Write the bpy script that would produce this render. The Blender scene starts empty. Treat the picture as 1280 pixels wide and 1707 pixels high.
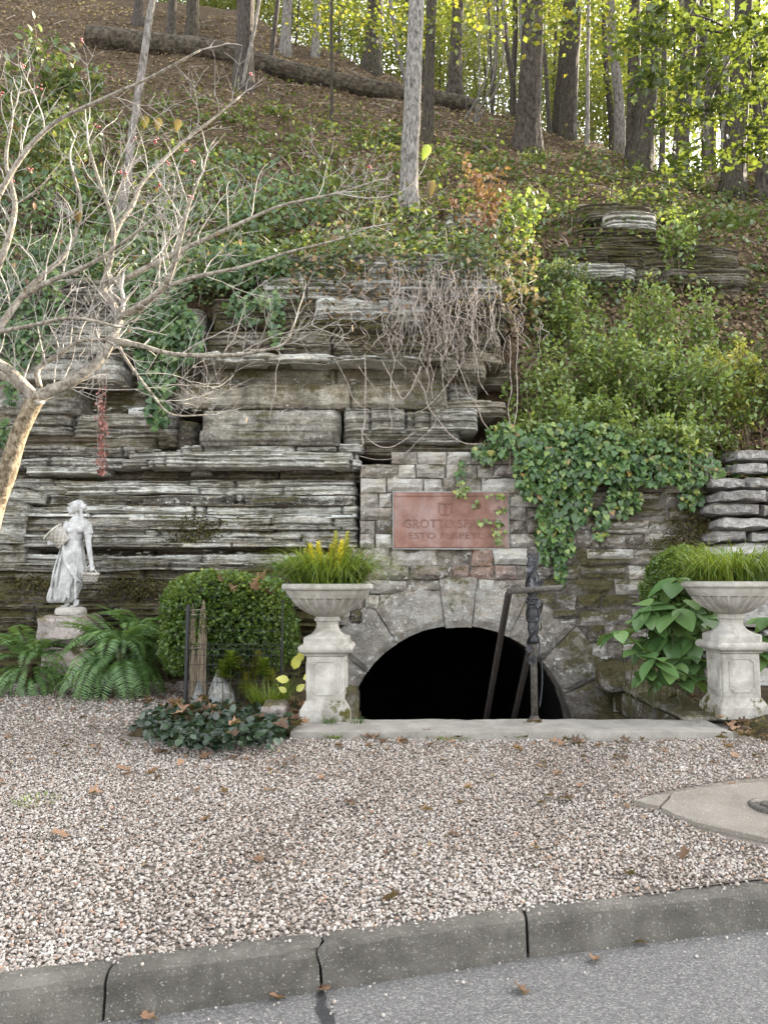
import bpy, math, random
import numpy as np
from mathutils import Vector, Matrix, Euler

# ------------------------------------------------------------------ camera, sky, sun, exposure
SC = bpy.context.scene
COL = SC.collection
F_PX, CX, CY = 1300.0, 640.0, 853.5
CAM_Z = 1.48
PITCH = math.radians(4.9)

cam_d = bpy.data.cameras.new('camera')
cam_d.sensor_fit = 'HORIZONTAL'
cam_d.sensor_width = 36.0
cam_d.lens = 36.0 * F_PX / 1280.0
cam_d.clip_start = 0.05
cam_d.clip_end = 600.0
cam = bpy.data.objects.new('camera', cam_d)
COL.objects.link(cam)
cam.location = (0, 0, CAM_Z)
cam.rotation_euler = (math.pi / 2 + PITCH, 0, 0)
SC.camera = cam

SUN_AZ = math.radians(56)      # to the right of straight ahead
SUN_EL = math.radians(29.5)
world = bpy.data.worlds.new('World')
SC.world = world
world.use_nodes = True
wn, wl = world.node_tree.nodes, world.node_tree.links
wn.clear()
sky = wn.new('ShaderNodeTexSky')
sky.sky_type = 'NISHITA'
sky.sun_disc = False
sky.sun_elevation = SUN_EL
sky.sun_rotation = SUN_AZ
sky.dust_density = 2.0
sky.ozone_density = 0.6
hs = wn.new('ShaderNodeHueSaturation')
hs.inputs['Saturation'].default_value = 0.22
bgn = wn.new('ShaderNodeBackground')
bgn.inputs['Strength'].default_value = 0.15
wo = wn.new('ShaderNodeOutputWorld')
wl.new(sky.outputs[0], hs.inputs['Color'])
tint = wn.new('ShaderNodeMix'); tint.data_type = 'RGBA'; tint.blend_type = 'MULTIPLY'
tint.inputs[0].default_value = 1.0; tint.inputs[7].default_value = (1.0, 1.0, 0.985, 1)
wl.new(hs.outputs[0], tint.inputs[6])
wl.new(tint.outputs[2], bgn.inputs['Color'])
wl.new(bgn.outputs[0], wo.inputs['Surface'])

sun_d = bpy.data.lights.new('sun', 'SUN')
sun_d.energy = 5.0
sun_d.angle = math.radians(0.53)
sun_d.color = (1.0, 0.86, 0.66)
sun = bpy.data.objects.new('sun', sun_d)
COL.objects.link(sun)
to_sun = Vector((math.sin(SUN_AZ) * math.cos(SUN_EL), math.cos(SUN_AZ) * math.cos(SUN_EL), math.sin(SUN_EL)))
sun.rotation_euler = to_sun.to_track_quat('Z', 'Y').to_euler()
sun.location = (20, 20, 30)

SC.view_settings.view_transform = 'Standard'
SC.view_settings.look = 'None'
SC.view_settings.exposure = 3.02
SC.view_settings.gamma = 1.0
SC.render.engine = 'CYCLES'
SC.cycles.max_bounces = 6
SC.cycles.diffuse_bounces = 1
SC.cycles.transparent_max_bounces = 4
SC.cycles.use_denoising = True

R = random.Random(11)
NR = np.random.default_rng(11)

# ------------------------------------------------------------------ pixel helpers (photo is 1280 x 1707)
cp, sp = math.cos(PITCH), math.sin(PITCH)
def ray(u, v):
    dx, dz = (u - CX) / F_PX, (CY - v) / F_PX
    return dx, cp - dz * sp, sp + dz * cp
def P(u, v, y):
    dx, dy, dz = ray(u, v)
    t = y / dy
    return Vector((dx * t, y, CAM_Z + dz * t))
def G(u, v, z):
    dx, dy, dz = ray(u, v)
    t = (z - CAM_Z) / dz
    return Vector((dx * t, dy * t, z))
def ZV(v, y):
    return P(640, v, y).z
def XU(u, y, v=853):
    return P(u, v, y).x

# ------------------------------------------------------------------ noise
def _h(ix, iy, iz, seed):
    n = (ix.astype(np.int64) * 374761393 + iy.astype(np.int64) * 668265263 + iz.astype(np.int64) * 2147483647 + seed * 1274126177) & 0xFFFFFFFF
    n = ((n ^ (n >> 13)) * 1274126177) & 0xFFFFFFFF
    n = n ^ (n >> 16)
    return (n & 0xFFFF) / 65535.0
def vn(p, seed=0):
    p = np.asarray(p, float)
    i = np.floor(p).astype(np.int64); f = p - i
    f = f * f * (3 - 2 * f)
    out = 0
    for a in (0, 1):
        for b in (0, 1):
            for c in (0, 1):
                w = (f[:, 0] if a else 1 - f[:, 0]) * (f[:, 1] if b else 1 - f[:, 1]) * (f[:, 2] if c else 1 - f[:, 2])
                out = out + w * _h(i[:, 0] + a, i[:, 1] + b, i[:, 2] + c, seed)
    return out
def fbm(p, seed=0, octv=4):
    p = np.asarray(p, float); s = 0; a = 0.5; t = 0
    for o in range(octv):
        s = s + a * vn(p * (2 ** o), seed + o * 17); t += a; a *= 0.5
    return s / t
def n1(x, seed=0, octv=3):
    x = np.atleast_1d(np.asarray(x, float))
    p = np.stack([x, np.full_like(x, 0.37), np.full_like(x, 0.71)], 1)
    return fbm(p, seed, octv) * 2 - 1

# ------------------------------------------------------------------ object helpers
def tag(o, label=None, cat=None, group=None, kind=None):
    if label: o['label'] = label
    if cat: o['category'] = cat
    if group: o['group'] = group
    if kind: o['kind'] = kind
    return o
def empty(name, loc=(0, 0, 0), label=None, cat=None, group=None, kind=None):
    o = bpy.data.objects.new(name, None)
    o.empty_display_size = 0.1
    COL.objects.link(o)
    o.location = loc
    return tag(o, label, cat, group, kind)
def link(name, me, mat=None, parent=None):
    o = bpy.data.objects.new(name, me)
    COL.objects.link(o)
    if mat is not None and len(me.materials) == 0:
        me.materials.append(mat)
    if parent is not None:
        o.parent = parent
        # meshes are built in world coordinates: keep them there
        o.matrix_parent_inverse = Matrix.Translation(-Vector(parent.location))
    return o
def child(name, me, mat, parent, loc=(0, 0, 0), rot=(0, 0, 0), scale=(1, 1, 1)):
    """a part placed in its parent's own space"""
    o = bpy.data.objects.new(name, me)
    COL.objects.link(o)
    if mat is not None and len(me.materials) == 0:
        me.materials.append(mat)
    o.parent = parent
    o.location = loc; o.rotation_euler = rot; o.scale = scale
    return o
def mesh(name, V, F, smooth=False):
    me = bpy.data.meshes.new(name)
    me.from_pydata([tuple(v) for v in V], [], [tuple(int(i) for i in f) for f in F])
    if smooth:
        me.polygons.foreach_set('use_smooth', np.ones(len(me.polygons), bool))
    me.update()
    return me
def fast_mesh(name, V, F, smooth=False, rnd=None):
    """V (n,3), F (m,k) numpy"""
    me = bpy.data.meshes.new(name)
    n, m, k = len(V), len(F), F.shape[1]
    me.vertices.add(n); me.vertices.foreach_set('co', np.ascontiguousarray(V, np.float32).ravel())
    me.loops.add(m * k); me.loops.foreach_set('vertex_index', np.ascontiguousarray(F, np.int32).ravel())
    me.polygons.add(m)
    me.polygons.foreach_set('loop_start', np.arange(0, m * k, k, dtype=np.int32))
    try:
        me.polygons.foreach_set('loop_total', np.full(m, k, np.int32))
    except Exception:
        pass
    me.update(calc_edges=True)
    if smooth:
        me.polygons.foreach_set('use_smooth', np.ones(m, bool))
    if rnd is not None:
        a = me.attributes.new('rnd', 'FLOAT', 'POINT')
        a.data.foreach_set('value', np.ascontiguousarray(rnd, np.float32))
    return me
def scatter_mesh(name, base, pos, rot, scl, rnd=None, smooth=False):
    """many copies of one small shape as ONE mesh; rot (n,3,3), columns = local axes"""
    bV, bF = np.asarray(base[0], float), np.asarray(base[1], int)
    n, k = len(pos), len(bV)
    s = np.asarray(scl, float)
    if s.ndim == 1: s = s[:, None]
    loc = bV[None] * (s[:, None, :] if s.shape[1] == 3 else s[:, :, None])
    V = np.einsum('nij,nkj->nki', rot, loc) + pos[:, None, :]
    Fx = (bF[None] + (np.arange(n) * k)[:, None, None]).reshape(-1, bF.shape[1])
    if rnd is None: rnd = NR.random(n)
    return fast_mesh(name, V.reshape(-1, 3), Fx, smooth, np.repeat(rnd, k))
def unit(a):
    return a / np.maximum(np.linalg.norm(a, axis=-1, keepdims=True), 1e-9)
def frames(axis, nrm):
    """rotation with local Y along axis, local Z near nrm"""
    y = unit(axis); x = unit(np.cross(y, nrm)); z = np.cross(x, y)
    return np.stack([x, y, z], -1)
def rand_rot(n):
    return frames(NR.normal(size=(n, 3)), NR.normal(size=(n, 3)))
def box(cx, cy, cz, sx, sy, sz):
    V = [(cx + sx * a / 2, cy + sy * b / 2, cz + sz * c / 2) for a in (-1, 1) for b in (-1, 1) for c in (-1, 1)]
    return V, [(0, 1, 3, 2), (4, 6, 7, 5), (0, 4, 5, 1), (2, 3, 7, 6), (0, 2, 6, 4), (1, 5, 7, 3)]
class MB:
    def __init__(s): s.V = []; s.F = []
    def add(s, V, F):
        o = len(s.V); s.V += [tuple(v) for v in V]; s.F += [tuple(int(i) + o for i in f) for f in F]; return s
    def mesh(s, name, smooth=False): return mesh(name, s.V, s.F, smooth)
def tube(pts, rad, n=8, cap=True):
    pts = [Vector(p) for p in pts]; m = len(pts)
    if not hasattr(rad, '__len__'): rad = [rad] * m
    V, F = [], []
    ref = Vector((0.31, 0.87, 0.21))
    for i, p in enumerate(pts):
        t = (pts[min(i + 1, m - 1)] - pts[max(i - 1, 0)])
        t = t.normalized() if t.length > 1e-9 else Vector((0, 0, 1))
        a = t.cross(ref)
        if a.length < 1e-3: a = t.cross(Vector((1, 0, 0)))
        a.normalize(); b = t.cross(a)
        for k in range(n):
            an = 2 * math.pi * k / n
            V.append(p + a * (math.cos(an) * rad[i]) + b * (math.sin(an) * rad[i]))
    for i in range(m - 1):
        for k in range(n):
            k2 = (k + 1) % n
            F.append((i * n + k, i * n + k2, (i + 1) * n + k2, (i + 1) * n + k))
    if cap:
        F.append(tuple(reversed(range(n)))); F.append(tuple((m - 1) * n + k for k in range(n)))
    return V, F
def lathe(prof, n=40, cx=0, cy=0, square=None):
    """prof: (r, z) list; closed ends"""
    V, F = [], []
    for r, z in prof:
        for k in range(n):
            a = 2 * math.pi * k / n
            V.append((cx + r * math.cos(a), cy + r * math.sin(a), z))
    for i in range(len(prof) - 1):
        for k in range(n):
            k2 = (k + 1) % n
            F.append((i * n + k, i * n + k2, (i + 1) * n + k2, (i + 1) * n + k))
    F.append(tuple(reversed(range(n)))); F.append(tuple((len(prof) - 1) * n + k for k in range(n)))
    return V, F
def catmull(pts, per=6):
    pts = [Vector(p) for p in pts]
    if len(pts) < 3: return pts
    ext = [pts[0] * 2 - pts[1]] + pts + [pts[-1] * 2 - pts[-2]]
    out = []
    for i in range(1, len(ext) - 2):
        p0, p1, p2, p3 = ext[i - 1:i + 3]
        for k in range(per):
            t = k / per
            out.append(0.5 * ((2 * p1) + (p2 - p0) * t + (2 * p0 - 5 * p1 + 4 * p2 - p3) * t * t + (3 * p1 - p0 - 3 * p2 + p3) * t ** 3))
    out.append(pts[-1])
    return out
def lerp_list(vals, n):
    return list(np.interp(np.linspace(0, 1, n), np.linspace(0, 1, len(vals)), vals))

# ------------------------------------------------------------------ materials
class Mt:
    def __init__(s, name):
        s.m = bpy.data.materials.new(name); s.m.use_nodes = True
        s.n, s.l = s.m.node_tree.nodes, s.m.node_tree.links
        s.n.clear()
        s.out = s.n.new('ShaderNodeOutputMaterial')
    def node(s, t, **kw):
        nd = s.n.new(t)
        for k, v in kw.items(): setattr(nd, k, v)
        return nd
    def pos(s, scale=(1, 1, 1)):
        g = s.node('ShaderNodeNewGeometry')
        mp = s.node('ShaderNodeMapping'); mp.inputs['Scale'].default_value = scale
        s.l.new(g.outputs['Position'], mp.inputs['Vector'])
        return mp.outputs[0]
    def objc(s, scale=(1, 1, 1)):
        g = s.node('ShaderNodeTexCoord')
        mp = s.node('ShaderNodeMapping'); mp.inputs['Scale'].default_value = scale
        s.l.new(g.outputs['Object'], mp.inputs['Vector'])
        return mp.outputs[0]
    def noise(s, vec, scale, detail=6, rough=0.6, dist=0.0):
        t = s.node('ShaderNodeTexNoise')
        t.inputs['Scale'].default_value = scale; t.inputs['Detail'].default_value = detail
        t.inputs['Roughness'].default_value = rough; t.inputs['Distortion'].default_value = dist
        s.l.new(vec, t.inputs['Vector'])
        return t.outputs['Fac']
    def voro(s, vec, scale, feature='F1', out='Distance'):
        t = s.node('ShaderNodeTexVoronoi'); t.feature = feature
        t.inputs['Scale'].default_value = scale
        s.l.new(vec, t.inputs['Vector'])
        return t.outputs[out]
    def ramp(s, fac, stops, interp='LINEAR'):
        r = s.node('ShaderNodeValToRGB'); cr = r.color_ramp; cr.interpolation = interp
        while len(cr.elements) < len(stops): cr.elements.new(0.5)
        for e, (p, c) in zip(cr.elements, stops):
            e.position = p
            e.color = (c[0], c[1], c[2], 1) if hasattr(c, '__len__') else (c, c, c, 1)
        s.l.new(fac, r.inputs[0])
        return r.outputs[0]
    def mix(s, fac, a, b, mode='MIX'):
        m = s.node('ShaderNodeMix', data_type='RGBA', blend_type=mode)
        for sock, val in ((m.inputs[0], fac), (m.inputs[6], a), (m.inputs[7], b)):
            if isinstance(val, (int, float)): sock.default_value = val
            elif isinstance(val, tuple): sock.default_value = (val[0], val[1], val[2], 1)
            else: s.l.new(val, sock)
        return m.outputs[2]
    def math(s, op, a, b=0.0, clamp=False):
        m = s.node('ShaderNodeMath', operation=op); m.use_clamp = clamp
        for sock, val in ((m.inputs[0], a), (m.inputs[1], b)):
            if isinstance(val, (int, float)): sock.default_value = val
            else: s.l.new(val, sock)
        return m.outputs[0]
    def attr(s, name='rnd'):
        a = s.node('ShaderNodeAttribute'); a.attribute_name = name
        return a.outputs['Fac']
    def orand(s):
        return s.node('ShaderNodeObjectInfo').outputs['Random']
    def up(s):
        g = s.node('ShaderNodeNewGeometry'); x = s.node('ShaderNodeSeparateXYZ')
        s.l.new(g.outputs['Normal'], x.inputs[0])
        return x.outputs['Z']
    def bump(s, h, strength=0.5, dist=0.02):
        b = s.node('ShaderNodeBump'); b.inputs['Strength'].default_value = strength; b.inputs['Distance'].default_value = dist
        s.l.new(h, b.inputs['Height'])
        return b.outputs[0]
    def principled(s, col, rough=0.85, bump=None, spec=0.3, metal=0.0):
        p = s.node('ShaderNodeBsdfPrincipled')
        if isinstance(col, tuple): p.inputs['Base Color'].default_value = (*col, 1)
        else: s.l.new(col, p.inputs['Base Color'])
        if isinstance(rough, (int, float)): p.inputs['Roughness'].default_value = rough
        else: s.l.new(rough, p.inputs['Roughness'])
        p.inputs['Specular IOR Level'].default_value = spec
        p.inputs['Metallic'].default_value = metal
        if bump is not None: s.l.new(bump, p.inputs['Normal'])
        s.l.new(p.outputs[0], s.out.inputs['Surface'])
        return s.m

MOSS = (0.055, 0.050, 0.012)
MOSSD = (0.030, 0.024, 0.008)
def rock_mat(name, stops, layer=9.0, moss=0.5, lichen=0.5, stain=0.5, per_obj=0.25, bstr=0.7):
    t = Mt(name)
    base = t.pos()
    lay = t.pos((1.0, 1.0, layer))
    nA = t.noise(lay, 2.2, 8, 0.7, 0.9)
    nB = t.noise(base, 11.0, 8, 0.7)
    nC = t.noise(base, 38.0, 5, 0.7)
    f = t.math('ADD', t.math('ADD', t.math('MULTIPLY', nA, 0.46), t.math('MULTIPLY', nB, 0.30)), t.math('MULTIPLY', nC, 0.24))
    f = t.math('ADD', t.math('MULTIPLY', t.math('SUBTRACT', f, 0.5), 1.75), 0.5)
    if per_obj:
        f = t.math('ADD', f, t.math('MULTIPLY', t.math('SUBTRACT', t.orand(), 0.5), per_obj))
    f = t.math('ADD', f, t.math('MULTIPLY', t.attr(), 0.22))
    col = t.ramp(f, stops)
    och = t.ramp(t.noise(t.pos((1, 1, 2.2)), 3.1, 6, 0.65, 0.5), [(0.50, 0.0), (0.66, 1.0)])
    col = t.mix(t.math('MULTIPLY', och, 0.4), col, (1.0, 0.84, 0.60), 'MULTIPLY')
    thin = t.ramp(t.noise(t.pos((0.8, 0.8, 17.0)), 2.6, 5, 0.6, 0.6), [(0.34, 1.0), (0.41, 0.0)])
    col = t.mix(t.math('MULTIPLY', thin, 0.36 if layer > 2.6 else 0.0), col, (0.03, 0.026, 0.021))
    # dark water / algae streaks
    st = t.ramp(t.noise(t.pos((1.0, 1.0, 0.45)), 1.5, 7, 0.65, 0.6), [(0.50, 0.0), (0.66, 1.0)])
    col = t.mix(t.math('MULTIPLY', st, stain), col, (0.035, 0.032, 0.028))
    li = t.ramp(t.noise(base, 21.0, 7, 0.75), [(0.53, 0.0), (0.60, 1.0)])
    lm = t.ramp(t.noise(t.pos((1, 1, 1.8)), 2.6, 5, 0.65), [(0.44, 0.0), (0.58, 1.0)])
    col = t.mix(t.math('MULTIPLY', t.math('MULTIPLY', li, lm), lichen), col, (0.62, 0.61, 0.575))
    sp = t.ramp(t.voro(base, 70.0), [(0.12, 1.0), (0.25, 0.0)])
    col = t.mix(t.math('MULTIPLY', sp, 0.35), col, (0.05, 0.045, 0.04))
    if moss:
        mm = t.math('ADD', t.noise(base, 1.9, 7, 0.7, 0.3), t.math('MULTIPLY', t.up(), 0.16))
        mm = t.math('ADD', mm, t.math('MULTIPLY', t.math('SUBTRACT', t.noise(base, 28.0, 6, 0.8), 0.5), 0.42))
        mk = t.math('MULTIPLY', t.ramp(mm, [(0.57 - moss * 0.15, 0.0), (0.70 - moss * 0.15, 1.0)]), 0.92)
        mc = t.ramp(t.noise(base, 34.0, 5, 0.75), [(0.3, (0.022, 0.017, 0.007)), (0.5, (0.06, 0.052, 0.016)), (0.72, (0.125, 0.105, 0.035))])
        col = t.mix(mk, col, mc)
    h = t.math('ADD', t.math('MULTIPLY', t.noise(t.pos((1, 1, layer * 1.2)), 7.0, 9, 0.7), 0.7), t.math('MULTIPLY', t.noise(base, 45.0, 6, 0.75), 0.5))
    return t.principled(col, 0.9, t.bump(h, bstr * 1.3, 0.07), 0.2)

M = {}
M['rock_pale'] = rock_mat('limestone_pale', [(0.26, (0.0718, 0.0660, 0.0566)), (0.40, (0.2755, 0.2650, 0.2348)), (0.55, (0.4782, 0.4720, 0.4316)), (0.70, (0.7129, 0.7160, 0.6829))], 2.8, 0.12, 0.8, 0.25)
M['rock_grey'] = rock_mat('limestone_grey', [(0.25, (0.0643, 0.0580, 0.0494)), (0.44, (0.2150, 0.2020, 0.1730)), (0.60, (0.3552, 0.3420, 0.3059)), (0.74, (0.5914, 0.5770, 0.5304))], 2.7, 0.2, 0.6, 0.4)
M['rock_brown'] = rock_mat('limestone_brown', [(0.25, (0.0380, 0.0310, 0.0231)), (0.45, (0.1187, 0.1000, 0.0735)), (0.62, (0.2042, 0.1800, 0.1365)), (0.8, (0.3610, 0.3350, 0.2783))], 2.7, 0.3, 0.25, 0.6)
M['rock_moss'] = rock_mat('limestone_mossy', [(0.28, (0.030, 0.024, 0.018)), (0.46, (0.09, 0.075, 0.055)), (0.62, (0.20, 0.18, 0.15)), (0.8, (0.33, 0.31, 0.28))], 5, 1.0, 0.35, 0.6)
M['stone'] = rock_mat('wall_stone', [(0.20, (0.0940, 0.0813, 0.0680)), (0.38, (0.2350, 0.2087, 0.1800)), (0.55, (0.3478, 0.3205, 0.2850)), (0.78, (0.5170, 0.4998, 0.4600))], 2.5, 0.30, 0.9, 0.25, 0.45)
M['stone_clean'] = rock_mat('wall_stone_clean', [(0.20, (0.1222, 0.1049, 0.0900)), (0.38, (0.2726, 0.2450, 0.2140)), (0.55, (0.3854, 0.3606, 0.3250)), (0.78, (0.5358, 0.5243, 0.4900))], 2.5, 0.0, 0.6, 0.12, 0.4)
M['stone_red'] = rock_mat('wall_stone_red', [(0.25, (0.10, 0.055, 0.04)), (0.45, (0.225, 0.14, 0.105)), (0.6, (0.32, 0.245, 0.215)), (0.8, (0.43, 0.38, 0.35))], 2.5, 0.12, 0.5, 0.3, 0.3)
M['voussoir'] = rock_mat('arch_stone', [(0.20, (0.0665, 0.0574, 0.0480)), (0.40, (0.1900, 0.1703, 0.1480)), (0.58, (0.3040, 0.2802, 0.2500)), (0.8, (0.4560, 0.4405, 0.4050))], 1.5, 0.15, 0.9, 0.35, 0.3)
M['stone_mossy'] = rock_mat('wall_stone_mossy', [(0.25, (0.05, 0.042, 0.036)), (0.45, (0.15, 0.13, 0.115)), (0.6, (0.26, 0.235, 0.21)), (0.8, (0.38, 0.355, 0.33))], 2.0, 0.95, 0.9, 0.5, 0.3)
M['mortar'] = rock_mat('mortar', [(0.3, (0.06, 0.05, 0.043)), (0.5, (0.15, 0.132, 0.118)), (0.7, (0.26, 0.24, 0.22))], 1.0, 0.2, 0.3, 0.3, 0.0)
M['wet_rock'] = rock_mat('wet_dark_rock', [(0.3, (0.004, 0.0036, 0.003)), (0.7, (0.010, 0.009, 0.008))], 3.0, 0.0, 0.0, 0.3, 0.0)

def concrete_mat(name, a, b, dirt, scale=1.0, moss=0.0, dirtamt=0.5, local=False, bs=0.45):
    t = Mt(name); base = t.objc() if local else t.pos()
    col = t.ramp(t.noise(base, 5.0 * scale, 8, 0.65), [(0.3, a), (0.7, b)])
    col = t.mix(t.math('MULTIPLY', t.ramp(t.noise(base, 2.1 * scale, 7, 0.7, 0.5), [(0.42, 0.0), (0.68, 1.0)]), dirtamt), col, dirt)
    fs = 0.5 if bs > 0.6 else 1.0
    sp = t.ramp(t.noise(base, 180.0 * fs, 3, 0.8), [(0.60, 0.0), (0.68, 1.0)])
    col = t.mix(t.math('MULTIPLY', sp, 0.45), col, (0.62, 0.60, 0.57))
    sd = t.ramp(t.noise(base, 120.0 * fs, 3, 0.8), [(0.62, 0.0), (0.7, 1.0)])
    col = t.mix(t.math('MULTIPLY', sd, 0.6), col, (0.045, 0.04, 0.036))
    if moss:
        mk = t.ramp(t.math('ADD', t.noise(base, 3.3, 7, 0.7), 0.0), [(0.66 - moss * 0.2, 0.0), (0.72 - moss * 0.2, 1.0)])
        col = t.mix(mk, col, MOSS)
    h = t.math('ADD', t.noise(base, 60.0, 6, 0.75), t.math('MULTIPLY', t.noise(base, 220.0 * fs, 3, 0.8), 0.5))
    return t.principled(col, 0.9, t.bump(h, bs, 0.008 if bs < 0.6 else 0.014), 0.2)
M['kerb'] = concrete_mat('kerb_concrete', (0.0799, 0.0723, 0.0612), (0.1590, 0.1470, 0.1275), (0.0399, 0.0357, 0.0306), 1.0, 0.0, 0.7, bs=0.9)
M['slab'] = concrete_mat('slab_concrete', (0.1548, 0.1358, 0.1130), (0.2175, 0.1928, 0.1634), (0.1055, 0.0902, 0.0722), 1.0, 0.0, 0.6, bs=0.8)
M['ledge'] = concrete_mat('ledge_concrete', (0.17, 0.158, 0.138), (0.28, 0.26, 0.23), (0.09, 0.082, 0.068), 1.0, 0.0, 0.5)
M['urn'] = concrete_mat('cast_stone', (0.26, 0.243, 0.213), (0.42, 0.40, 0.365), (0.12, 0.108, 0.085), 1.6, 0.0, 0.8)
M['urn_base'] = concrete_mat('cast_stone_mossy', (0.26, 0.243, 0.213), (0.42, 0.40, 0.365), (0.11, 0.098, 0.075), 1.6, 0.45, 0.8)
M['statue'] = concrete_mat('statue_stone', (0.30, 0.30, 0.297), (0.46, 0.455, 0.445), (0.13, 0.127, 0.12), 4.0, 0.0, 0.75)
M['statue_basket'] = concrete_mat('statue_basket_stone', (0.2940, 0.2703, 0.2365), (0.4214, 0.3978, 0.3630), (0.1372, 0.1224, 0.0990), 4.0, 0.0, 0.7)

def asphalt_mat():
    t = Mt('asphalt'); base = t.pos()
    col = t.ramp(t.noise(base, 1.6, 6, 0.6), [(0.3, (0.085, 0.081, 0.078)), (0.7, (0.125, 0.12, 0.116))])
    cells = t.voro(base, 170.0, 'F1', 'Color')
    sx = t.node('ShaderNodeSeparateColor'); t.l.new(cells, sx.inputs[0])
    ag = t.ramp(sx.outputs[0], [(0.0, (0.02, 0.019, 0.018)), (0.45, (0.075, 0.072, 0.07)), (0.8, (0.15, 0.143, 0.138)), (1.0, (0.30, 0.285, 0.27))])
    col = t.mix(0.5, col, ag)
    d = t.voro(base, 170.0)
    h = t.math('ADD', t.math('MULTIPLY', t.math('SUBTRACT', 1.0, d), 0.8), t.noise(base, 60.0, 4, 0.7))
    return t.principled(col, 0.85, t.bump(h, 0.8, 0.006), 0.3)
M['asphalt'] = asphalt_mat()

def soil_mat(name, a, b, c, scale=6.0):
    t = Mt(name); base = t.pos()
    n = t.math('ADD', t.math('MULTIPLY', t.noise(base, scale, 8, 0.7), 0.6), t.math('MULTIPLY', t.noise(base, scale * 6, 5, 0.7), 0.4))
    col = t.ramp(n, [(0.34, a), (0.5, b), (0.66, c)])
    return t.principled(col, 0.95, t.bump(n, 1.0, 0.06), 0.1)
M['soil'] = soil_mat('forest_soil', (0.021, 0.015, 0.010), (0.064, 0.045, 0.028), (0.150, 0.105, 0.064))
M['gravel_bed'] = soil_mat('gravel_bed', (0.15, 0.126, 0.105), (0.25, 0.215, 0.183), (0.38, 0.335, 0.29), 30.0)
M['bed_soil'] = soil_mat('planting_soil', (0.022, 0.016, 0.010), (0.06, 0.045, 0.026), (0.12, 0.09, 0.05), 12.0)
M['moss_ground'] = soil_mat('moss_ground', (0.028, 0.019, 0.006), (0.068, 0.049, 0.014), (0.128, 0.085, 0.028), 14.0)

LEAF_GAIN = 1.1
def leaf_mat(name, stops, trans=0.35, rough=0.45, gloss=0.06):
    t = Mt(name)
    col = t.ramp(t.attr(), [(p_, tuple(min(c_ * LEAF_GAIN, 0.85) for c_ in q_)) for p_, q_ in stops])
    g = t.noise(t.pos(), 30.0, 3, 0.6)
    col = t.mix(0.5, col, t.ramp(g, [(0.3, 0.7), (0.7, 1.0)]), 'MULTIPLY')
    d = t.node('ShaderNodeBsdfDiffuse'); t.l.new(col, d.inputs[0])
    tr = t.node('ShaderNodeBsdfTranslucent'); t.l.new(t.mix(0.25, col, (0.35, 0.38, 0.03)), tr.inputs[0])
    m1 = t.node('ShaderNodeMixShader'); m1.inputs[0].default_value = trans
    t.l.new(d.outputs[0], m1.inputs[1]); t.l.new(tr.outputs[0], m1.inputs[2])
    gl = t.node('ShaderNodeBsdfGlossy'); gl.inputs['Roughness'].default_value = rough
    m2 = t.node('ShaderNodeMixShader'); m2.inputs[0].default_value = gloss
    t.l.new(m1.outputs[0], m2.inputs[1]); t.l.new(gl.outputs[0], m2.inputs[2])
    t.l.new(m2.outputs[0], t.out.inputs['Surface'])
    return t.m
M['leaf_forest'] = leaf_mat('forest_leaf', [(0.0, (0.019, 0.036, 0.008)), (0.35, (0.051, 0.080, 0.013)), (0.7, (0.128, 0.144, 0.020)), (1.0, (0.306, 0.248, 0.032))], 0.55)
M['leaf_maple'] = leaf_mat('maple_leaf', [(0.0, (0.014, 0.035, 0.010)), (0.6, (0.032, 0.063, 0.014)), (1.0, (0.070, 0.105, 0.021))], 0.4)
M['leaf_shrub'] = leaf_mat('shrub_leaf', [(0.0, (0.061, 0.103, 0.023)), (0.5, (0.134, 0.201, 0.041)), (0.85, (0.220, 0.287, 0.063)), (0.95, (0.354, 0.368, 0.063)), (1.0, (0.390, 0.287, 0.099))], 0.4)
M['leaf_yellow'] = leaf_mat('yellow_and_sunlit_leaf', [(0.0, (0.13, 0.17, 0.03)), (0.6, (0.30, 0.30, 0.05)), (1.0, (0.50, 0.42, 0.07))], 0.45)  # yellow-green plants; also the sun patch painted onto one slope shrub
M['leaf_under'] = leaf_mat('undergrowth_leaf', [(0.0, (0.027, 0.055, 0.017)), (0.45, (0.068, 0.111, 0.034)), (0.72, (0.117, 0.153, 0.049)), (0.86, (0.198, 0.187, 0.060)), (0.93, (0.216, 0.145, 0.075)), (1.0, (0.198, 0.093, 0.053))], 0.3)
M['leaf_ivy'] = leaf_mat('ivy_leaf', [(0.0, (0.022, 0.055, 0.018)), (0.45, (0.055, 0.115, 0.032)), (0.8, (0.105, 0.175, 0.045)), (0.95, (0.19, 0.25, 0.055)), (1.0, (0.30, 0.16, 0.05))], 0.28, 0.45, 0.045)
M['leaf_ivy_dark'] = leaf_mat('dark_ivy_leaf', [(0.0, (0.022, 0.052, 0.018)), (0.6, (0.05, 0.10, 0.032)), (1.0, (0.11, 0.16, 0.05))], 0.25, 0.45, 0.04)
M['leaf_box'] = leaf_mat('boxwood_leaf', [(0.0, (0.017, 0.039, 0.006)), (0.45, (0.051, 0.098, 0.014)), (0.8, (0.101, 0.156, 0.022)), (1.0, (0.203, 0.234, 0.031))], 0.3, 0.45, 0.04)
M['leaf_cover'] = leaf_mat('ground_cover_leaf', [(0.0, (0.006, 0.014, 0.006)), (0.6, (0.013, 0.028, 0.013)), (1.0, (0.026, 0.049, 0.020))], 0.1, 0.4, 0.06)
M['leaf_fern'] = leaf_mat('fern_leaf', [(0.0, (0.05, 0.12, 0.03)), (0.6, (0.105, 0.205, 0.055)), (1.0, (0.18, 0.28, 0.08))], 0.4)
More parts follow.
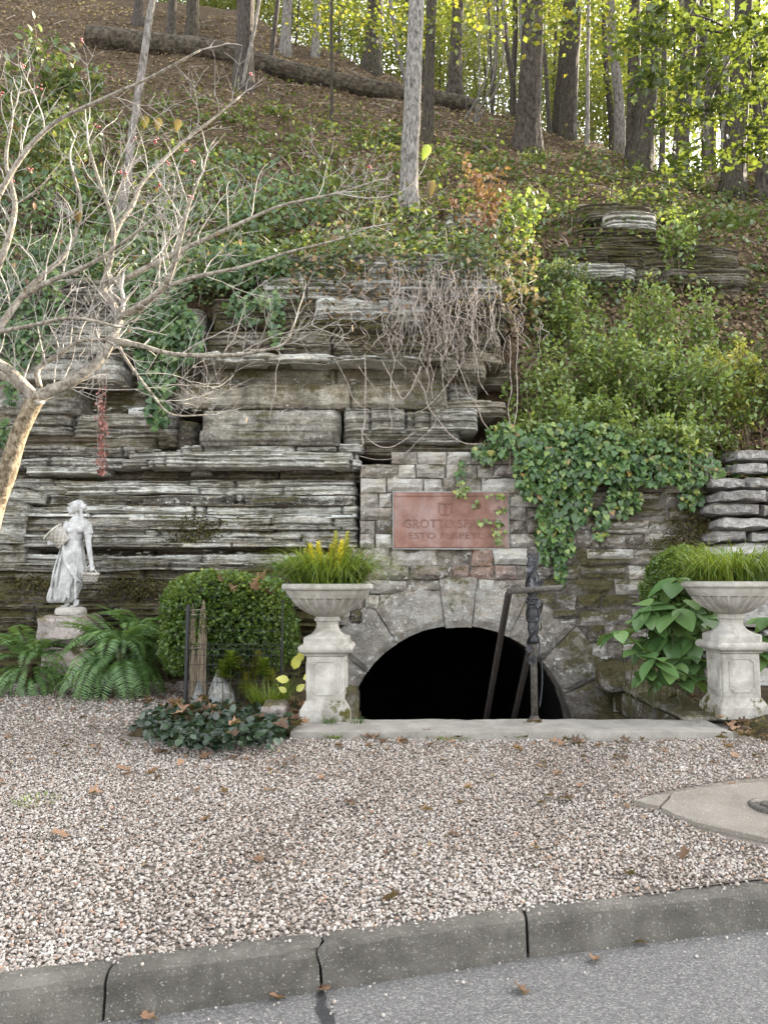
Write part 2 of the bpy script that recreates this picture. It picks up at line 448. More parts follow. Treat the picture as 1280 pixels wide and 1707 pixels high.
M['leaf_hydrangea'] = leaf_mat('hydrangea_leaf', [(0.0, (0.05, 0.11, 0.03)), (0.6, (0.085, 0.165, 0.05)), (1.0, (0.14, 0.23, 0.07))], 0.3, 0.45, 0.06)
M['leaf_grass'] = leaf_mat('urn_grass', [(0.0, (0.048, 0.096, 0.010)), (0.5, (0.104, 0.168, 0.016)), (1.0, (0.216, 0.264, 0.028))], 0.4)
M['leaf_darkgrass'] = leaf_mat('dark_grass', [(0.0, (0.02, 0.05, 0.012)), (0.6, (0.045, 0.09, 0.02)), (1.0, (0.09, 0.13, 0.03))], 0.3)
M['leaf_gold'] = leaf_mat('golden_spike', [(0.0, (0.40, 0.34, 0.02)), (0.6, (0.60, 0.50, 0.03)), (1.0, (0.72, 0.62, 0.10))], 0.35)
M['leaf_dry'] = leaf_mat('dry_leaf', [(0.0, (0.04, 0.024, 0.016)), (0.35, (0.10, 0.056, 0.034)), (0.65, (0.19, 0.105, 0.062)), (0.88, (0.28, 0.17, 0.105)), (1.0, (0.34, 0.25, 0.13))], 0.25, 0.6, 0.03)
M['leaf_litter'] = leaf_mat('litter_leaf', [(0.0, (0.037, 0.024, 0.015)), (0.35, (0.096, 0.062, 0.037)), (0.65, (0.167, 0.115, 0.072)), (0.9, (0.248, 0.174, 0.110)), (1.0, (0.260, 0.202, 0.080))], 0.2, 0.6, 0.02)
M['leaf_orange'] = leaf_mat('orange_leaf', [(0.0, (0.13, 0.05, 0.03)), (0.5, (0.26, 0.11, 0.055)), (0.8, (0.36, 0.19, 0.10)), (1.0, (0.12, 0.16, 0.05))], 0.35)
M['leaf_red'] = leaf_mat('red_leaf', [(0.0, (0.10, 0.025, 0.02)), (0.6, (0.22, 0.06, 0.05)), (1.0, (0.34, 0.14, 0.11))], 0.3)

def bark_mat(name, a, b, c, zs=0.25, scale=30.0, lichen=0.0, bstr=0.9):
    t = Mt(name); base = t.pos((1, 1, zs))
    n = t.noise(base, scale, 7, 0.7, 0.5)
    col = t.ramp(n, [(0.35, a), (0.5, b), (0.68, c)])
    if lichen:
        li = t.ramp(t.noise(t.pos(), 13.0, 6, 0.7), [(0.5 - lichen * 0.12, 0.0), (0.6 - lichen * 0.12, 1.0)])
        col = t.mix(t.math('MULTIPLY', li, 0.85), col, (0.55, 0.54, 0.51))
    return t.principled(col, 0.9, t.bump(n, bstr, 0.03), 0.15)
M['bark'] = bark_mat('bark_grey', (0.0122, 0.0094, 0.0072), (0.0382, 0.0324, 0.0238), (0.0756, 0.0662, 0.0504))
M['bark_pine'] = bark_mat('bark_pine', (0.0083, 0.0067, 0.0053), (0.0420, 0.0338, 0.0263), (0.0840, 0.0705, 0.0562), 0.4, 16.0)
M['bark_pale'] = bark_mat('bark_pale', (0.0408, 0.0352, 0.0304), (0.1360, 0.1224, 0.1088), (0.2448, 0.2280, 0.2112), 0.35, 22.0, 0.0)
M['bark_lichen'] = bark_mat('bark_lichen', (0.0387, 0.0342, 0.0306), (0.1458, 0.1341, 0.1224), (0.2754, 0.2601, 0.2448), 0.35, 24.0, 0.0)
M['bark_dark'] = bark_mat('bark_dark', (0.0144, 0.0120, 0.0096), (0.0480, 0.0400, 0.0336), (0.0960, 0.0800, 0.0680))
M['bark_dogwood'] = bark_mat('bark_dogwood', (0.045, 0.032, 0.019), (0.15, 0.118, 0.078), (0.27, 0.23, 0.17), 0.8, 34.0, 0.0, 0.7)
M['twig_pale'] = bark_mat('twig_pale', (0.1275, 0.1105, 0.0935), (0.2635, 0.2422, 0.2210), (0.3825, 0.3612, 0.3315), 1.0, 20.0, 0.0, 0.2)
M['bark_limb'] = bark_mat('bark_limb', (0.0680, 0.0561, 0.0425), (0.1870, 0.1658, 0.1360), (0.3145, 0.2932, 0.2550), 0.8, 30.0, 0.0, 0.5)
M['twig_brown'] = bark_mat('twig_brown', (0.05, 0.036, 0.026), (0.14, 0.10, 0.07), (0.25, 0.19, 0.14), 1.0, 30.0, 0.0, 0.2)
M['vine_grey'] = bark_mat('vine_grey', (0.10, 0.08, 0.065), (0.26, 0.22, 0.19), (0.42, 0.37, 0.33), 1.0, 25.0, 0.0, 0.2)
M['wood_old'] = bark_mat('weathered_wood', (0.06, 0.045, 0.032), (0.19, 0.15, 0.105), (0.36, 0.30, 0.22), 0.08, 60.0, 0.0, 0.8)
M['log'] = bark_mat('log_bark', (0.014, 0.011, 0.008), (0.055, 0.045, 0.033), (0.125, 0.105, 0.078), 1.0, 9.0, 0.0, 1.0)
def plain(name, col, rough=0.6, spec=0.3, metal=0.0, vary=0.4, scale=40.0, alt=None, bstr=0.2):
    t = Mt(name); n = t.noise(t.pos(), scale, 6, 0.7)
    c = t.mix(t.ramp(n, [(0.35, 0.0), (0.7, 1.0)]), tuple(x * (1 - vary) for x in col), alt or col)
    return t.principled(c, rough, t.bump(n, bstr, 0.004), spec, metal)
M['iron'] = plain('black_iron', (0.008, 0.0085, 0.011), 0.5, 0.4, 0.0, 0.5, 45.0, (0.022, 0.022, 0.026))
M['iron_rust'] = plain('rusty_iron', (0.035, 0.03, 0.027), 0.8, 0.2, 0.0, 0.5, 60.0, (0.11, 0.098, 0.085))
M['foil'] = plain('grey_sculpted_leaf', (0.035, 0.037, 0.043), 0.45, 0.4, 0.2, 0.4, 50.0, (0.10, 0.10, 0.11))
M['wire'] = plain('black_wire', (0.012, 0.012, 0.013), 0.5, 0.4)
M['berry'] = plain('red_berry', (0.30, 0.025, 0.035), 0.35, 0.5, 0.0, 0.3)
M['grey_rock'] = rock_mat('grey_boulder', [(0.3, (0.11, 0.11, 0.105)), (0.5, (0.20, 0.20, 0.193)), (0.7, (0.29, 0.29, 0.28))], 1.0, 0.0, 0.3, 0.15, 0.2, 0.35)
M['pink_rock'] = rock_mat('pink_block', [(0.3, (0.16, 0.13, 0.12)), (0.5, (0.29, 0.25, 0.23)), (0.7, (0.40, 0.36, 0.335))], 1.5, 0.05, 0.3, 0.3, 0.0, 0.4)
def plaque_mat():
    t = Mt('plaque_sandstone'); base = t.pos()
    n = t.noise(base, 9.0, 7, 0.65)
    col = t.ramp(n, [(0.3, (0.12, 0.056, 0.040)), (0.55, (0.175, 0.088, 0.066)), (0.75, (0.235, 0.135, 0.108))])
    w = t.ramp(t.noise(t.pos((1, 1, 0.5)), 2.4, 6, 0.6), [(0.5, 0.0), (0.68, 1.0)])
    col = t.mix(t.math('MULTIPLY', w, 0.55), col, (0.30, 0.245, 0.235))
    return t.principled(col, 0.6, t.bump(t.noise(base, 60.0, 5, 0.7), 0.25, 0.006), 0.3)
M['plaque'] = plaque_mat()
def pebble_mat():
    t = Mt('gravel_pebbles')
    col = t.ramp(t.attr(), [(0.0, (0.125, 0.10, 0.083)), (0.16, (0.205, 0.167, 0.142)), (0.34, (0.285, 0.24, 0.206)), (0.55, (0.335, 0.292, 0.256)), (0.78, (0.385, 0.347, 0.31)), (0.92, (0.46, 0.432, 0.395)), (1.0, (0.29, 0.185, 0.13))])
    n = t.noise(t.pos(), 90.0, 4, 0.7)
    col = t.mix(0.6, col, t.ramp(n, [(0.3, 0.6), (0.65, 1.0)]), 'MULTIPLY')
    return t.principled(col, 0.8, t.bump(n, 0.3, 0.004), 0.25)
M['pebble'] = pebble_mat()

# ------------------------------------------------------------------ ground levels
ZLEDGE = 0.37
def gravel_z(x, y):
    x = np.asarray(x, float); y = np.asarray(y, float)
    b = np.interp(y, [2.4, 3.0, 4.2, 5.6, 6.2, 8.6, 9.5], [0.125, 0.135, 0.215, 0.315, 0.335, 0.375, 0.40])
    p = np.stack([np.ravel(x) * 1.3, np.ravel(y) * 1.3, np.zeros(x.size)], 1)
    return b + ((fbm(p, 5, 3) - 0.5) * 0.03).reshape(x.shape)

# kerb line in plan, from the foot of its face
KPX = [(-420, 1800), (-150, 1752), (172, 1703), (530, 1652), (880, 1597), (1280, 1546), (1600, 1508)]
KF = [G(u, v, 0.0) for u, v in KPX]
KX = np.array([p.x for p in KF]); KY = np.array([p.y for p in KF])
KX = np.concatenate([[KX[0] - 6], KX, [KX[-1] + 6]]); KY = np.concatenate([[KY[0] - 1.9], KY, [KY[-1] + 1.9]])
def kerb_y(x): return np.interp(x, KX, KY)

# ------------------------------------------------------------------ hill terrain
# profiles: x -> list of (y, z)
CREST = [P(u, v, d) for u, v, d in ((-700, -130, 29), (0, -90, 28), (250, -50, 26), (420, 25, 25), (600, 108, 23.5), (760, 158, 21.5), (900, 205, 20), (1050, 255, 18.2), (1200, 300, 16.4), (1280, 328, 15.6), (1420, 335, 15.2), (1700, 130, 16), (2000, -30, 17), (3200, -100, 20))]  # rightmost points: unseen ridge beyond the frame, raised to shade the forecourt
def _prof(x, front):
    cy_ = float(np.interp(x, [c.x for c in CREST], [c.y for c in CREST])); cz_ = float(np.interp(x, [c.x for c in CREST], [c.z for c in CREST]))
    last = front[-1]
    mid = []
    for t in (0.35, 0.7, 0.9):
        mid.append((last[0] + (cy_ - last[0]) * t, last[1] + (cz_ - last[1]) * t - 0.16 * math.sin(t * math.pi)))
    return (x, front + mid + [(cy_, cz_), (cy_ + 1.5, cz_ + 0.25), (cy_ + 4, cz_ - 0.4), (cy_ + 14, cz_ - 4.5), (95, cz_ - 9)])
PROF = [_prof(x, f) for x, f in (
    (-14, [(8.8, .2), (9.5, 0.4), (9.7, 5.2)]),
    (-5.0, [(8.8, .2), (9.4, 0.4), (9.6, 5.0)]),
    (-2.0, [(8.8, .2), (9.4, 0.4), (9.6, 5.1)]),
    (0.0, [(8.8, -1.2), (9.4, -1.0), (9.6, 5.3)]),
    (1.3, [(8.8, -1.2), (9.4, -1.0), (9.6, 5.0)]),
    (2.1, [(8.8, -1.2), (8.95, 2.5), (9.6, 3.6), (10.6, 5.2), (12.0, 6.9)]),
    (3.4, [(8.8, .4), (8.9, 2.6), (9.6, 3.2), (10.9, 4.7), (12.4, 7.2)]),
    (5.2, [(8.8, .4), (8.9, 2.6), (9.8, 3.4), (11.2, 4.9), (12.2, 6.9)]),
    (7.0, [(8.8, .4), (9.1, 2.4), (10.0, 3.5), (11.3, 5.0), (12.2, 6.7)]),
    (14, [(8.0, .4), (9.1, 2.4), (10.0, 3.8), (11.0, 5.3), (12.0, 6.8)]), (19, [(7.0, .4), (9.1, 3.4), (10.0, 5.0), (11.0, 7.0), (12.0, 9.0)]), (34, [(7.0, .4), (9.1, 3.4), (10.0, 5.0), (11.0, 7.0), (12.0, 9.0)]))]  # outermost profiles carry the unseen ridge added for its shadow
def terrain_z(x, y, rough=True):
    x = np.atleast_1d(np.asarray(x, float)); y = np.atleast_1d(np.asarray(y, float))
    xs = np.array([p[0] for p in PROF])
    Z = np.stack([np.interp(y, [q[0] for q in p[1]], [q[1] for q in p[1]]) for p in PROF], 0)
    i = np.clip(np.searchsorted(xs, x) - 1, 0, len(xs) - 2)
    t = np.clip((x - xs[i]) / (xs[i + 1] - xs[i]), 0, 1); t = t * t * (3 - 2 * t)
    j = np.arange(len(x))
    z = Z[i, j] * (1 - t) + Z[i + 1, j] * t
    if rough:
        p = np.stack([x, y, z * 0.2], 1)
        z = z + (fbm(p * 0.9, 3, 4) - 0.5) * 0.45 * np.clip((y - 9.4) / 1.5, 0, 1) + (fbm(p * 4.0, 9, 3) - 0.5) * 0.10
    return z
def hit_terrain(u, v, y0=9.3):
    dx, dy, dz = ray(u, v)
    ys = np.linspace(y0, 60, 1500)
    t = ys / dy
    z = CAM_Z + dz * t
    tz = terrain_z(dx * t, ys)
    k = np.where(tz >= z)[0]
    i = k[0] if len(k) else int(np.argmax(np.where(ys < 27, tz - z, -99)))
    return Vector((dx * t[i], ys[i], float(tz[i])))

def build_terrain():
    xs = np.concatenate([np.linspace(-60, -14, 12)[:-1], np.linspace(-14, 14, 150), np.linspace(14, 60, 12)[1:]])
    ys = np.concatenate([np.linspace(8.8, 9.7, 31)[:-1], np.linspace(9.7, 30, 110), np.linspace(30, 120, 26)[1:]])
    X, Y = np.meshgrid(xs, ys, indexing='ij')
    Z = terrain_z(X.ravel(), Y.ravel())
    V = np.stack([X.ravel(), Y.ravel(), Z], 1)
    nx, ny = X.shape
    a = (np.arange(nx - 1)[:, None] * ny + np.arange(ny - 1)[None]).ravel()
    F = np.stack([a, a + ny, a + ny + 1, a + 1], 1)
    c = V[F].mean(1); hole = (np.abs(c[:, 0] - 0.83) < 1.5) & (c[:, 2] < 1.5) & (c[:, 1] < 9.8)
    F = F[~hole]
    o = link('hillside', fast_mesh('hillside', V, F, True), M['soil'])
    tag(o, 'steep wooded hillside covered with brown leaf litter', None, kind='structure')
build_terrain()

# ------------------------------------------------------------------ road, kerb, gravel ground
def build_ground():
    # road: one sheet towards and behind the camera
    V, F = [], []
    xs = list(np.linspace(-60, -4, 8)) + list(np.linspace(-3.5, 3.5, 40)) + list(np.linspace(4, 60, 8))
    for x in xs:
        V += [(x, float(kerb_y(x)) + 0.05, -0.002), (x, float(kerb_y(x)) - 2.0, 0.0), (x, -40.0, -0.2)]
    for i in range(len(xs) - 1):
        for k in range(2):
            a = i * 3 + k
            F.append((a, a + 1, a + 4, a + 3))
    tag(link('road', mesh('road', V, F), M['asphalt']), 'dark grey asphalt road in front of the kerb', kind='structure')
    # gravel sheet: starts at the kerb's back, leaves out the pit
    xs = np.concatenate([np.linspace(-60, -9, 10)[:-1], np.linspace(-9, 9, 121), np.linspace(9, 60, 10)[1:]])
    ts = np.linspace(0, 1, 50)
    X = np.repeat(xs[:, None], len(ts), 1)
    Y0 = kerb_y(xs) + 0.10
    Y = Y0[:, None] + (9.3 - Y0)[:, None] * ts[None]
    Z = gravel_z(X, Y) - 0.012
    V = np.stack([X.ravel(), Y.ravel(), Z.ravel()], 1)
    nx, ny = X.shape
    a = (np.arange(nx - 1)[:, None] * ny + np.arange(ny - 1)[None]).ravel()
    F = np.stack([a, a + ny, a + ny + 1, a + 1], 1)
    c = V[F].mean(1)
    inpit = (c[:, 0] > PIT_X0 - 0.05) & (c[:, 0] < PIT_X1 + 0.08) & (c[:, 1] > 5.95)
    o = link('gravel_ground', fast_mesh('gravel_ground', V, F[~inpit], True), M['gravel_bed'])
    tag(o, 'pale gravel forecourt between kerb and rock face', kind='structure')
    return o
PIT_X0, PIT_X1 = -0.24, 2.43
LEDGE_Y0, LEDGE_Y1 = G(640, 1220, ZLEDGE).y, G(640, 1198, ZLEDGE).y
WALL_Y = 8.5
gravel = build_ground()

def build_kerb():
    root = empty('kerb', (0, 0, 0), 'weathered concrete kerb with cracked joints along the road', None, kind='structure')
    cuts = [G(u, v, 0).x for u, v in ((-420, 1800), (-150, 1752), (172, 1703), (530, 1652), (880, 1597), (1420, 1530), (1600, 1508))]
    cuts = [-6.0] + cuts + [6.0]
    for i in range(len(cuts) - 1):
        x0, x1 = cuts[i], cuts[i + 1]
        gap = 0.006 if i != 3 else 0.004
        n = max(3, int((x1 - x0) / 0.03))
        xs = np.linspace(x0 + gap, x1 - gap, n)
        V, F = [], []
        prof = [(-0.012, -0.05), (-0.006, 0.02), (0.003, 0.075), (0.008, 0.115), (0.014, 0.136), (0.026, 0.146), (0.055, 0.150), (0.095, 0.150), (0.128, 0.146), (0.14, 0.10), (0.14, -0.05)]
        m = len(prof)
        for q, x in enumerate(xs):
            yb = float(kerb_y(x))
            e = min(q, n - 1 - q)
            rd = 0.006 if e == 0 else 0.0
            for j, (dy, z) in enumerate(prof):
                w = 0.007 * float(n1(x * 9 + j * 3.1, 40 + i)[0]) + 0.005 * float(n1(x * 40 + j * 7.7, 60 + i)[0])
                if j in (4, 5) and float(n1(x * 6 + 3, 90 + i)[0]) > 0.32: w += 0.012
                if i == 3 and q > n - 5:   # crumbled crack edge
                    w += 0.008 * float(n1(j * 1.7, 77)[0])
                V.append((x + (0.012 * math.sin(j * 1.3) if (i in (3,) and e == 0 and q > 1) or (i == 4 and q == 0) else 0), yb + dy + w + rd, z - rd * (j > 3) + 0.4 * w))
        for q in range(n - 1):
            for j in range(m - 1):
                a = q * m + j
                F.append((a, a + m, a + m + 1, a + 1))
        F.append(tuple(range(m))); F.append(tuple(reversed([(n - 1) * m + j for j in range(m)])))
        link('kerb_stone', mesh('kerb_stone', V, F), M['kerb'], root)
build_kerb()
def build_patch():
    poly = [(527, 1656), (538, 1652), (545, 1664), (541, 1676), (556, 1690), (560, 1712), (540, 1716), (533, 1694), (526, 1682), (531, 1668)]
    top = [G(u, v, 0.004) for u, v in poly]
    o = link('road_patch', mesh('road_patch', top, [tuple(range(len(top)))]), M['tar'])
    tag(o, 'dark tar-filled crack in the road at the kerb joint', kind='structure')
M['tar'] = plain('tar', (0.02, 0.02, 0.021), 0.6, 0.3, 0.0, 0.4, 60.0, (0.035, 0.035, 0.036))
build_patch()

def build_slab():
    root = empty('concrete_slab', (0, 0, 0), 'pale concrete slab with a cracked corner set in the gravel', None, kind='structure')
    main = [(1102, 1346), (1126, 1358), (1165, 1372), (1215, 1384), (1262, 1394), (1300, 1403), (1420, 1425), (1500, 1380), (1420, 1290), (1300, 1302), (1225, 1307), (1155, 1316), (1122, 1322), (1115, 1333)]
    corner = [(1098, 1344), (1110, 1333), (1117, 1323), (1085, 1327), (1058, 1334), (1075, 1339)]
    for poly in (main, corner):
        top = []
        for u, v in poly:
            p = G(u, v, 0.235)
            z = float(gravel_z(np.array([p.x]), np.array([p.y]))[0]) + 0.018
            top.append(G(u, v, z))
        V = [tuple(p) for p in top] + [(p.x, p.y, p.z - 0.08) for p in top]
        n = len(top)
        F = [tuple(range(n))] + [(i, i + n, (i + 1) % n + n, (i + 1) % n) for i in range(n)]
        link('slab_piece', mesh('slab_piece', V, F), M['slab'], root)
    c = G(1291, 1347, 0.245)
    z = float(gravel_z(np.array([c.x]), np.array([c.y]))[0]) + 0.02
    mh = empty('manhole_cover', (c.x, c.y, z), 'round dark iron utility cover set in the concrete slab', 'manhole cover')
    r = 0.135
    V, F = lathe([(r, -0.01), (r, 0.006), (r - 0.012, 0.012), (r - 0.02, 0.006), (0.0001, 0.006)], 36)
    child('rim', mesh('rim', V, F), M['iron_rust'], mh)
    V, F = lathe([(0.068, 0.004), (0.068, 0.013), (0.058, 0.016), (0.0001, 0.016)], 28)
    child('lid', mesh('lid', V, F), M['iron_rust'], mh)
build_slab()
SLAB_POLY = [G(u, v, 0.235) for u, v in [(1102, 1346), (1165, 1372), (1262, 1394), (1420, 1425), (1500, 1380), (1420, 1290), (1300, 1302), (1225, 1307), (1155, 1316), (1085, 1327), (1058, 1334)]]
def in_poly(x, y, poly):
    n = len(poly); c = np.zeros(len(x), bool)
    for i in range(n):
        a, b = poly[i], poly[i - 1]
        cond = ((a.y > y) != (b.y > y)) & (x < (b.x - a.x) * (y - a.y) / (b.y - a.y + 1e-12) + a.x)
        c ^= cond
    return c

# icosahedron base for chips
_t = (1 + 5 ** 0.5) / 2
ICO_V = unit(np.array([(-1, _t, 0), (1, _t, 0), (-1, -_t, 0), (1, -_t, 0), (0, -1, _t), (0, 1, _t), (0, -1, -_t), (0, 1, -_t), (_t, 0, -1), (_t, 0, 1), (-_t, 0, -1), (-_t, 0, 1)], float))
ICO_F = np.array([(0, 11, 5), (0, 5, 1), (0, 1, 7), (0, 7, 10), (0, 10, 11), (1, 5, 9), (5, 11, 4), (11, 10, 2), (10, 7, 6), (7, 1, 8), (3, 9, 4), (3, 4, 2), (3, 2, 6), (3, 6, 8), (3, 8, 9), (4, 9, 5), (2, 4, 11), (6, 2, 10), (8, 6, 7), (9, 8, 1)])
OCT_V = np.array([(1, 0, 0), (-1, 0, 0), (0, 1, 0), (0, -1, 0), (0, 0, 1), (0, 0, -1)], float)
OCT_F = np.array([(0, 2, 4), (2, 1, 4), (1, 3, 4), (3, 0, 4), (2, 0, 5), (1, 2, 5), (3, 1, 5), (0, 3, 5)])
def chips(name, pos, scl, ico=True, rnd=None):
    n = len(pos)
    bV, bF = (ICO_V, ICO_F) if ico else (OCT_V, OCT_F)
    k = len(bV)
    nn_ = NR.normal(size=(n, 3)) * 0.38; nn_[:, 2] += 1
    rot = frames(NR.normal(size=(n, 3)), unit(nn_))
    loc = bV[None] * (1 + NR.uniform(-0.28, 0.28, (n, k, 1))) * scl[:, None, :]
    V = np.einsum('nij,nkj->nki', rot, loc) + pos[:, None, :]
    Fx = (bF[None] + (np.arange(n) * k)[:, None, None]).reshape(-1, 3)
    if rnd is None: rnd = NR.random(n)
    return fast_mesh(name, V.reshape(-1, 3), Fx, False, np.repeat(rnd, k))
def build_pebbles():
    def sample(n, y0, y1, wid):
        y = NR.uniform(y0, y1, n); x = NR.uniform(-1, 1, n) * (y * wid + 0.15)
        ok = (y > kerb_y(x) + 0.10 + 0.025 * NR.normal(size=n))
        ok &= ~in_poly(x, y, SLAB_POLY)
        ok &= ~((x > -0.80) & (x < 4.6) & (y > LEDGE_Y0 - 0.02))
        ok &= ~((x > -1.95) & (x < -0.7) & (y > 5.75) & (y < 9))
        return x[ok], y[ok]
    for (n, y0, y1, ico, s0, s1) in ((42000, 2.3, 3.9, True, .0046, .0108), (60000, 3.9, 5.9, False, .0056, .0124), (26000, 5.9, 8.7, False, .008, .0165)):
        x, y = sample(int(n * 1.25), y0, y1, 0.70)
        z = gravel_z(x, y) - 0.005 + NR.uniform(-0.003, 0.005, len(x))
        s = (s0 + (s1 - s0) * NR.random(len(x)) ** 1.6)[:, None] * NR.uniform(0.65, 1.35, (len(x), 3)) * np.array([1, 1, .58])
        p = np.stack([x, y, z], 1)
        patch = fbm(p * 1.7, 31, 3)
        rnd = np.clip(NR.random(len(x)) * 0.9 + (patch - 0.5) * 0.6, 0, 1)
        rnd = np.where(NR.random(len(x)) < 0.05, 1.0, np.minimum(rnd, 0.93))
        o = link('gravel', chips('gravel', p, s, ico, rnd), M['pebble'])
        tag(o, 'loose pale angular gravel chips on the forecourt', kind='stuff')
    # a few chips on the kerb top and road edge
    n = 260
    x = NR.uniform(-1.7, 2.0, n); onroad = NR.random(n) < 0.4
    y = kerb_y(x) + np.where(onroad, -np.abs(NR.normal(size=n)) * 0.12 - 0.01, 0.14 - np.abs(NR.normal(size=n)) * 0.05)
    z = np.where(onroad, 0.003, 0.152)
    s = NR.uniform(.0025, .007, n)[:, None] * NR.uniform(0.6, 1.2, (n, 3))
    o = link('gravel', chips('gravel', np.stack([x, y, z], 1), s, True, NR.uniform(0.4, 0.9, n)), M['pebble'])
    tag(o, 'stray gravel chips scattered over kerb and road edge', kind='stuff')
build_pebbles()

# ------------------------------------------------------------------ bedded rock
def bed(root, x0, x1, z0, z1, y, mat, seed, rough=1.0, yback=9.75, dx=0.024, lam=None, endround=0.12, name='rock_layer', tilt=0.0):
    """one rock layer: front face broken into blocks and thin laminations"""
    nx = max(4, int((x1 - x0) / dx)); h = z1 - z0
    nz = max(3, int(h / 0.013)) if lam is None else lam
    xs = np.linspace(x0, x1, nx)
    rs = np.random.default_rng(seed)
    # block offsets along x
    cuts = []; x = x0
    while x < x1:
        w = rs.uniform(0.25, 2.4) if rs.random() < 0.8 else rs.uniform(0.06, 0.2); cuts.append((x, rs.uniform(-0.06, 0.06), rs.uniform(-0.012, 0.012))); x += w
    cx = np.array([c[0] for c in cuts]); ci = np.clip(np.searchsorted(cx, xs, side='right') - 1, 0, len(cuts) - 1)
    boff = np.array([c[1] for c in cuts])[ci] * rough; zoff = np.array([c[2] for c in cuts])[ci] * min(rough, 1.0)
    jump = np.concatenate([[False], np.diff(ci) != 0])
    big = n1(xs * 0.9, seed, 3) * 0.07 * rough + n1(xs * 5, seed + 3, 3) * 0.03 * rough
    ed = np.minimum(xs - x0, x1 - xs) / endround
    endback = np.where(ed < 1, (1 - np.sqrt(np.clip(1 - (1 - np.clip(ed, 0, 1)) ** 2, 0, 1))) * 0.16, 0)
    top = z1 + n1(xs * 3.0, seed + 5, 4) * min(0.022, h * 0.3) + n1(xs * 0.8, seed + 25, 2) * min(0.03, h * 0.3) + zoff + tilt * (xs - x0)
    bot = z0 + n1(xs * 3.0, seed + 6, 4) * min(0.02, h * 0.3) + n1(xs * 0.8, seed + 26, 2) * min(0.03, h * 0.3) + tilt * (xs - x0)
    # thin plates: each has its own broken front edge, so the steps between them stay crisp
    massive = rough < 0.75
    edges = [0.0]
    while edges[-1] < 1.0:
        edges.append(edges[-1] + (rs.uniform(0.035, 0.11) if massive else rs.uniform(0.010, 0.036)) / max(h, 0.02))
    edges[-1] = 1.0
    if len(edges) > 2 and (edges[-1] - edges[-2]) * h < 0.008: edges.pop(-2)
    amp = 0.014 if massive else 0.042 * min(rough, 1.2)
    P_, rowv = [], []
    nl = len(edges) - 1
    for i in range(nl):
        segx = [x0]; sego = [rs.uniform(-amp, amp)]
        while segx[-1] < x1:
            segx.append(segx[-1] + rs.uniform(0.12, 1.1)); sego.append(rs.uniform(-amp, amp))
        k_ = np.clip(np.searchsorted(np.array(segx), xs, side='right') - 1, 0, len(sego) - 1)
        off = np.array(sego)[k_]
        q = np.stack([xs * 9, np.full(nx, i * 3.7 + seed), np.full(nx, 0.3)], 1)
        off = off + (fbm(q, seed + 11 + i, 4) - 0.5) * (0.035 if massive else 0.06) * rough
        mid = (edges[i] + edges[i + 1]) / 2
        und = 0.026 * abs(2 * mid - 1) ** 3
        lv = rs.uniform(-0.5, 0.5)
        ha = edges[i] + 0.06 * (edges[i + 1] - edges[i]); hb = edges[i + 1] - 0.06 * (edges[i + 1] - edges[i])
        for j, r in enumerate((ha, (ha + hb) / 2, hb)):
            z = bot + (top - bot) * r
            q2 = np.stack([xs * 30, np.full(nx, j * 5.1 + i), z * 30], 1)
            fine = (fbm(q2, seed + 31, 2) - 0.5) * 0.022
            yy = y + boff + big + endback + off + und + fine + jump * (0.05 if massive else 0.09) + (0.004 if j != 1 else 0)
            P_.append(np.stack([xs, yy, z], 1)); rowv.append(lv)
    front = np.stack(P_, 1)                       # nx, nz+1, 3
    bk_b = np.stack([xs, np.full(nx, yback), bot], 1)[:, None]
    bk_t = np.stack([xs, np.full(nx, yback), top], 1)[:, None]
    allv = np.concatenate([bk_b, front, bk_t], 1)
    m = allv.shape[1]
    a = (np.arange(nx - 1)[:, None] * m + np.arange(m - 1)[None]).ravel()
    F = np.stack([a, a + m, a + m + 1, a + 1], 1)
    rv = np.concatenate([[rowv[0]], rowv, [rowv[-1]]])
    me = fast_mesh(name, allv.reshape(-1, 3), F, False, np.tile(rv, nx))
    # ends
    o = link(name, me, M[mat], root)
    for e in (0, nx - 1):
        V2 = allv[e]
        f = list(range(m)) if e == 0 else list(reversed(range(m)))
        caps.append((me, V2, f))
    return o
caps = []
def finish_caps():
    import bmesh
    by = {}
    for me, V2, f in caps: by.setdefault(me.name, (me, []))[1].append((V2, f))
    for me, lst in by.values():
        bm = bmesh.new(); bm.from_mesh(me)
        for V2, f in lst:
            vs = [bm.verts.new(tuple(v)) for v in V2]
            try: bm.faces.new([vs[i] for i in f])
            except ValueError: pass
        bm.to_mesh(me); bm.free()
    caps.clear()

cliff = empty('cliff', (0, 0, 0), 'bedded grey limestone bluff with overhanging ledges and mossy base', None, kind='structure')
def B(v0, v1, u0, u1, y, mat, rough=1.0, **kw):
    global _bs
    _bs += 1
    return bed(cliff, XU(u0, y), XU(u1, y), ZV(v1, y), ZV(v0, y), y, mat, 100 + _bs * 7, rough, **kw)
_bs = 0
# upper steps under the hanging roots
B(425, 472, 470, 820, 9.35, 'rock_pale', 1.3)
B(466, 500, 430, 845, 9.22, 'rock_pale', 1.2)
B(496, 533, 520, 720, 9.02, 'rock_pale', 1.1)
B(498, 560, 700, 850, 9.10, 'rock_moss', 1.2)
B(498, 533, 340, 530, 9.05, 'rock_moss', 1.2)
B(530, 556, 345, 650, 8.93, 'rock_moss', 1.0)
B(553, 590, 330, 840, 8.78, 'rock_moss', 1.0)
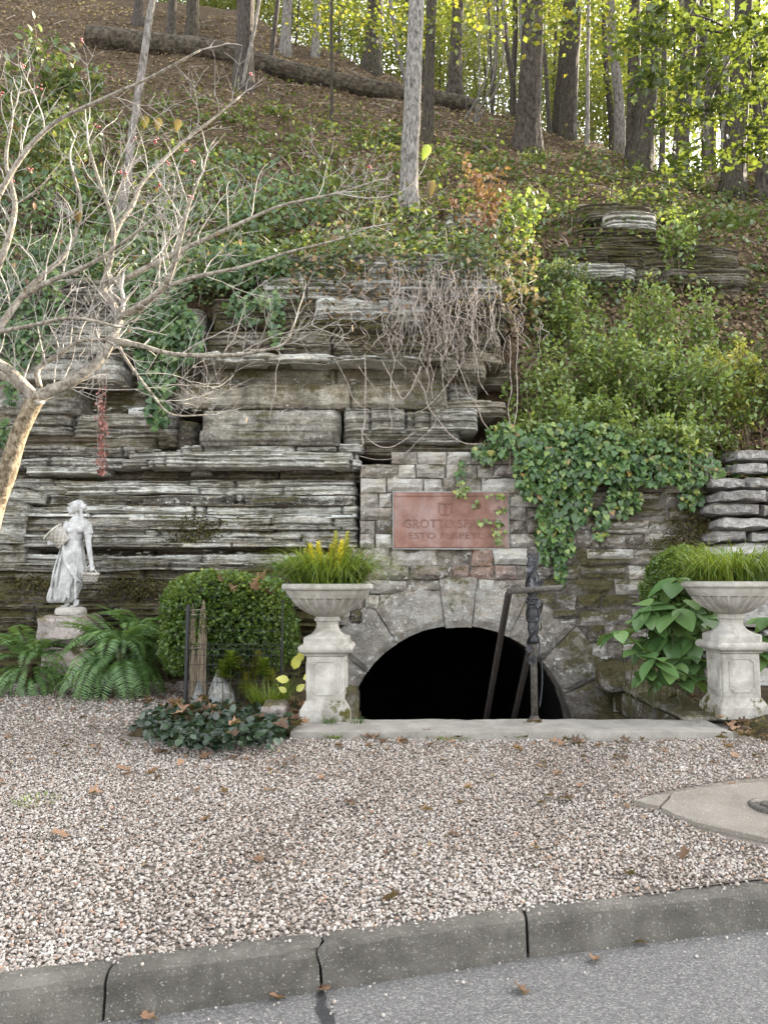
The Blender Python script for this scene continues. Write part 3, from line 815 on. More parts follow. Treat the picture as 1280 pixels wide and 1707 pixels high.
# great overhang and the recess under it
B(586, 604, 322, 560, 8.56, 'rock_grey', 1.3, endround=0.3)
B(589, 603, 540, 705, 8.50, 'rock_pale', 1.4, endround=0.3)
B(585, 602, 690, 846, 8.60, 'rock_brown', 1.4, endround=0.4)
B(596, 606, 440, 640, 8.64, 'rock_brown', 1.2, endround=0.3)
B(600, 645, 325, 800, 8.86, 'rock_brown', 0.6)
B(600, 628, 740, 815, 8.62, 'rock_brown', 0.8)
B(640, 683, 282, 748, 8.66, 'rock_brown', 0.7)
B(636, 668, 735, 800, 8.80, 'rock_grey', 0.8)
B(668, 692, 740, 850, 8.72, 'rock_brown', 0.8)
B(604, 640, 790, 860, 9.20, 'rock_brown', 1.0)
# the big pale slabs
B(682, 720, 328, 567, 8.50, 'rock_grey', 0.55)
B(718, 742, 326, 566, 8.53, 'rock_grey', 0.7)
B(680, 716, 572, 800, 8.54, 'rock_grey', 0.9)
B(714, 738, 570, 770, 8.57, 'rock_grey', 0.9)
B(736, 756, 600, 860, 8.74, 'rock_brown', 0.8)
B(700, 744, 286, 325, 8.62, 'rock_brown', 0.5)
B(740, 752, 292, 606, 8.58, 'rock_pale', 0.8)
B(750, 760, 200, 604, 8.82, 'rock_brown', 0.8)
B(754, 766, 205, 596, 8.50, 'rock_pale', 1.0, endround=0.2)
B(764, 779, 240, 602, 8.47, 'rock_pale', 0.9, endround=0.15)
B(764, 778, 196, 250, 8.53, 'rock_grey', 0.9)
B(776, 806, -220, 606, 8.86, 'rock_brown', 1.0)
B(783, 791, 310, 350, 8.70, 'rock_pale', 0.6)
B(782, 790, 470, 560, 8.72, 'rock_grey', 0.6)
# left column of layers
B(470, 510, -260, 200, 9.15, 'rock_grey', 1.3)
B(508, 545, -260, 330, 9.00, 'rock_grey', 1.3)
B(544, 560, -260, 330, 8.86, 'rock_grey', 1.0)
B(560, 574, -260, 155, 8.72, 'rock_pale', 0.8)
B(573, 590, -260, 172, 8.75, 'rock_grey', 0.8)
B(589, 606, -260, 190, 8.66, 'rock_pale', 0.8)
B(558, 606, 160, 345, 8.95, 'rock_brown', 1.0)
B(605, 632, -260, 192, 8.54, 'rock_grey', 0.7)
B(630, 652, -260, 118, 8.70, 'rock_brown', 0.7)
B(630, 690, 90, 330, 9.05, 'rock_brown', 0.9)
B(604, 640, 185, 340, 9.02, 'rock_brown', 0.9)
B(648, 690, -260, 121, 8.58, 'rock_grey', 0.7)
B(688, 724, -260, 112, 8.62, 'rock_grey', 0.9)
B(676, 690, 200, 250, 8.70, 'rock_pale', 0.7)
B(688, 712, 115, 290, 8.70, 'rock_grey', 1.0)
B(710, 728, 110, 300, 8.66, 'rock_grey', 0.9)
B(722, 746, -260, 300, 8.74, 'rock_brown', 1.0)
B(744, 762, 20, 260, 8.66, 'rock_grey', 0.9)
B(760, 778, 20, 212, 8.60, 'rock_pale', 0.9)
B(742, 782, -260, 40, 8.74, 'rock_grey', 1.0)
B(776, 788, 30, 170, 8.56, 'rock_pale', 0.8)
# thin laminated pale layers
v = 800.0; k = 0
yy = [8.62, 8.57, 8.54, 8.57, 8.52, 8.56, 8.51, 8.55, 8.50, 8.54, 8.49, 8.54, 8.51, 8.56]
while v < 912:
    t_ = R.choice([6, 8, 10, 12, 15])
    y_ = yy[k % len(yy)] + R.uniform(-0.03, 0.03)
    u0 = -240
    B(v - 1.0, v + t_, u0, 600 - R.uniform(0, 8), y_, 'rock_pale' if k % 5 else 'rock_grey', 1.0, endround=0.05)
    if R.random() < 0.3:
        B(v + t_ - 1, v + t_ + 3, u0, 598, y_ + 0.07, 'rock_brown', 0.8, endround=0.05); v += 2.5
    v += t_; k += 1
B(836, 905, -260, 34, 8.36, 'rock_pale', 1.1)
B(820, 838, -260, 62, 8.40, 'rock_pale', 1.1)
B(804, 822, -260, 48, 8.44, 'rock_pale', 1.1)
B(910, 926, 40, 598, 8.92, 'rock_brown', 0.8)
B(905, 950, -260, 36, 8.42, 'rock_grey', 1.0)
B(924, 940, 40, 600, 8.62, 'rock_pale', 1.2)
B(938, 953, 20, 520, 8.50, 'rock_grey', 1.0)
B(950, 975, -260, 610, 8.60, 'rock_moss', 1.2)
B(973, 1010, -260, 300, 8.52, 'rock_moss', 1.3)
B(973, 1016, 290, 620, 8.56, 'rock_moss', 1.3)
B(1008, 1060, -260, 620, 8.54, 'rock_moss', 1.3)
B(1056, 1110, -260, 600, 8.50, 'rock_moss', 1.3)
B(1106, 1165, -260, 590, 8.46, 'rock_moss', 1.3)
finish_caps()

# right-hand outcrop up on the slope
outc = empty('rock_outcrop', (0, 0, 0), 'mossy dark rock outcrop stepping out of the slope above the shrubs', 'rock outcrop')
def BO(v0, v1, u0, u1, y, mat, rough=1.1):
    global _bs
    _bs += 1
    yb = y + 1.2
    return bed(outc, P(u0, v0, y).x, P(u1, v0, y).x, P(640, v1, y).z, P(640, v0, y).z, y, mat, 100 + _bs * 7, rough, yback=yb, dx=0.04, endround=0.35)
BO(340, 365, 965, 1090, 12.3, 'rock_moss'); BO(352, 378, 1010, 1100, 12.1, 'rock_pale'); BO(376, 398, 960, 1110, 12.1, 'rock_moss')
BO(396, 412, 1000, 1120, 11.9, 'rock_moss'); BO(410, 426, 890, 1240, 11.7, 'rock_moss'); BO(424, 444, 900, 1080, 11.55, 'rock_moss')
BO(422, 446, 1070, 1235, 11.6, 'rock_moss'); BO(444, 470, 1060, 1255, 11.5, 'rock_moss'); BO(442, 462, 905, 1065, 11.35, 'rock_pale')
BO(468, 520, 1050, 1262, 11.75, 'rock_brown'); BO(460, 500, 890, 1060, 11.5, 'rock_moss'); BO(516, 590, 1040, 1300, 11.6, 'rock_brown')
BO(470, 540, 1230, 1420, 11.7, 'rock_moss')
BO(350, 372, 745, 860, 11.4, 'rock_grey'); BO(370, 400, 770, 870, 11.2, 'rock_grey')
finish_caps()

# ------------------------------------------------------------------ masonry wall with arch
def rough_block(x0, x1, z0, z1, yf, depth, seed, pillow=0.02, rough=0.018, shape=None, nx=None, nz=None):
    """rock-faced block; shape(s,t)->(x,z) maps the unit square if given"""
    w, h = x1 - x0, z1 - z0
    nx = nx or max(3, min(9, int(w / 0.06))); nz = nz or max(3, min(5, int(h / 0.05)))
    V, F = [], []
    S = np.linspace(0, 1, nx + 1); T = np.linspace(0, 1, nz + 1)
    pts = []
    for s in S:
        for t in T:
            if shape: x, z = shape(s, t)
            else: x, z = x0 + w * s, z0 + h * t
            pts.append((x, z, s, t))
    q = np.array([(p[0], 0, p[1]) for p in pts])
    nz1 = fbm(q * 7, seed, 4) - 0.5; nz2 = fbm(q * 22, seed + 3, 3) - 0.5; wob = (fbm(q * 9, seed + 8, 2) - 0.5); wob2 = (fbm(q * 9, seed + 9, 2) - 0.5)
    for i, (x, z, s, t) in enumerate(pts):
        e = min(s, 1 - s) * w; g = min(t, 1 - t) * h
        b = min(1.0, min(e, g) / 0.03)
        edge = (s in (0.0, 1.0)) or (t in (0.0, 1.0))
        dy = -pillow * b + rough * (nz1[i] * 2.2 + nz2[i]) + (0.012 if edge else 0)
        k = 0.018 if edge else 0.01
        V.append((x + wob[i] * k, yf + dy, z + wob2[i] * k))
    m = nz + 1
    for i in range(nx):
        for j in range(nz):
            a = i * m + j
            F.append((a, a + m, a + m + 1, a + 1))
    ring = [i * m for i in range(nx + 1)] + [nx * m + j for j in range(1, nz + 1)] + [i * m + nz for i in range(nx - 1, -1, -1)] + [j for j in range(nz - 1, 0, -1)]
    n0 = len(V)
    for r in ring:
        V.append((V[r][0], yf + depth, V[r][2]))
    L = len(ring)
    for i in range(L):
        j = (i + 1) % L
        F.append((ring[i], n0 + i, n0 + j, ring[j]))
    F.append(tuple(n0 + i for i in reversed(range(L))))
    return V, F

ARC_C = P(767, 1236, WALL_Y); ARC_X, ARC_Z = ARC_C.x, ARC_C.z
ARC_R = ZV(1043, WALL_Y) - ARC_Z
RING = 0.50
wall = empty('stone_wall', (ARC_X, WALL_Y, -1.2), 'rough coursed stone spring wall with a dark arched opening', 'wall')
def wz(v): return ZV(v, WALL_Y)
def wx(u): return XU(u, WALL_Y)
PLQ = (wx(656), wx(846), wz(914), wz(821))
def arch_hit(z0, z1):
    """half width of the ring's back at this course, or None"""
    zm = max(min(z0, z1), ARC_Z)
    zm = (z0 + z1) / 2
    r = ARC_R + RING * 0.86
    if zm > ARC_Z + r: return None
    if zm <= ARC_Z: return r
    return math.sqrt(max(r * r - (zm - ARC_Z) ** 2, 0))
def build_wall():
    courses = [752, 774, 797, 821, 845, 867, 890, 914, 943, 966, 991, 1016, 1043, 1071, 1099, 1129, 1161, 1196, 1240, 1290, 1345, 1400, 1460]
    seed = 500
    for ci in range(len(courses) - 1):
        v0, v1 = courses[ci], courses[ci + 1]
        z1, z0 = wz(v0), wz(v1)
        left = wx(600) if v0 < 905 else wx(585) if v0 < 960 else wx(548)
        if v0 < 770: left = wx(652)
        right = wx(1192)
        spans = [(left, right)]
        if v0 >= 820 and v1 <= 915:
            spans = [(left, PLQ[0] - 0.012), (PLQ[1] + 0.012, right)]
        hit = arch_hit(z0, z1)
        if hit is not None:
            a, b = ARC_X - hit, ARC_X + hit
            spans = [(left, a)] if a > left + 0.06 else []
            spans.append((b, right))
        for (a, b) in spans:
            x = a
            while x < b - 0.02:
                narrow = (b - a) < 0.6
                w = R.uniform(0.16, 0.6) if not narrow else R.uniform(0.15, 0.38)
                if b - (x + w) < 0.12: w = b - x
                sub = [(z0, z1)]
                if R.random() < 0.14 and w > 0.2 and x > wx(850):
                    zm = z0 + (z1 - z0) * R.uniform(0.4, 0.6); sub = [(z0, zm), (zm, z1)]
                for (c0, c1) in sub:
                    seed += 5
                    g = 0.007
                    rub = 1.0 if (x > wx(855) or v0 > 905) else 0.45
                    j = [R.uniform(-0.016, 0.016) * rub for _ in range(8)]
                    def shq(s_, t_, x=x, w=w, c0=c0, c1=c1, j=j, g=g):
                        xa = x + g + j[0] + (j[1] - j[0]) * t_; xb = x + w - g + j[2] + (j[3] - j[2]) * t_
                        za = c0 + g * 0.6 + 0.7 * (j[4] + (j[5] - j[4]) * s_); zb = c1 - g * 0.6 + 0.7 * (j[6] + (j[7] - j[6]) * s_)
                        return xa + (xb - xa) * s_, za + (zb - za) * t_
                    V, F = rough_block(x + g, x + w - g, c0 + g * 0.8, c1 - g * 0.8, WALL_Y + R.uniform(-0.03, 0.03) * rub, 0.22, seed, 0.026, 0.03 + 0.014 * rub, shq)
                    um = 640 + (x + w / 2) / WALL_Y * F_PX
                    if um > 1100 and R.random() < 0.5: mt = 'stone_mossy'
                    elif um > 860 and v0 > 930: mt = R.choice(['stone', 'stone_mossy', 'stone_mossy', 'stone'])
                    elif um < 860 and v0 < 915: mt = R.choice(['stone_clean', 'stone_clean', 'stone'])
                    else: mt = R.choice(['stone', 'stone', 'stone', 'stone_clean', 'stone_mossy', 'stone_red'] if um < 880 else ['stone', 'stone', 'stone', 'stone_mossy'])
                    if 905 < v0 < 960 and um < 860: mt = R.choice(['stone_red', 'stone_clean', 'stone'])
                    link('stone', mesh('stone', V, F), M[mt], wall)
                x += w
    # arch ring: wedge stones
    bounds = [-96, -76, -54, -33, -7.2, 6.4, 26, 46, 66, 84, 97]
    for i in range(len(bounds) - 1):
        a0, a1 = math.radians(bounds[i] + 0.16), math.radians(bounds[i + 1] - 0.16)
        key = abs(bounds[i] + bounds[i + 1]) < 3
        r0 = ARC_R - (0.012 if key else 0.0) + R.uniform(-0.006, 0.006); r1 = ARC_R + RING * (1.05 if key else R.uniform(0.9, 1.06))
        if not key and abs(bounds[i]) < 34 and i == 3: r1 = ARC_R + RING * 1.0
        def shp(s, t, a0=a0, a1=a1, r0=r0, r1=r1):
            a = a0 + (a1 - a0) * s; r = r0 + (r1 - r0) * t
            return ARC_X + r * math.sin(a), ARC_Z + r * math.cos(a)
        V, F = rough_block(0, 0.5, 0, 0.5, WALL_Y - (0.03 if key else 0.012), 0.5, 900 + i * 9, 0.02, 0.02, shp, 8, 7)
        mt = 'voussoir' if i < 7 else 'stone_mossy'
        o = link('keystone' if key else 'arch_stone', mesh('arch_stone', V, F), M[mt], wall)
    # jambs under the ring
    for sgn in (-1, 1):
        z = ARC_Z
        while z > -1.2:
            h = R.uniform(0.25, 0.36)
            x0, x1 = (ARC_X - ARC_R - 0.45, ARC_X - ARC_R) if sgn < 0 else (ARC_X + ARC_R, ARC_X + ARC_R + 0.45)
            V, F = rough_block(x0, x1, z - h + 0.008, z - 0.1 if z == ARC_Z else z, WALL_Y - 0.03, 0.5, int(2000 + z * 100 + sgn), 0.02, 0.02)
            link('stone', mesh('stone', V, F), M['stone_mossy'], wall)
            z -= h
    # mortar core behind the stones, with the arch cut through it
    n = 32
    V, F = [], []
    yb0, yb1 = WALL_Y + 0.035, WALL_Y + 0.34
    xl, xr, zt, zb = wx(548), wx(1190), wz(800), -1.3
    rr = ARC_R + 0.03
    inner = [(ARC_X - rr, zb)] + [(ARC_X - rr * math.cos(math.pi * k / n), ARC_Z + rr * math.sin(math.pi * k / n)) for k in range(n + 1)] + [(ARC_X + rr, zb)]
    outer = []
    m = len(inner)
    for (x, z) in inner:
        pass
    # outer outline sampled to match the inner one
    ol = [(xl, zb), (xl, wz(960))]
    path = [(xl, zb), (xl, wz(964)), (wx(600), wz(962)), (wx(601), wz(800)), (wx(652), wz(799)), (wx(653), wz(754)), (xr - 0.3, wz(756)), (xr, wz(800)), (xr, zb)]
    ln = [0]
    for i in range(1, len(path)): ln.append(ln[-1] + math.dist(path[i], path[i - 1]))
    ss = sorted(set(list(np.linspace(0, ln[-1], m - len(path) + 2)) + ln[1:-1]))
    outer = [(float(np.interp(s, ln, [p[0] for p in path])), float(np.interp(s, ln, [p[1] for p in path]))) for s in ss]
    m2 = min(len(outer), m)
    mb = MB()
    for yb in (yb0, yb1):
        base = len(mb.V)
        mb.V += [(x, yb, z) for x, z in inner[:m2]] + [(x, yb, z) for x, z in outer[:m2]]
        for i in range(m2 - 1):
            mb.F.append((base + i, base + i + 1, base + m2 + i + 1, base + m2 + i))
    for i in range(m2 - 1):   # outer rim and soffit
        mb.F.append((m2 + i, m2 + i + 1, 3 * m2 + i + 1, 3 * m2 + i))
        mb.F.append((i, i + 1, 2 * m2 + i + 1, 2 * m2 + i))
    link('mortar', mb.mesh('mortar'), M['mortar'], wall)
    # vault running back into the hill
    V, F = [], []
    L = [WALL_Y + 0.40, WALL_Y + 0.44, WALL_Y + 1.5, WALL_Y + 3.5, WALL_Y + 7.0]
    rv = ARC_R - 0.02
    prof = [(-rv, -1.25)] + [(-rv * math.cos(math.pi * k / 20), ARC_Z + rv * math.sin(math.pi * k / 20)) for k in range(21)] + [(rv, -1.25)]
    pm = len(prof)
    for qi, y in enumerate(L): V += [(ARC_X + x * (1.5 if qi == 0 else 1.0), y, ARC_Z + (z - ARC_Z) * (1.5 if qi == 0 and z > ARC_Z else 1.0)) for x, z in prof]
    for i in range(len(L) - 1):
        for j in range(pm - 1):
            F.append((i * pm + j, i * pm + j + 1, (i + 1) * pm + j + 1, (i + 1) * pm + j))
    F.append(tuple((len(L) - 1) * pm + j for j in range(pm)))
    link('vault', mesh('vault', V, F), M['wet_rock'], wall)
    # underside of the ring (soffit), mortar-coloured
    V, F = [], []
    for y in (WALL_Y + 0.01, WALL_Y + 0.5):
        V += [(ARC_X - (ARC_R + 0.012) * math.cos(math.pi * k / 30), y, ARC_Z + (ARC_R + 0.012) * math.sin(math.pi * k / 30)) for k in range(31)]
    for k in range(30): F.append((k, k + 1, 31 + k + 1, 31 + k))
    link('soffit', mesh('soffit', V, F), M['voussoir'], wall)
build_wall()

# plaque
def build_plaque():
    x0, x1, z0, z1 = PLQ
    root = empty('plaque', ((x0 + x1) / 2, WALL_Y, z0), 'red sandstone plaque with worn carved lettering set in the wall', 'plaque')
    yf = WALL_Y - 0.022
    mb = MB(); mb.add(*box((x0 + x1) / 2, yf + 0.06, (z0 + z1) / 2, x1 - x0, 0.12, z1 - z0))
    link('tablet', mb.mesh('tablet'), M['plaque'], root)
    # raised border
    b = 0.03
    mb = MB()
    cx, cz = (x0 + x1) / 2, (z0 + z1) / 2
    for (ax, az, w, h) in ((cx, z1 - b / 2 - 0.01, x1 - x0 - 0.02, b), (cx, z0 + b / 2 + 0.01, x1 - x0 - 0.02, b)):
        mb.add(*box(ax, yf - 0.003, az, w, 0.012, h))
    for ax in (x0 + b / 2 + 0.01, x1 - b / 2 - 0.01):
        mb.add(*box(ax, yf - 0.002, cz, b, 0.010, z1 - z0 - 2 * b - 0.03))
    link('border', mb.mesh('border'), M['plaque'], root)
    mt = MB()
    for (ax, az, w, h) in ((cx, z1 + 0.006, x1 - x0 + 0.03, 0.016), (cx, z0 - 0.006, x1 - x0 + 0.03, 0.016)):
        mt.add(*box(ax, yf + 0.03, az, w, 0.06, h))
    for ax in (x0 - 0.006, x1 + 0.006): mt.add(*box(ax, yf + 0.031, cz, 0.014, 0.06, z1 - z0 + 0.03))
    link('joint', mt.mesh('joint'), M['mortar_pale'], root)
    def text(s, zc, size, width=None):
        cu = bpy.data.curves.new('letters', 'FONT'); cu.body = s; cu.size = size; cu.extrude = 0.0022; cu.align_x = 'CENTER'; cu.align_y = 'CENTER'
        cu.resolution_u = 3
        tmp = bpy.data.objects.new('tmp_text', cu); COL.objects.link(tmp)
        dg = bpy.context.evaluated_depsgraph_get(); dg.update()
        me = bpy.data.meshes.new_from_object(tmp.evaluated_get(dg))
        bpy.data.objects.remove(tmp)
        co = np.array([v.co[:] for v in me.vertices])
        if width: co[:, 0] *= width / (co[:, 0].max() - co[:, 0].min())
        V = np.stack([cx + co[:, 0], yf - 0.0025 - co[:, 2], zc + co[:, 1]], 1)
        me.vertices.foreach_set('co', V.astype(np.float32).ravel()); me.update()
        me.materials.clear()
        return link('lettering', me, M['plaque_letter'], root)
    H = z1 - z0
    text('GROTTO SPRING', z0 + H * 0.43, 0.135, (x1 - x0) * 0.82)
    text('ESTO PERPETUA', z0 + H * 0.22, 0.095, (x1 - x0) * 0.74)
    # worn carved emblem above the words
    mb = MB()
    for (dx, dz, w, h) in ((0, 0.80, 0.16, 0.012), (0, 0.70, 0.012, 0.10), (-0.07, 0.70, 0.012, 0.09), (0.07, 0.70, 0.012, 0.09), (0, 0.60, 0.10, 0.012)):
        mb.add(*box(cx - 0.06 + dx, yf - 0.003, z0 + H * dz, w, 0.009, h))
    link('emblem', mb.mesh('emblem'), M['plaque_letter'], root)
M['mortar_pale'] = rock_mat('pale_mortar', [(0.3, (0.22, 0.21, 0.20)), (0.6, (0.38, 0.37, 0.355))], 1.0, 0.0, 0.3, 0.2, 0.0)
M['plaque_letter'] = plain('worn_plaque_letter', (0.150, 0.074, 0.055), 0.8, 0.2, 0.0, 0.2, 9.0, (0.185, 0.098, 0.076))
build_plaque()

# ------------------------------------------------------------------ ledge, pit, side walls
def noisy_box(x0, x1, y0, y1, z0, z1, seed, n=(12, 4, 3), amp=0.01, rnd=0.02):
    """closed box with rounded, uneven faces (world coordinates)"""
    import bmesh
    bm = bmesh.new()
    bmesh.ops.create_cube(bm, size=1.0)
    for ax in range(3):
        for c in range(1, n[ax]):
            t = -0.5 + c / n[ax]
            no = [0, 0, 0]; no[ax] = 1; co = [0, 0, 0]; co[ax] = t
            bmesh.ops.bisect_plane(bm, geom=bm.verts[:] + bm.edges[:] + bm.faces[:], plane_co=co, plane_no=no)
    dims = (x1 - x0, y1 - y0, z1 - z0); cc = ((x0 + x1) / 2, (y0 + y1) / 2, (z0 + z1) / 2)
    co = np.array([v.co[:] for v in bm.verts])
    nout = (np.abs(co) > 0.499).sum(1)
    loc = co * np.array(dims)
    W = loc + np.array(cc)
    q = np.stack([(fbm(W * 6, seed + k * 5, 4) - 0.5) * 2 for k in range(3)], 1)
    q2 = np.stack([(fbm(W * 22, seed + 50 + k * 5, 3) - 0.5) * 2 for k in range(3)], 1)
    pull = np.where(nout >= 2, rnd, 0.0)[:, None]
    W = W - np.sign(co) * (np.abs(co) > 0.499) * pull * 0.5 + q * amp * 1.5 + q2 * amp * 0.6
    for v, w in zip(bm.verts, W): v.co = w
    me = bpy.data.meshes.new('block')
    bm.to_mesh(me); bm.free()
    return me
def build_pit():
    x0, x1 = G(482, 1221, ZLEDGE).x, G(1206, 1212, ZLEDGE).x
    led = link('concrete_ledge', noisy_box(x0, x1, LEDGE_Y0, LEDGE_Y1, 0.10, ZLEDGE, 71, (60, 5, 4), 0.005, 0.012), M['ledge'])
    tag(led, 'long low concrete ledge in front of the arched opening', 'ledge')
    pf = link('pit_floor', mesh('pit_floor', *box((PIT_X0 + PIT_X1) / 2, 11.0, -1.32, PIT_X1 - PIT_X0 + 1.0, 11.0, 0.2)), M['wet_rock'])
    tag(pf, 'dark sunken floor below the arch', kind='structure')
    # inner face under the ledge
    st = empty('pit_steps', ((PIT_X0 + PIT_X1) / 2, 6.8, -1.2), 'dark stone steps going down behind the ledge', 'steps')
    for i in range(6):
        zt = 0.16 - i * 0.22
        link('step', noisy_box(PIT_X0, PIT_X1, LEDGE_Y1 + 0.002 + i * 0.26, LEDGE_Y1 + (i + 1) * 0.26 + 0.04, -1.25, zt, 300 + i, (8, 2, 2), 0.008, 0.01), M['stone_mossy'], st)
    # right retaining wall with coping stones
    rw = empty('retaining_wall', (PIT_X1 + 0.2, 7.3, -1.2), 'low mossy retaining wall with flat coping beside the steps', 'wall')
    ys = [LEDGE_Y1 - 0.02, 6.95, 7.55, 8.02]
    for i in range(3):
        link('coping_stone', noisy_box(PIT_X1 - 0.03 + R.uniform(-.01, .01), PIT_X1 + 0.42, ys[i] + 0.006, ys[i + 1] - 0.006, 0.33, 0.405 + i * 0.012, 400 + i, (7, 8, 3), 0.012, 0.03), M['coping'], rw)
    link('coping_stone', noisy_box(PIT_X1 - 0.22, PIT_X1 + 0.42, 8.03, 8.42, 0.33, 0.60, 411, (7, 5, 4), 0.03, 0.05), M['stone_mossy'], rw)
    z = 0.325
    k = 0
    while z > -1.2:
        h = R.uniform(0.16, 0.26); y = LEDGE_Y1 + 0.003
        while y < 8.4:
            w = R.uniform(0.3, 0.6)
            y2 = min(y + w, 8.45)
            link('stone', noisy_box(PIT_X1 + R.uniform(-.015, .01), PIT_X1 + 0.35, y + .006, y2 - .006, z - h + .006, z - 0.004, 420 + k, (3, 5, 4), 0.012, 0.02), M['stone_mossy'], rw)
            y = y2; k += 1
        z -= h
    # left retaining wall, ending in a mossy pier beside the urn
    lw = empty('retaining_wall', (PIT_X0 - 0.2, 7.3, -1.2), 'left mossy stone pier and side wall behind the urn pedestal', 'wall')
    lw['label'] = 'mossy stone side wall ending in a pier behind an urn pedestal'
    link('pier', noisy_box(PIT_X0 - 0.34, PIT_X0 + 0.03, 6.30, 6.66, -1.2, 0.60, 460, (5, 5, 12), 0.02, 0.04), M['stone_mossy'], lw)
    z = 0.36
    while z > -1.2:
        h = R.uniform(0.18, 0.28); y = 6.66
        while y < 8.4:
            y2 = min(y + R.uniform(0.3, 0.6), 8.45)
            link('stone', noisy_box(PIT_X0 - 0.36, PIT_X0 + R.uniform(-.02, .01), y + .005, y2 - .005, z - h + .005, z - .004, 480 + k, (3, 5, 4), 0.012, 0.02), M['stone_mossy'], lw)
            y = y2; k += 1
        z -= h
M['coping'] = rock_mat('coping_moss', [(0.25, (0.05, 0.045, 0.03)), (0.45, (0.15, 0.135, 0.10)), (0.6, (0.27, 0.25, 0.215)), (0.8, (0.44, 0.42, 0.38))], 1.0, 0.6, 0.7, 0.2, 0.2)
build_pit()

# planting beds either side
def bed_sheet(name, x0, x1, y0, y1, z, mat, label, amp=0.04):
    xs = np.linspace(x0, x1, 26); ys = np.linspace(y0, y1, 26)
    X, Y = np.meshgrid(xs, ys, indexing='ij')
    e = np.minimum(np.minimum(X - x0, x1 - X), np.minimum(Y - y0, y1 - Y)) / 0.25
    Z = z + (fbm(np.stack([X.ravel() * 3, Y.ravel() * 3, X.ravel() * 0], 1), 12, 4).reshape(X.shape) - 0.5) * amp * 2 - 0.10 * (1 - np.clip(e, 0, 1)) ** 2
    n = 26
    a = (np.arange(n - 1)[:, None] * n + np.arange(n - 1)[None]).ravel()
    o = link(name, fast_mesh(name, np.stack([X.ravel(), Y.ravel(), Z.ravel()], 1), np.stack([a, a + n, a + n + 1, a + 1], 1), True), M[mat])
    tag(o, label, kind='structure')
    return o
bed_sheet('planting_bed', PIT_X1 + 0.30, 6.0, 5.72, 8.6, 0.42, 'bed_soil', 'dark planting bed beside the retaining wall')
bed_sheet('planting_bed', -1.95, PIT_X0 - 0.33, 5.85, 8.6, 0.40, 'bed_soil', 'dark planting bed around the clipped boxwood')

# stone pile at the right end
def build_pile():
    root = empty('dry_stone_wall', (4.1, 8.2, 0.3), 'dry-stacked pale flat stones rising at the end of the wall', 'wall')
    rows = [(745, 770, 1232, 1420, 8.7), (768, 792, 1228, 1420, 8.6), (792, 816, 1186, 1420, 8.2), (814, 838, 1200, 1420, 8.1), (836, 862, 1188, 1420, 8.12), (860, 884, 1205, 1420, 8.05), (882, 906, 1192, 1420, 8.1), (904, 930, 1200, 1420, 8.0), (928, 960, 1190, 1420, 8.05), (958, 1000, 1188, 1420, 8.0), (998, 1050, 1190, 1420, 8.0), (1048, 1110, 1188, 1420, 8.0), (1108, 1170, 1188, 1420, 8.0)]
    k = 0
    for (v0, v1, u0, u1, y) in rows:
        x, xe = XU(u0, y), XU(u1, y)
        while x < xe:
            w = R.uniform(0.35, 0.7)
            me = noisy_box(x, x + w - 0.015, y + R.uniform(-.06, .04), y + 0.6, ZV(v1, y) + 0.006, ZV(v0, y) - 0.004, 600 + k, (6, 3, 4), 0.022, 0.05)
            link('stone', me, M['pile'], root)
            x += w; k += 1
M['pile'] = rock_mat('pile_stone', [(0.25, (0.115, 0.103, 0.098)), (0.45, (0.287, 0.270, 0.259)), (0.6, (0.437, 0.420, 0.402)), (0.8, (0.598, 0.575, 0.558))], 3.0, 0.05, 0.6, 0.3, 0.3)
build_pile()

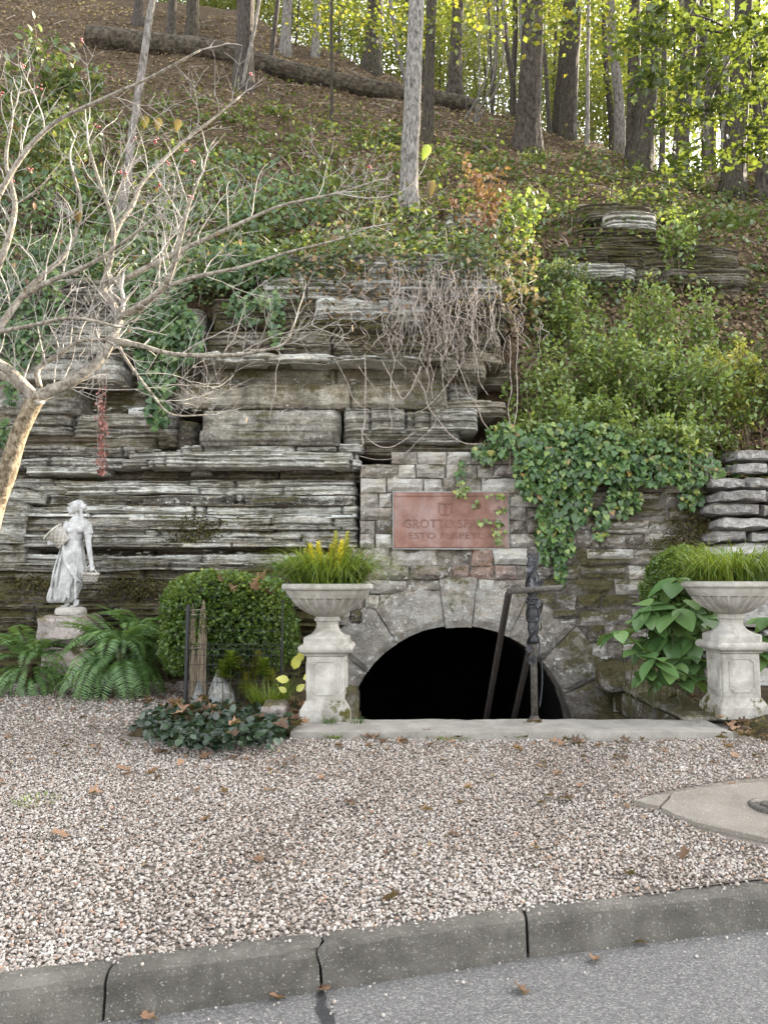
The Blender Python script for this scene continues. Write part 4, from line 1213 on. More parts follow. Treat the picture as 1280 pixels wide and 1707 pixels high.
# ------------------------------------------------------------------ urns on pedestals
def rounded_sq(prof, cham=0.0):
    """square section profile: (half width, z) list; cham cuts the corners"""
    V, F = [], []
    for hw, z in prof:
        c = min(cham, hw * 0.5)
        pts = [(-hw + c, -hw), (hw - c, -hw), (hw, -hw + c), (hw, hw - c), (hw - c, hw), (-hw + c, hw), (-hw, hw - c), (-hw, -hw + c)]
        V += [(x, y, z) for x, y in pts]
    n = 8
    for i in range(len(prof) - 1):
        for k in range(n):
            k2 = (k + 1) % n
            F.append((i * n + k, i * n + k2, (i + 1) * n + k2, (i + 1) * n + k))
    F.append(tuple(reversed(range(n)))); F.append(tuple((len(prof) - 1) * n + k for k in range(n)))
    return V, F
def make_urn(loc, label, rot):
    root = empty('planter_urn', loc, label, 'urn', 'cast stone urns on pedestals')
    root.rotation_euler = (0, 0, rot)
    ped = child('pedestal', mesh('pedestal', *rounded_sq([(0.150, 0.155), (0.150, 0.505)], 0.012)), M['urn'], root)
    child('plinth', mesh('plinth', *rounded_sq([(0.200, 0.0), (0.200, 0.055), (0.196, 0.085), (0.178, 0.115), (0.172, 0.125), (0.158, 0.150), (0.150, 0.157)], 0.012)), M['urn_base'], root)
    child('cap', mesh('cap', *rounded_sq([(0.150, 0.500), (0.166, 0.508), (0.172, 0.520), (0.190, 0.528), (0.206, 0.540), (0.212, 0.558), (0.209, 0.578), (0.196, 0.592), (0.176, 0.596)], 0.010)), M['urn'], root)
    # recessed panel outline on each face
    for k in range(4):
        mb = MB()
        w, h, c, b = 0.105, 0.135, 0.026, 0.006
        zc = 0.335
        outline = [(-w + c, -h), (w - c, -h), (w - c, -h + c * .55), (w, -h + c), (w, h - c), (w - c, h - c * .55), (w - c, h), (-w + c, h), (-w + c, h - c * .55), (-w, h - c), (-w, -h + c), (-w + c, -h + c * .55)]
        n = len(outline)
        V, F = [], []
        for q, (sc, yy) in enumerate(((1.02, -0.1485), (1.0, -0.160), (0.90, -0.160), (0.87, -0.1495))):
            V += [(x * sc, yy, zc + z * (1 - (1 - sc) * w / h)) for x, z in outline]
        for q in range(3):
            for i in range(n):
                j = (i + 1) % n
                F.append((q * n + i, q * n + j, (q + 1) * n + j, (q + 1) * n + i))
        o = child('panel', mesh('panel', V, F), M['urn'], ped, rot=(0, 0, k * math.pi / 2))
    # foot: square block flaring to a round neck
    V, F = [], []
    N = 32
    prof = [(0.176, 0.594, 1.0), (0.176, 0.640, 1.0), (0.168, 0.652, 1.0), (0.140, 0.664, 0.7), (0.112, 0.688, 0.3), (0.095, 0.715, 0.0), (0.088, 0.745, 0.0), (0.094, 0.768, 0.0), (0.106, 0.776, 0.0), (0.108, 0.790, 0.0), (0.098, 0.800, 0.0), (0.094, 0.812, 0)]
    for r, z, sq in prof:
        for k in range(N):
            a = 2 * math.pi * (k + 0.5) / N
            m = max(abs(math.cos(a)), abs(math.sin(a)))
            rr = r * ((1 - sq) + sq / m)
            V.append((rr * math.cos(a), rr * math.sin(a), z))
    for i in range(len(prof) - 1):
        for k in range(N):
            k2 = (k + 1) % N
            F.append((i * N + k, i * N + k2, (i + 1) * N + k2, (i + 1) * N + k))
    F.append(tuple(reversed(range(N)))); F.append(tuple((len(prof) - 1) * N + k for k in range(N)))
    child('foot', mesh('foot', V, F), M['urn'], root)
    # fluted bowl
    N = 144; nfl = 24
    prof = [(0.085, 0.806, 0), (0.115, 0.818, .1), (0.165, 0.838, .6), (0.215, 0.866, 1), (0.258, 0.900, 1), (0.292, 0.938, 1), (0.302, 0.952, 1), (0.309, 0.960, 0), (0.330, 0.990, 0), (0.346, 1.020, 0), (0.350, 1.024, 0), (0.366, 1.028, 0), (0.374, 1.040, 0), (0.372, 1.060, 0), (0.366, 1.072, 0), (0.350, 1.076, 0), (0.338, 1.070, 0), (0.325, 1.03, 0), (0.30, 0.99, 0), (0.2, 0.98, 0)]
    V, F = [], []
    for r, z, fl in prof:
        for k in range(N):
            a = 2 * math.pi * k / N
            ph = (k * nfl / N) % 1.0
            d = 1.0 if 0.22 < ph < 0.86 else 0.0
            rr = r - fl * d * 0.02
            V.append((rr * math.cos(a), rr * math.sin(a), z))
    for i in range(len(prof) - 1):
        for k in range(N):
            k2 = (k + 1) % N
            F.append((i * N + k, i * N + k2, (i + 1) * N + k2, (i + 1) * N + k))
    F.append(tuple(reversed(range(N))))
    bowl = child('bowl', mesh('bowl', V, F), M['urn'], root)
    soil = MB(); soil.add(*lathe([(0.31, 0.985), (0.31, 1.02), (0.15, 1.035), (0.0001, 1.04)], 24))
    child('soil', soil.mesh('soil'), M['bed_soil'], root)
    return root
pL = G(545, 1196, ZLEDGE); pR = G(1224, 1189, 0.40)
urnL = make_urn((pL.x, pL.y, ZLEDGE - 0.004), 'cast stone urn planter with golden spikes and grass, by the fence panel', math.radians(-2))
urnR = make_urn((pR.x, pR.y, 0.385), 'cast stone urn planter of arching grass, beside big-leaved hydrangea', math.radians(3))

# ------------------------------------------------------------------ iron post and hand rails
def build_post():
    b = P(891, 1199, LEDGE_Y1 - 0.1); b.z = ZLEDGE
    root = empty('iron_post', b, 'black iron post with ball finial and twining metal vine', 'post')
    H = 1.36
    child('base_plate', mesh('base_plate', *lathe([(0.052, -0.004), (0.052, 0.012), (0.036, 0.02), (0.034, 0.035), (0.028, 0.04)], 20)), M['iron_rust'], root)
    child('shaft', mesh('shaft', *tube([(0, 0, 0.02), (0, 0, 0.5), (0, 0, 0.56), (0, 0, 0.62)], [0.027, 0.027, 0.027, 0.03], 16), True), M['iron_rust'], root)
    pts = [(0, 0, z) for z in np.linspace(0.6, H - 0.07, 24)]
    rad = [0.04 + 0.005 * math.sin(i * 1.9) + 0.003 * math.sin(i * 5.1) for i in range(24)]
    child('sleeve', mesh('sleeve', *tube(pts, rad, 14), True), M['iron'], root)
    for z, r in ((0.92, 0.054), (0.955, 0.05), (0.89, 0.05), (1.02, 0.048), (0.78, 0.05)):
        child('collar', mesh('collar', *lathe([(r - 0.01, z - 0.012), (r, z - 0.006), (r, z + 0.006), (r - 0.01, z + 0.012)], 18)), M['iron'], root)
    V = ICO_V
    import bmesh
    bm = bmesh.new(); bmesh.ops.create_uvsphere(bm, u_segments=20, v_segments=14, radius=0.042)
    me = bpy.data.meshes.new('finial'); bm.to_mesh(me); bm.free()
    me.polygons.foreach_set('use_smooth', np.ones(len(me.polygons), bool))
    child('finial', me, M['iron_rust'], root, (0, 0, H - 0.035))
    # twining stem
    for (ph, z0, z1, turns, rr) in ((0.4, 0.10, 1.30, 2.3, 0.047), (2.6, 0.55, 1.32, 1.6, 0.049)):
        pts = []
        for i in range(70):
            t = i / 69; a = ph + turns * 2 * math.pi * t
            z = z0 + (z1 - z0) * t
            r = rr + (0.007 * math.sin(t * 9) ** 2 if z > 0.5 else 0.03 * math.sin(min(1, (z - z0) / 0.5) * math.pi))
            if z < 0.5: a = ph
            pts.append((r * math.cos(a), r * math.sin(a), z))
        child('vine_stem', mesh('vine_stem', *tube(pts, 0.0075, 6), True), M['iron'], root)
    lv = leaf_lobed()
    for i in range(17):
        z = R.choice([0.45, 0.5, 0.56, 0.62, 0.7, 0.8, 0.88, 0.97, 1.0, 1.05, 1.18, 1.25]) + R.uniform(-.02, .02)
        a = R.uniform(-2.9, 0.2)
        o = child('metal_leaf', me_lobed(), M['foil'], root, (0.055 * math.cos(a), 0.055 * math.sin(a), z), (R.uniform(0.9, 2.2), R.uniform(-.6, .6), a + math.pi / 2 + R.uniform(-.5, .5)), (0.075,) * 3)
    # cross bar that ties the two rails
    c0 = P(846, 986, 6.15); c1 = P(936, 980, 6.22)
    rl = empty('hand_rail', (1.1, 6.2, ZLEDGE), 'pair of black iron hand rails sloping down into the arch', 'railing')
    rl['label'] = 'black iron hand rails sloping from a cross bar down into the arch'
    link('cross_bar', mesh('cross_bar', *tube([c0, (c0 + c1) / 2, c1], [0.026, 0.024, 0.026], 12), True), M['iron_rust'], rl)
    for x, y0 in ((c0.x + 0.01, 6.16), (1.245, 6.24)):
        z0 = c0.z - 0.012
        pts = [(x, y0, z0 - (y0 - 6.16) * 0.84), (x, 8.3, z0 - (8.3 - 6.16) * 0.84)]
        V, F = tube(pts, [0.027, 0.027], 4)
        link('rail', mesh('rail', V, F), M['iron_rail'], rl)
        link('baluster', mesh('baluster', *tube([(x, 8.2, z0 - (8.2 - 6.16) * 0.84), (x, 8.2, -1.22)], 0.018, 6)), M['iron_rail'], rl)
M['iron_rail'] = plain('brown_iron', (0.035, 0.03, 0.027), 0.6, 0.3, 0.0, 0.5, 45.0, (0.06, 0.05, 0.045))
def leaf_lobed():
    """five-lobed leaf, unit length along +Y, slightly cupped"""
    pr = [(0, 0), (0.16, -0.04), (0.42, 0.06), (0.30, 0.26), (0.52, 0.50), (0.26, 0.52), (0.17, 0.72), (0, 1.0)]
    pts = pr + [(-x, y) for x, y in reversed(pr[1:-1])]
    V = [(0, 0.32, -0.03)] + [(x, y, 0.10 * abs(x) - 0.12 * (y - 0.4) ** 2) for x, y in pts]
    n = len(pts)
    F = [(0, 1 + i, 1 + (i + 1) % n) for i in range(n)]
    return np.array(V), np.array(F)
def leaf_heart():
    pr = [(0, 0.06), (0.14, 0.0), (0.34, 0.04), (0.46, 0.24), (0.42, 0.46), (0.30, 0.60), (0.16, 0.80), (0, 1.0)]
    pts = pr + [(-x, y) for x, y in reversed(pr[1:-1])]
    V = [(0, 0.36, -0.02)] + [(x, y, 0.16 * abs(x) - 0.22 * (y - 0.35) ** 2) for x, y in pts]
    n = len(pts)
    return np.array(V), np.array([(0, 1 + i, 1 + (i + 1) % n) for i in range(n)])
_lob = {}
def me_lobed():
    if 'm' not in _lob:
        V, F = leaf_lobed(); _lob['m'] = mesh('lobed_leaf', V, F)
    return _lob['m']
build_post()

# ------------------------------------------------------------------ statue of a woman with baskets
def ellipse_ring(cx, cy, z, rx, ry, n, fold=0.0, k=9, ph=0.0):
    out = []
    for i in range(n):
        a = 2 * math.pi * i / n
        f = 1 + fold * (math.sin(k * a + ph) * 0.6 + 0.4 * math.sin((k * 1.7) * a + 1.3 + ph * 2))
        out.append((cx + rx * f * math.cos(a), cy + ry * f * math.sin(a), z))
    return out
def loft(rings):
    n = len(rings[0]); V = [p for r in rings for p in r]; F = []
    for i in range(len(rings) - 1):
        for k in range(n):
            k2 = (k + 1) % n
            F.append((i * n + k, i * n + k2, (i + 1) * n + k2, (i + 1) * n + k))
    F.append(tuple(reversed(range(n)))); F.append(tuple((len(rings) - 1) * n + k for k in range(n)))
    return V, F
def ball(c, r, sc=(1, 1, 1), n=14):
    V, F = [], []
    rings = []
    for i in range(1, n):
        t = math.pi * i / n
        rings.append([(c[0] + r * sc[0] * math.sin(t) * math.cos(2 * math.pi * k / 18), c[1] + r * sc[1] * math.sin(t) * math.sin(2 * math.pi * k / 18), c[2] - r * sc[2] * math.cos(t)) for k in range(18)])
    return loft(rings)
def remeshed(mb, name, voxel, smooth_it=2):
    me = mb.mesh(name)
    o = bpy.data.objects.new('tmp', me); COL.objects.link(o)
    md = o.modifiers.new('r', 'REMESH'); md.mode = 'VOXEL'; md.voxel_size = voxel
    if smooth_it:
        sm = o.modifiers.new('s', 'SMOOTH'); sm.iterations = smooth_it; sm.factor = 0.5
    dg = bpy.context.evaluated_depsgraph_get(); dg.update()
    out = bpy.data.meshes.new_from_object(o.evaluated_get(dg))
    bpy.data.objects.remove(o)
    out.polygons.foreach_set('use_smooth', np.ones(len(out.polygons), bool))
    out.materials.clear()
    return out
def build_statue():
    yS = 8.12
    base = P(118, 1024, yS)
    ppm = F_PX / yS
    root = empty('garden_statue', base, 'pale stone statue of a robed woman carrying two baskets, on a rock plinth', 'statue')
    def L(u, v, d=0.0): return ((u - 118) / ppm, d, (1024 - v) / ppm)
    mb = MB()
    n = 72
    rows = [  # v, left, right, depth half, fold
        (1005, 86, 120, .075, .16), (1001, 82, 124, .095, .17), (993, 83, 128, .10, .15), (981, 86, 133, .10, .13), (966, 90, 139, .10, .10),
        (950, 94, 143, .10, .08), (934, 97, 139, .096, .055), (920, 99.5, 137, .09, .045), (908, 103, 134, .078, .03), (902, 104.5, 133.5, .074, .02),
        (894, 106, 135.5, .078, .02), (885, 107.5, 138.5, .084, .015), (877, 108.5, 140.5, .08, .01), (870, 110, 141, .066, 0), (865, 113, 136.5, .05, 0),
        (861, 117, 131, .04, 0), (856, 118.5, 128.5, .034, 0), (852, 119, 127.5, .032, 0)]
    rings = []
    for v, l, r, d, fo in rows:
        c = L((l + r) / 2, v); w = (r - l) / 2 / ppm
        rings.append(ellipse_ring(c[0], 0.0 - 0.01 * (v > 930), c[2], w, d, n, fo, 10, (1004 - v) * 0.012))
    mb.add(*loft(rings))
    # bust
    for (u, v) in ((116, 886), (131, 886)): mb.add(*ball(L(u, v, -0.058), 0.038, (1, .8, .9)))
    # over-skirt swag
    pts = catmull([L(106, 905, -.085), L(112, 935, -.105), L(128, 962, -.108), L(139, 972, -.06)], 8)
    mb.add(*tube(pts, lerp_list([.012, .018, .02, .012], len(pts)), 8))
    for (ua, ub) in ((98, 90), (104, 97), (110, 106), (122, 120), (131, 131)):
        pts = catmull([L(ua + 6, 912, -.08), L((ua + ub) / 2, 955, -.105), L(ub, 998, -.10)], 8)
        mb.add(*tube(pts, lerp_list([.005, .012, .014], len(pts)), 6))
    # flying hem
    pts = catmull([L(100, 960, -.07), L(88, 985, -.06), L(83, 1000, -.04), L(90, 1005, -.03)], 8)
    mb.add(*tube(pts, lerp_list([.02, .026, .018, .01], len(pts)), 8))
    # head turned to the picture's left, with face, hair, bun and braid
    hc = L(120.5, 846.5, -0.012)
    mb.add(*ball(hc, 0.062, (0.92, 0.86, 1.14)))
    mb.add(*ball(L(115.8, 853, -.022), 0.038, (0.95, .85, .85)))                    # jaw
    mb.add(*tube([L(111.8, 845, -.035), L(109.0, 850, -.040), L(112, 851.2, -.036)], [.007, .013, .009], 8))   # nose
    mb.add(*ball(L(111.2, 853.6, -.034), 0.012, (1, 1, .6)))                        # lips
    mb.add(*ball(L(112.6, 857.2, -.03), 0.015))                                     # chin
    mb.add(*tube([L(113.2, 844.2, -.05), L(112.4, 843.6, -.03), L(113.4, 844.0, -.006)], [.008, .009, .008], 6))    # brow
    mb.add(*ball(L(125, 842.0, 0.004), 0.060, (0.95, 1.0, 0.9)))                 # hair cap
    mb.add(*ball(L(133, 846, -.008), 0.042, (1.0, 1.0, 0.95)))                    # bun
    for i in range(9):
        a = i / 8
        mb.add(*ball(L(112.5 + 17 * a, 842.5 - 4.0 * math.sin(a * math.pi), -0.052 + 0.02 * a), 0.014, (1, 1, .8), 8))
    for i in range(9):
        t = i / 8
        mb.add(*ball(L(131 + 5 * t, 853 + 27 * t, -0.035 - 0.02 * t), 0.019 - 0.005 * t, (1, 1, 1), 8))
    # arms
    arm = catmull([L(138.5, 872, -.01), L(144, 889, -.03), L(146, 905, -.045), L(150, 925, -.055), L(154, 943, -.06)], 6)
    mb.add(*tube(arm, lerp_list([.042, .037, .030, .026, .019], len(arm)), 12))
    arm = catmull([L(111.5, 873, -.02), L(105, 886, -.05), L(101, 899, -.075), L(97, 906, -.10), L(90, 908, -.115)], 6)
    mb.add(*tube(arm, lerp_list([.042, .037, .031, .026, .02], len(arm)), 12))
    mb.add(*tube([L(140, 876, -.01), L(145.5, 893, -.03)], [.05, .048], 12))        # short sleeve
    # hands with fingers
    for k in range(4):
        mb.add(*tube([L(152.5 + k * 1.5, 944, -.07 + .008 * k), L(152.8 + k * 1.5, 950, -.078 + .006 * k), L(151.8 + k * 1.5, 953.5, -.07)], [.0075, .007, .006], 6))
        mb.add(*tube([L(90, 904 + k * 1.7, -.12), L(85.5, 905 + k * 1.6, -.125), L(83.2, 904 + k * 1.6, -.115)], [.0075, .007, .006], 6))
    mb.add(*tube([L(151, 943, -.075), L(149, 947, -.085), L(150, 950, -.08)], [.008, .0075, .006], 6))
    mb.add(*ball(L(154, 943.5, -.06), .024, (.8, .7, 1.1), 8)); mb.add(*ball(L(91, 906, -.118), .024, (1, .7, .9), 8))
    mb.add(*tube([L(92, 902, -.125), L(89, 899.5, -.13), L(87.5, 899.5, -.125)], [.008, .0075, .006], 6))
    # ankles and feet
    for (u, v) in ((112, 0), (127, 0)):
        mb.add(*tube([L(u, 1000, -.01), L(u, 1010, -.015)], [.03, .026], 10))
        mb.add(*ball(L(u - 3, 1012, -.045), .034, (.75, 1.5, .62), 8))
    me = remeshed(mb, 'figure', 0.0048, 1)
    child('figure', me, M['statue'], root)
    # baskets: woven rings
    def basket(c, axis, r0, r1, h, nring, name):
        V, F = [], []
        ax = Vector(axis).normalized(); q = ax.to_track_quat('Z', 'Y')
        N = 40; rows_ = []
        for i in range(nring * 2 + 1):
            t = i / (nring * 2)
            r = r0 + (r1 - r0) * t + (0.006 if i % 2 else 0)
            ring = []
            for k in range(N):
                a = 2 * math.pi * k / N
                rr = r + 0.0045 * (1 if ((k // 2 + i // 2) % 2) else -1)
                ring.append(Vector(c) + q @ Vector((rr * math.cos(a), rr * math.sin(a), h * t)))
            rows_.append(ring)
        rim = [Vector(c) + q @ Vector(((r1 + 0.014) * math.cos(2 * math.pi * k / N), (r1 + 0.014) * math.sin(2 * math.pi * k / N), h)) for k in range(N)]
        rim2 = [Vector(c) + q @ Vector(((r1 + 0.010) * math.cos(2 * math.pi * k / N), (r1 + 0.010) * math.sin(2 * math.pi * k / N), h + 0.018)) for k in range(N)]
        ins = [Vector(c) + q @ Vector(((r1 - 0.012) * math.cos(2 * math.pi * k / N), (r1 - 0.012) * math.sin(2 * math.pi * k / N), h + 0.012)) for k in range(N)]
        ins2 = [Vector(c) + q @ Vector(((r0 - 0.012) * math.cos(2 * math.pi * k / N), (r0 - 0.012) * math.sin(2 * math.pi * k / N), 0.02)) for k in range(N)]
        return child(name, mesh(name, *loft([[tuple(p) for p in r] for r in rows_ + [rim, rim2, ins, ins2]])), M['statue_basket'], root)
    basket(L(108, 908, -.05), (-0.62, -0.10, 0.62), .074, .105, .165, 7, 'basket')
    basket(L(152, 970, -.065), (0.05, -0.05, 1), .062, .078, .075, 4, 'basket')
    hp = catmull([L(141, 957, -.065), L(147, 951, -.07), L(158, 951, -.07), L(164, 957, -.065)], 6)
    child('basket_handle', mesh('basket_handle', *tube(hp, .007, 6), True), M['statue_basket'], root)
    # rocks and flowers filling the small round base
    child('base', mesh('base', *lathe([(0.155, 0.0), (0.157, 0.03), (0.150, 0.055), (0.135, 0.07), (0.10, 0.078), (0.0001, 0.08)], 30)), M['statue_basket'], root)
    # plinth of two rough rocks, a thing of its own
    pl = empty('rock_plinth', (base.x, yS, 0.3), 'two rough stacked blocks under the statue', 'plinth')
    link('stone', noisy_box(XU(80, yS), XU(168, yS), yS - 0.24, yS + 0.28, ZV(1072, yS), base.z - 0.002, 661, (7, 6, 5), 0.022, 0.06), M['pink_rock'], pl)
    link('stone', noisy_box(XU(84, yS), XU(172, yS), yS - 0.22, yS + 0.28, 0.28, ZV(1073, yS), 662, (7, 6, 6), 0.03, 0.06), M['pink_rock'], pl)
build_statue()

# ------------------------------------------------------------------ leaf shapes
def leaf4(w=0.32, fold=0.10):
    return np.array([(0, 0, 0), (w, 0.45, fold), (0, 1, -0.05), (-w, 0.45, fold)]), np.array([(0, 1, 2), (0, 2, 3)])
def leaf8(w=0.30, fold=0.08, curl=0.25):
    ys = [0, 0.22, 0.5, 0.78, 1.0]; ws = [0.0, 0.8, 1.0, 0.62, 0.0]
    V, F = [], []
    for y, k in zip(ys, ws):
        z = -curl * y * y
        V += [(-w * k, y, z + fold * k), (0, y, z), (w * k, y, z + fold * k)]
    for i in range(4):
        a = i * 3
        F += [(a, a + 1, a + 4, a + 3), (a + 1, a + 2, a + 5, a + 4)]
    return np.array(V), np.array(F)
L4 = leaf4(); L4W = leaf4(0.42, 0.12); L4N = leaf4(0.2, 0.06); L8 = leaf8()
IVY = leaf_lobed(); HEART = leaf_heart()
def rands(n): return NR.random(n)
def scatter_leaves(name, base, pos, axis, nrm, size, mat, parent=None, rnd=None):
    me = scatter_mesh(name, base, pos, frames(axis, nrm), size, rnd)
    return link(name, me, M[mat], parent)
def leaf_cloud(n, hang=0.3, out=None):
    """random leaf axes and normals: mostly level, tips drooping"""
    a = NR.normal(size=(n, 3)); a[:, 2] = a[:, 2] * 0.35 - hang
    nrm = NR.normal(size=(n, 3)) * 0.5; nrm[:, 2] += 1.0
    if out is not None: a += out * 0.8; nrm += out * 0.5
    return unit(a), unit(nrm)

# ------------------------------------------------------------------ trees on the slope
def bark_tube(pts, rads, n=14, seed=0, amp=0.06, freq=7.0, per=None):
    V, F = tube(pts, rads, n)
    V = np.array([tuple(v) for v in V]); m = len(pts)
    c = np.repeat(np.array([tuple(p) for p in pts]), n, 0); r = np.repeat(np.array(rads), n)
    d = V - c
    q = np.stack([V[:, 0] * freq, V[:, 1] * freq, V[:, 2] * freq * 0.45], 1)
    f = 1 + (fbm(q, seed, 3) - 0.5) * 2 * amp
    V = c + d * f[:, None]
    return V, F
def make_tree(base, r, top, mat, label, cat='tree', group='trees on the wooded slope', h=9.0, seed=1, flare=1.45, crown=None, name='tree', segs=None, bends=None, n=14):
    root = empty(name, (base.x, base.y, base.z - 0.15), label, cat, group)
    b = Vector((base.x, base.y, base.z - 0.3)); e = Vector(top); b = b - (e - b).normalized() * 0.8
    d = (e - b)
    m = segs or 34
    pts, rads = [], []
    for i in range(m):
        t = i / (m - 1)
        p = b + d * t
        p += Vector((float(n1(t * 2.2 + seed, 300 + seed)[0]), float(n1(t * 2.2 + seed, 350 + seed)[0]), 0)) * (r * (0.8 if bends is None else bends)) * min(1, t * 4)
        pts.append(p)
        z = t * d.length
        fl = 1 + (flare - 1) * math.exp(-max(z - 1.1, 0) / (r * 1.6))
        rads.append(r * fl * (1 - 0.45 * t))
    V, F = bark_tube(pts, rads, n, seed, 0.10, 5.0 / max(r, 0.05) * 0.25)
    link('trunk', mesh('trunk', V, F, False), M[mat], root)
    return root, pts, rads
def crown_mesh(seed, rx, rz, n, size, clumps=26):
    rs = np.random.default_rng(seed)
    c = unit(rs.normal(size=(clumps, 3))) * rs.uniform(0.35, 1.0, (clumps, 1)) * np.array([rx, rx, rz])
    cs = rs.uniform(0.28, 0.55, clumps) * rx
    k = rs.integers(0, clumps, n)
    off = rs.normal(size=(n, 3)) * cs[k][:, None] * np.array([0.62, 0.62, 0.36])
    pos = c[k] + off
    a = rs.normal(size=(n, 3)); a[:, 2] = a[:, 2] * 0.4 - 0.25
    nrm = rs.normal(size=(n, 3)) * 0.55; nrm[:, 2] += 0.9
    shade = rs.random(clumps)[k] * 0.5 + rs.random(n) * 0.5
    return scatter_mesh('crown', L4W, pos, frames(unit(a), unit(nrm)), rs.uniform(0.7, 1.3, n) * size, shade), c
CR = [crown_mesh(61 + i, 2.3, 2.0, 2600, 0.15) for i in range(3)]
def tree_at(u, v, w, utop, vtop, mat, label, h=10.0, seed=1, y0=9.3, crown=True, name='tree', **kw):
    b = hit_terrain(u, v, y0)
    t = P(utop, vtop, b.y)
    d = (t - b).normalized()
    top = b + d * h
    r = w / 2 * b.y / F_PX
    root, pts, rads = make_tree(b, r, top, mat, label, seed=seed, name=name, **kw)
    if crown:
        me, cs = CR[seed % 3]
        loc = top - root.location + Vector((0, 0, -0.6))
        sc = min(1.0 + r, h / 7.0)
        if len(me.materials) == 0: me.materials.append(M['leaf_forest'])
        o = child('crown', me, None, root, loc, (0, 0, seed * 1.7), (sc * 0.8,) * 3)
        # limbs carrying the crown
        mb = MB()
        for q in range(7):
            e = top + Vector(cs[q * 3]) * sc * 0.8 + Vector((0, 0, -0.6))
            s = pts[int(len(pts) * R.uniform(0.72, 0.95))]
            mid = (s + e) / 2 + Vector((0, 0, -0.2))
            mb.add(*tube([s, mid, e], [r * 0.35, r * 0.22, 0.012], 6))
        link('limbs', mb.mesh('limbs', True), M[mat], root)
    return root
TREES = [
    # u, v base, width, u top, v top, bark, label, height
    (680, 356, 33, 692, 0, 'bark_lichen', 'pale lichen-covered tree trunk rooted at the top of the bluff', 9),
    (711, 236, 20, 718, 0, 'bark', 'slim grey trunk just behind the pale lichen-covered one', 10),
    (876, 250, 44, 884, 0, 'bark_pine', 'thick straight pine with plated dark bark', 13),
    (945, 216, 26, 957, 0, 'bark', 'brown trunk with a knotted ring, uphill of the thick plated pine', 11),
    (1066, 256, 36, 1085, 0, 'bark', 'leaning trunk sunlit down one side, paired with a reddish trunk', 11),
    (1052, 236, 24, 1056, 0, 'bark_pine', 'reddish straight trunk directly behind the leaning sunlit one', 11),
    (1128, 262, 28, 1150, 0, 'bark', 'greyish trunk standing between the leaning pair and the big maple', 10),
    (1220, 330, 40, 1238, 0, 'bark', 'big grey maple trunk with low dark green boughs', 9),
    (1268, 332, 26, 1290, 0, 'bark_pine', 'reddish-brown trunk just downhill of the big maple', 9),
    (1100, 246, 11, 1110, 0, 'bark_dark', 'thin dark trunk beside the leaning sunlit pair', 8),
    (1204, 290, 13, 1212, 0, 'bark_pale', 'slim pale trunk half hidden behind the big maple', 8),
    (405, 146, 33, 408, 0, 'bark_dark', 'dark trunk growing just below the fallen log', 11),
    (318, 74, 24, 322, -40, 'bark', 'grey trunk standing uphill of the fallen log, widest of its cluster', 9),
    (284, 60, 16, 290, -40, 'bark_dark', 'dark slim trunk uphill behind the fallen log', 9),
    (474, 88, 19, 478, -40, 'bark_pale', 'pale sunlit stump-like trunk uphill of the fallen log', 9),
    (526, 92, 14, 530, -40, 'bark_pale', 'narrow pale trunk next to the sunlit stump-like one', 9),
    (617, 104, 30, 622, -40, 'bark', 'broad grey trunk at the crest above the log end', 9),
    (757, 142, 24, 760, -40, 'bark_pine', 'red-brown trunk at the crest behind the slim grey one', 9),
    (448, 120, 10, 462, 0, 'bark_dark', 'thin dark trunk leaning over the middle of the log', 7),
    (230, 40, 18, 236, -60, 'bark_dark', 'dark trunk above the butt end of the log', 8),
]
for i, (u, v, w, ut, vt, mt, lab, h) in enumerate(TREES):
    tree_at(u, v, w, ut, vt, mt, lab, h + 2.5, i + 1, crown=(i % 3 == 0))
SAPL = [(550, 216, 7, 554, 0, 'bark', 4.2, 'straight thin sapling standing alone below the log'), (976, 240, 8, 980, 0, 'bark_pale', 5.5, 'thin pale sapling beside the knotted brown trunk'), (400, 152, 7, 432, 0, 'bark_pale', 4.5, 'thin curved pale sapling against the dark trunk below the log')]
for i, (u, v, w, ut, vt, mt, h, lab) in enumerate(SAPL):
    tree_at(u, v, w, ut, vt, mt, lab, h + 2, 40 + i, crown=False, name='sapling', bends=2.5, n=8)
# the leaning pale sapling in front of the bluff top
b0 = P(214, 262, 10.6); 
rt, _, _ = make_tree(b0 + Vector((-0.03, 0, -0.15)), 0.062, b0 + (P(282, -160, 10.9) - b0) * 1.6, 'bark_pale', 'leaning pale sapling rising from the tangled slope', h=5, seed=71, name='sapling', bends=1.5, flare=1.15)
# thin trunks all over the crest
rs = np.random.default_rng(5)
for i in range(64):
    u = rs.uniform(560, 1290) if i < 52 else rs.uniform(150, 560)
    crest = float(np.interp(u, [100, 250, 600, 760, 900, 1050, 1200, 1280], [0, 20, 110, 160, 205, 255, 300, 330]))
    x_d = (u - 640) / F_PX
    y = float(np.interp(u, [100, 640, 900, 1080, 1280], [27, 23, 20, 18.5, 16.0])) + rs.uniform(-0.5, 9.0)
    x = x_d * y * 1.03
    z = float(terrain_z([x], [y])[0])
    w = rs.uniform(0.035, 0.10) if rs.random() < 0.75 else rs.uniform(0.12, 0.2)
    lean = rs.normal() * 0.8
    bb = Vector((x, y, z))
    mt = rs.choice(['bark_dark', 'bark', 'bark_pale', 'bark_dark'])
    make_tree(bb, w, bb + Vector((lean, 0, 8.5)), mt, {'bark_dark': 'dark ', 'bark': 'grey-brown ', 'bark_pale': 'pale '}[str(mt)] + ('stout' if w > 0.11 else 'slender') + ' background trunk among the sunlit foliage at the crest', group=('stout ' if w > 0.11 else 'slender ') + {'bark_dark': 'dark', 'bark': 'grey-brown', 'bark_pale': 'pale'}[str(mt)] + ' trunks along the crest', seed=90 + i, name='slim_tree', bends=2.5, n=7, segs=16, flare=1.2)

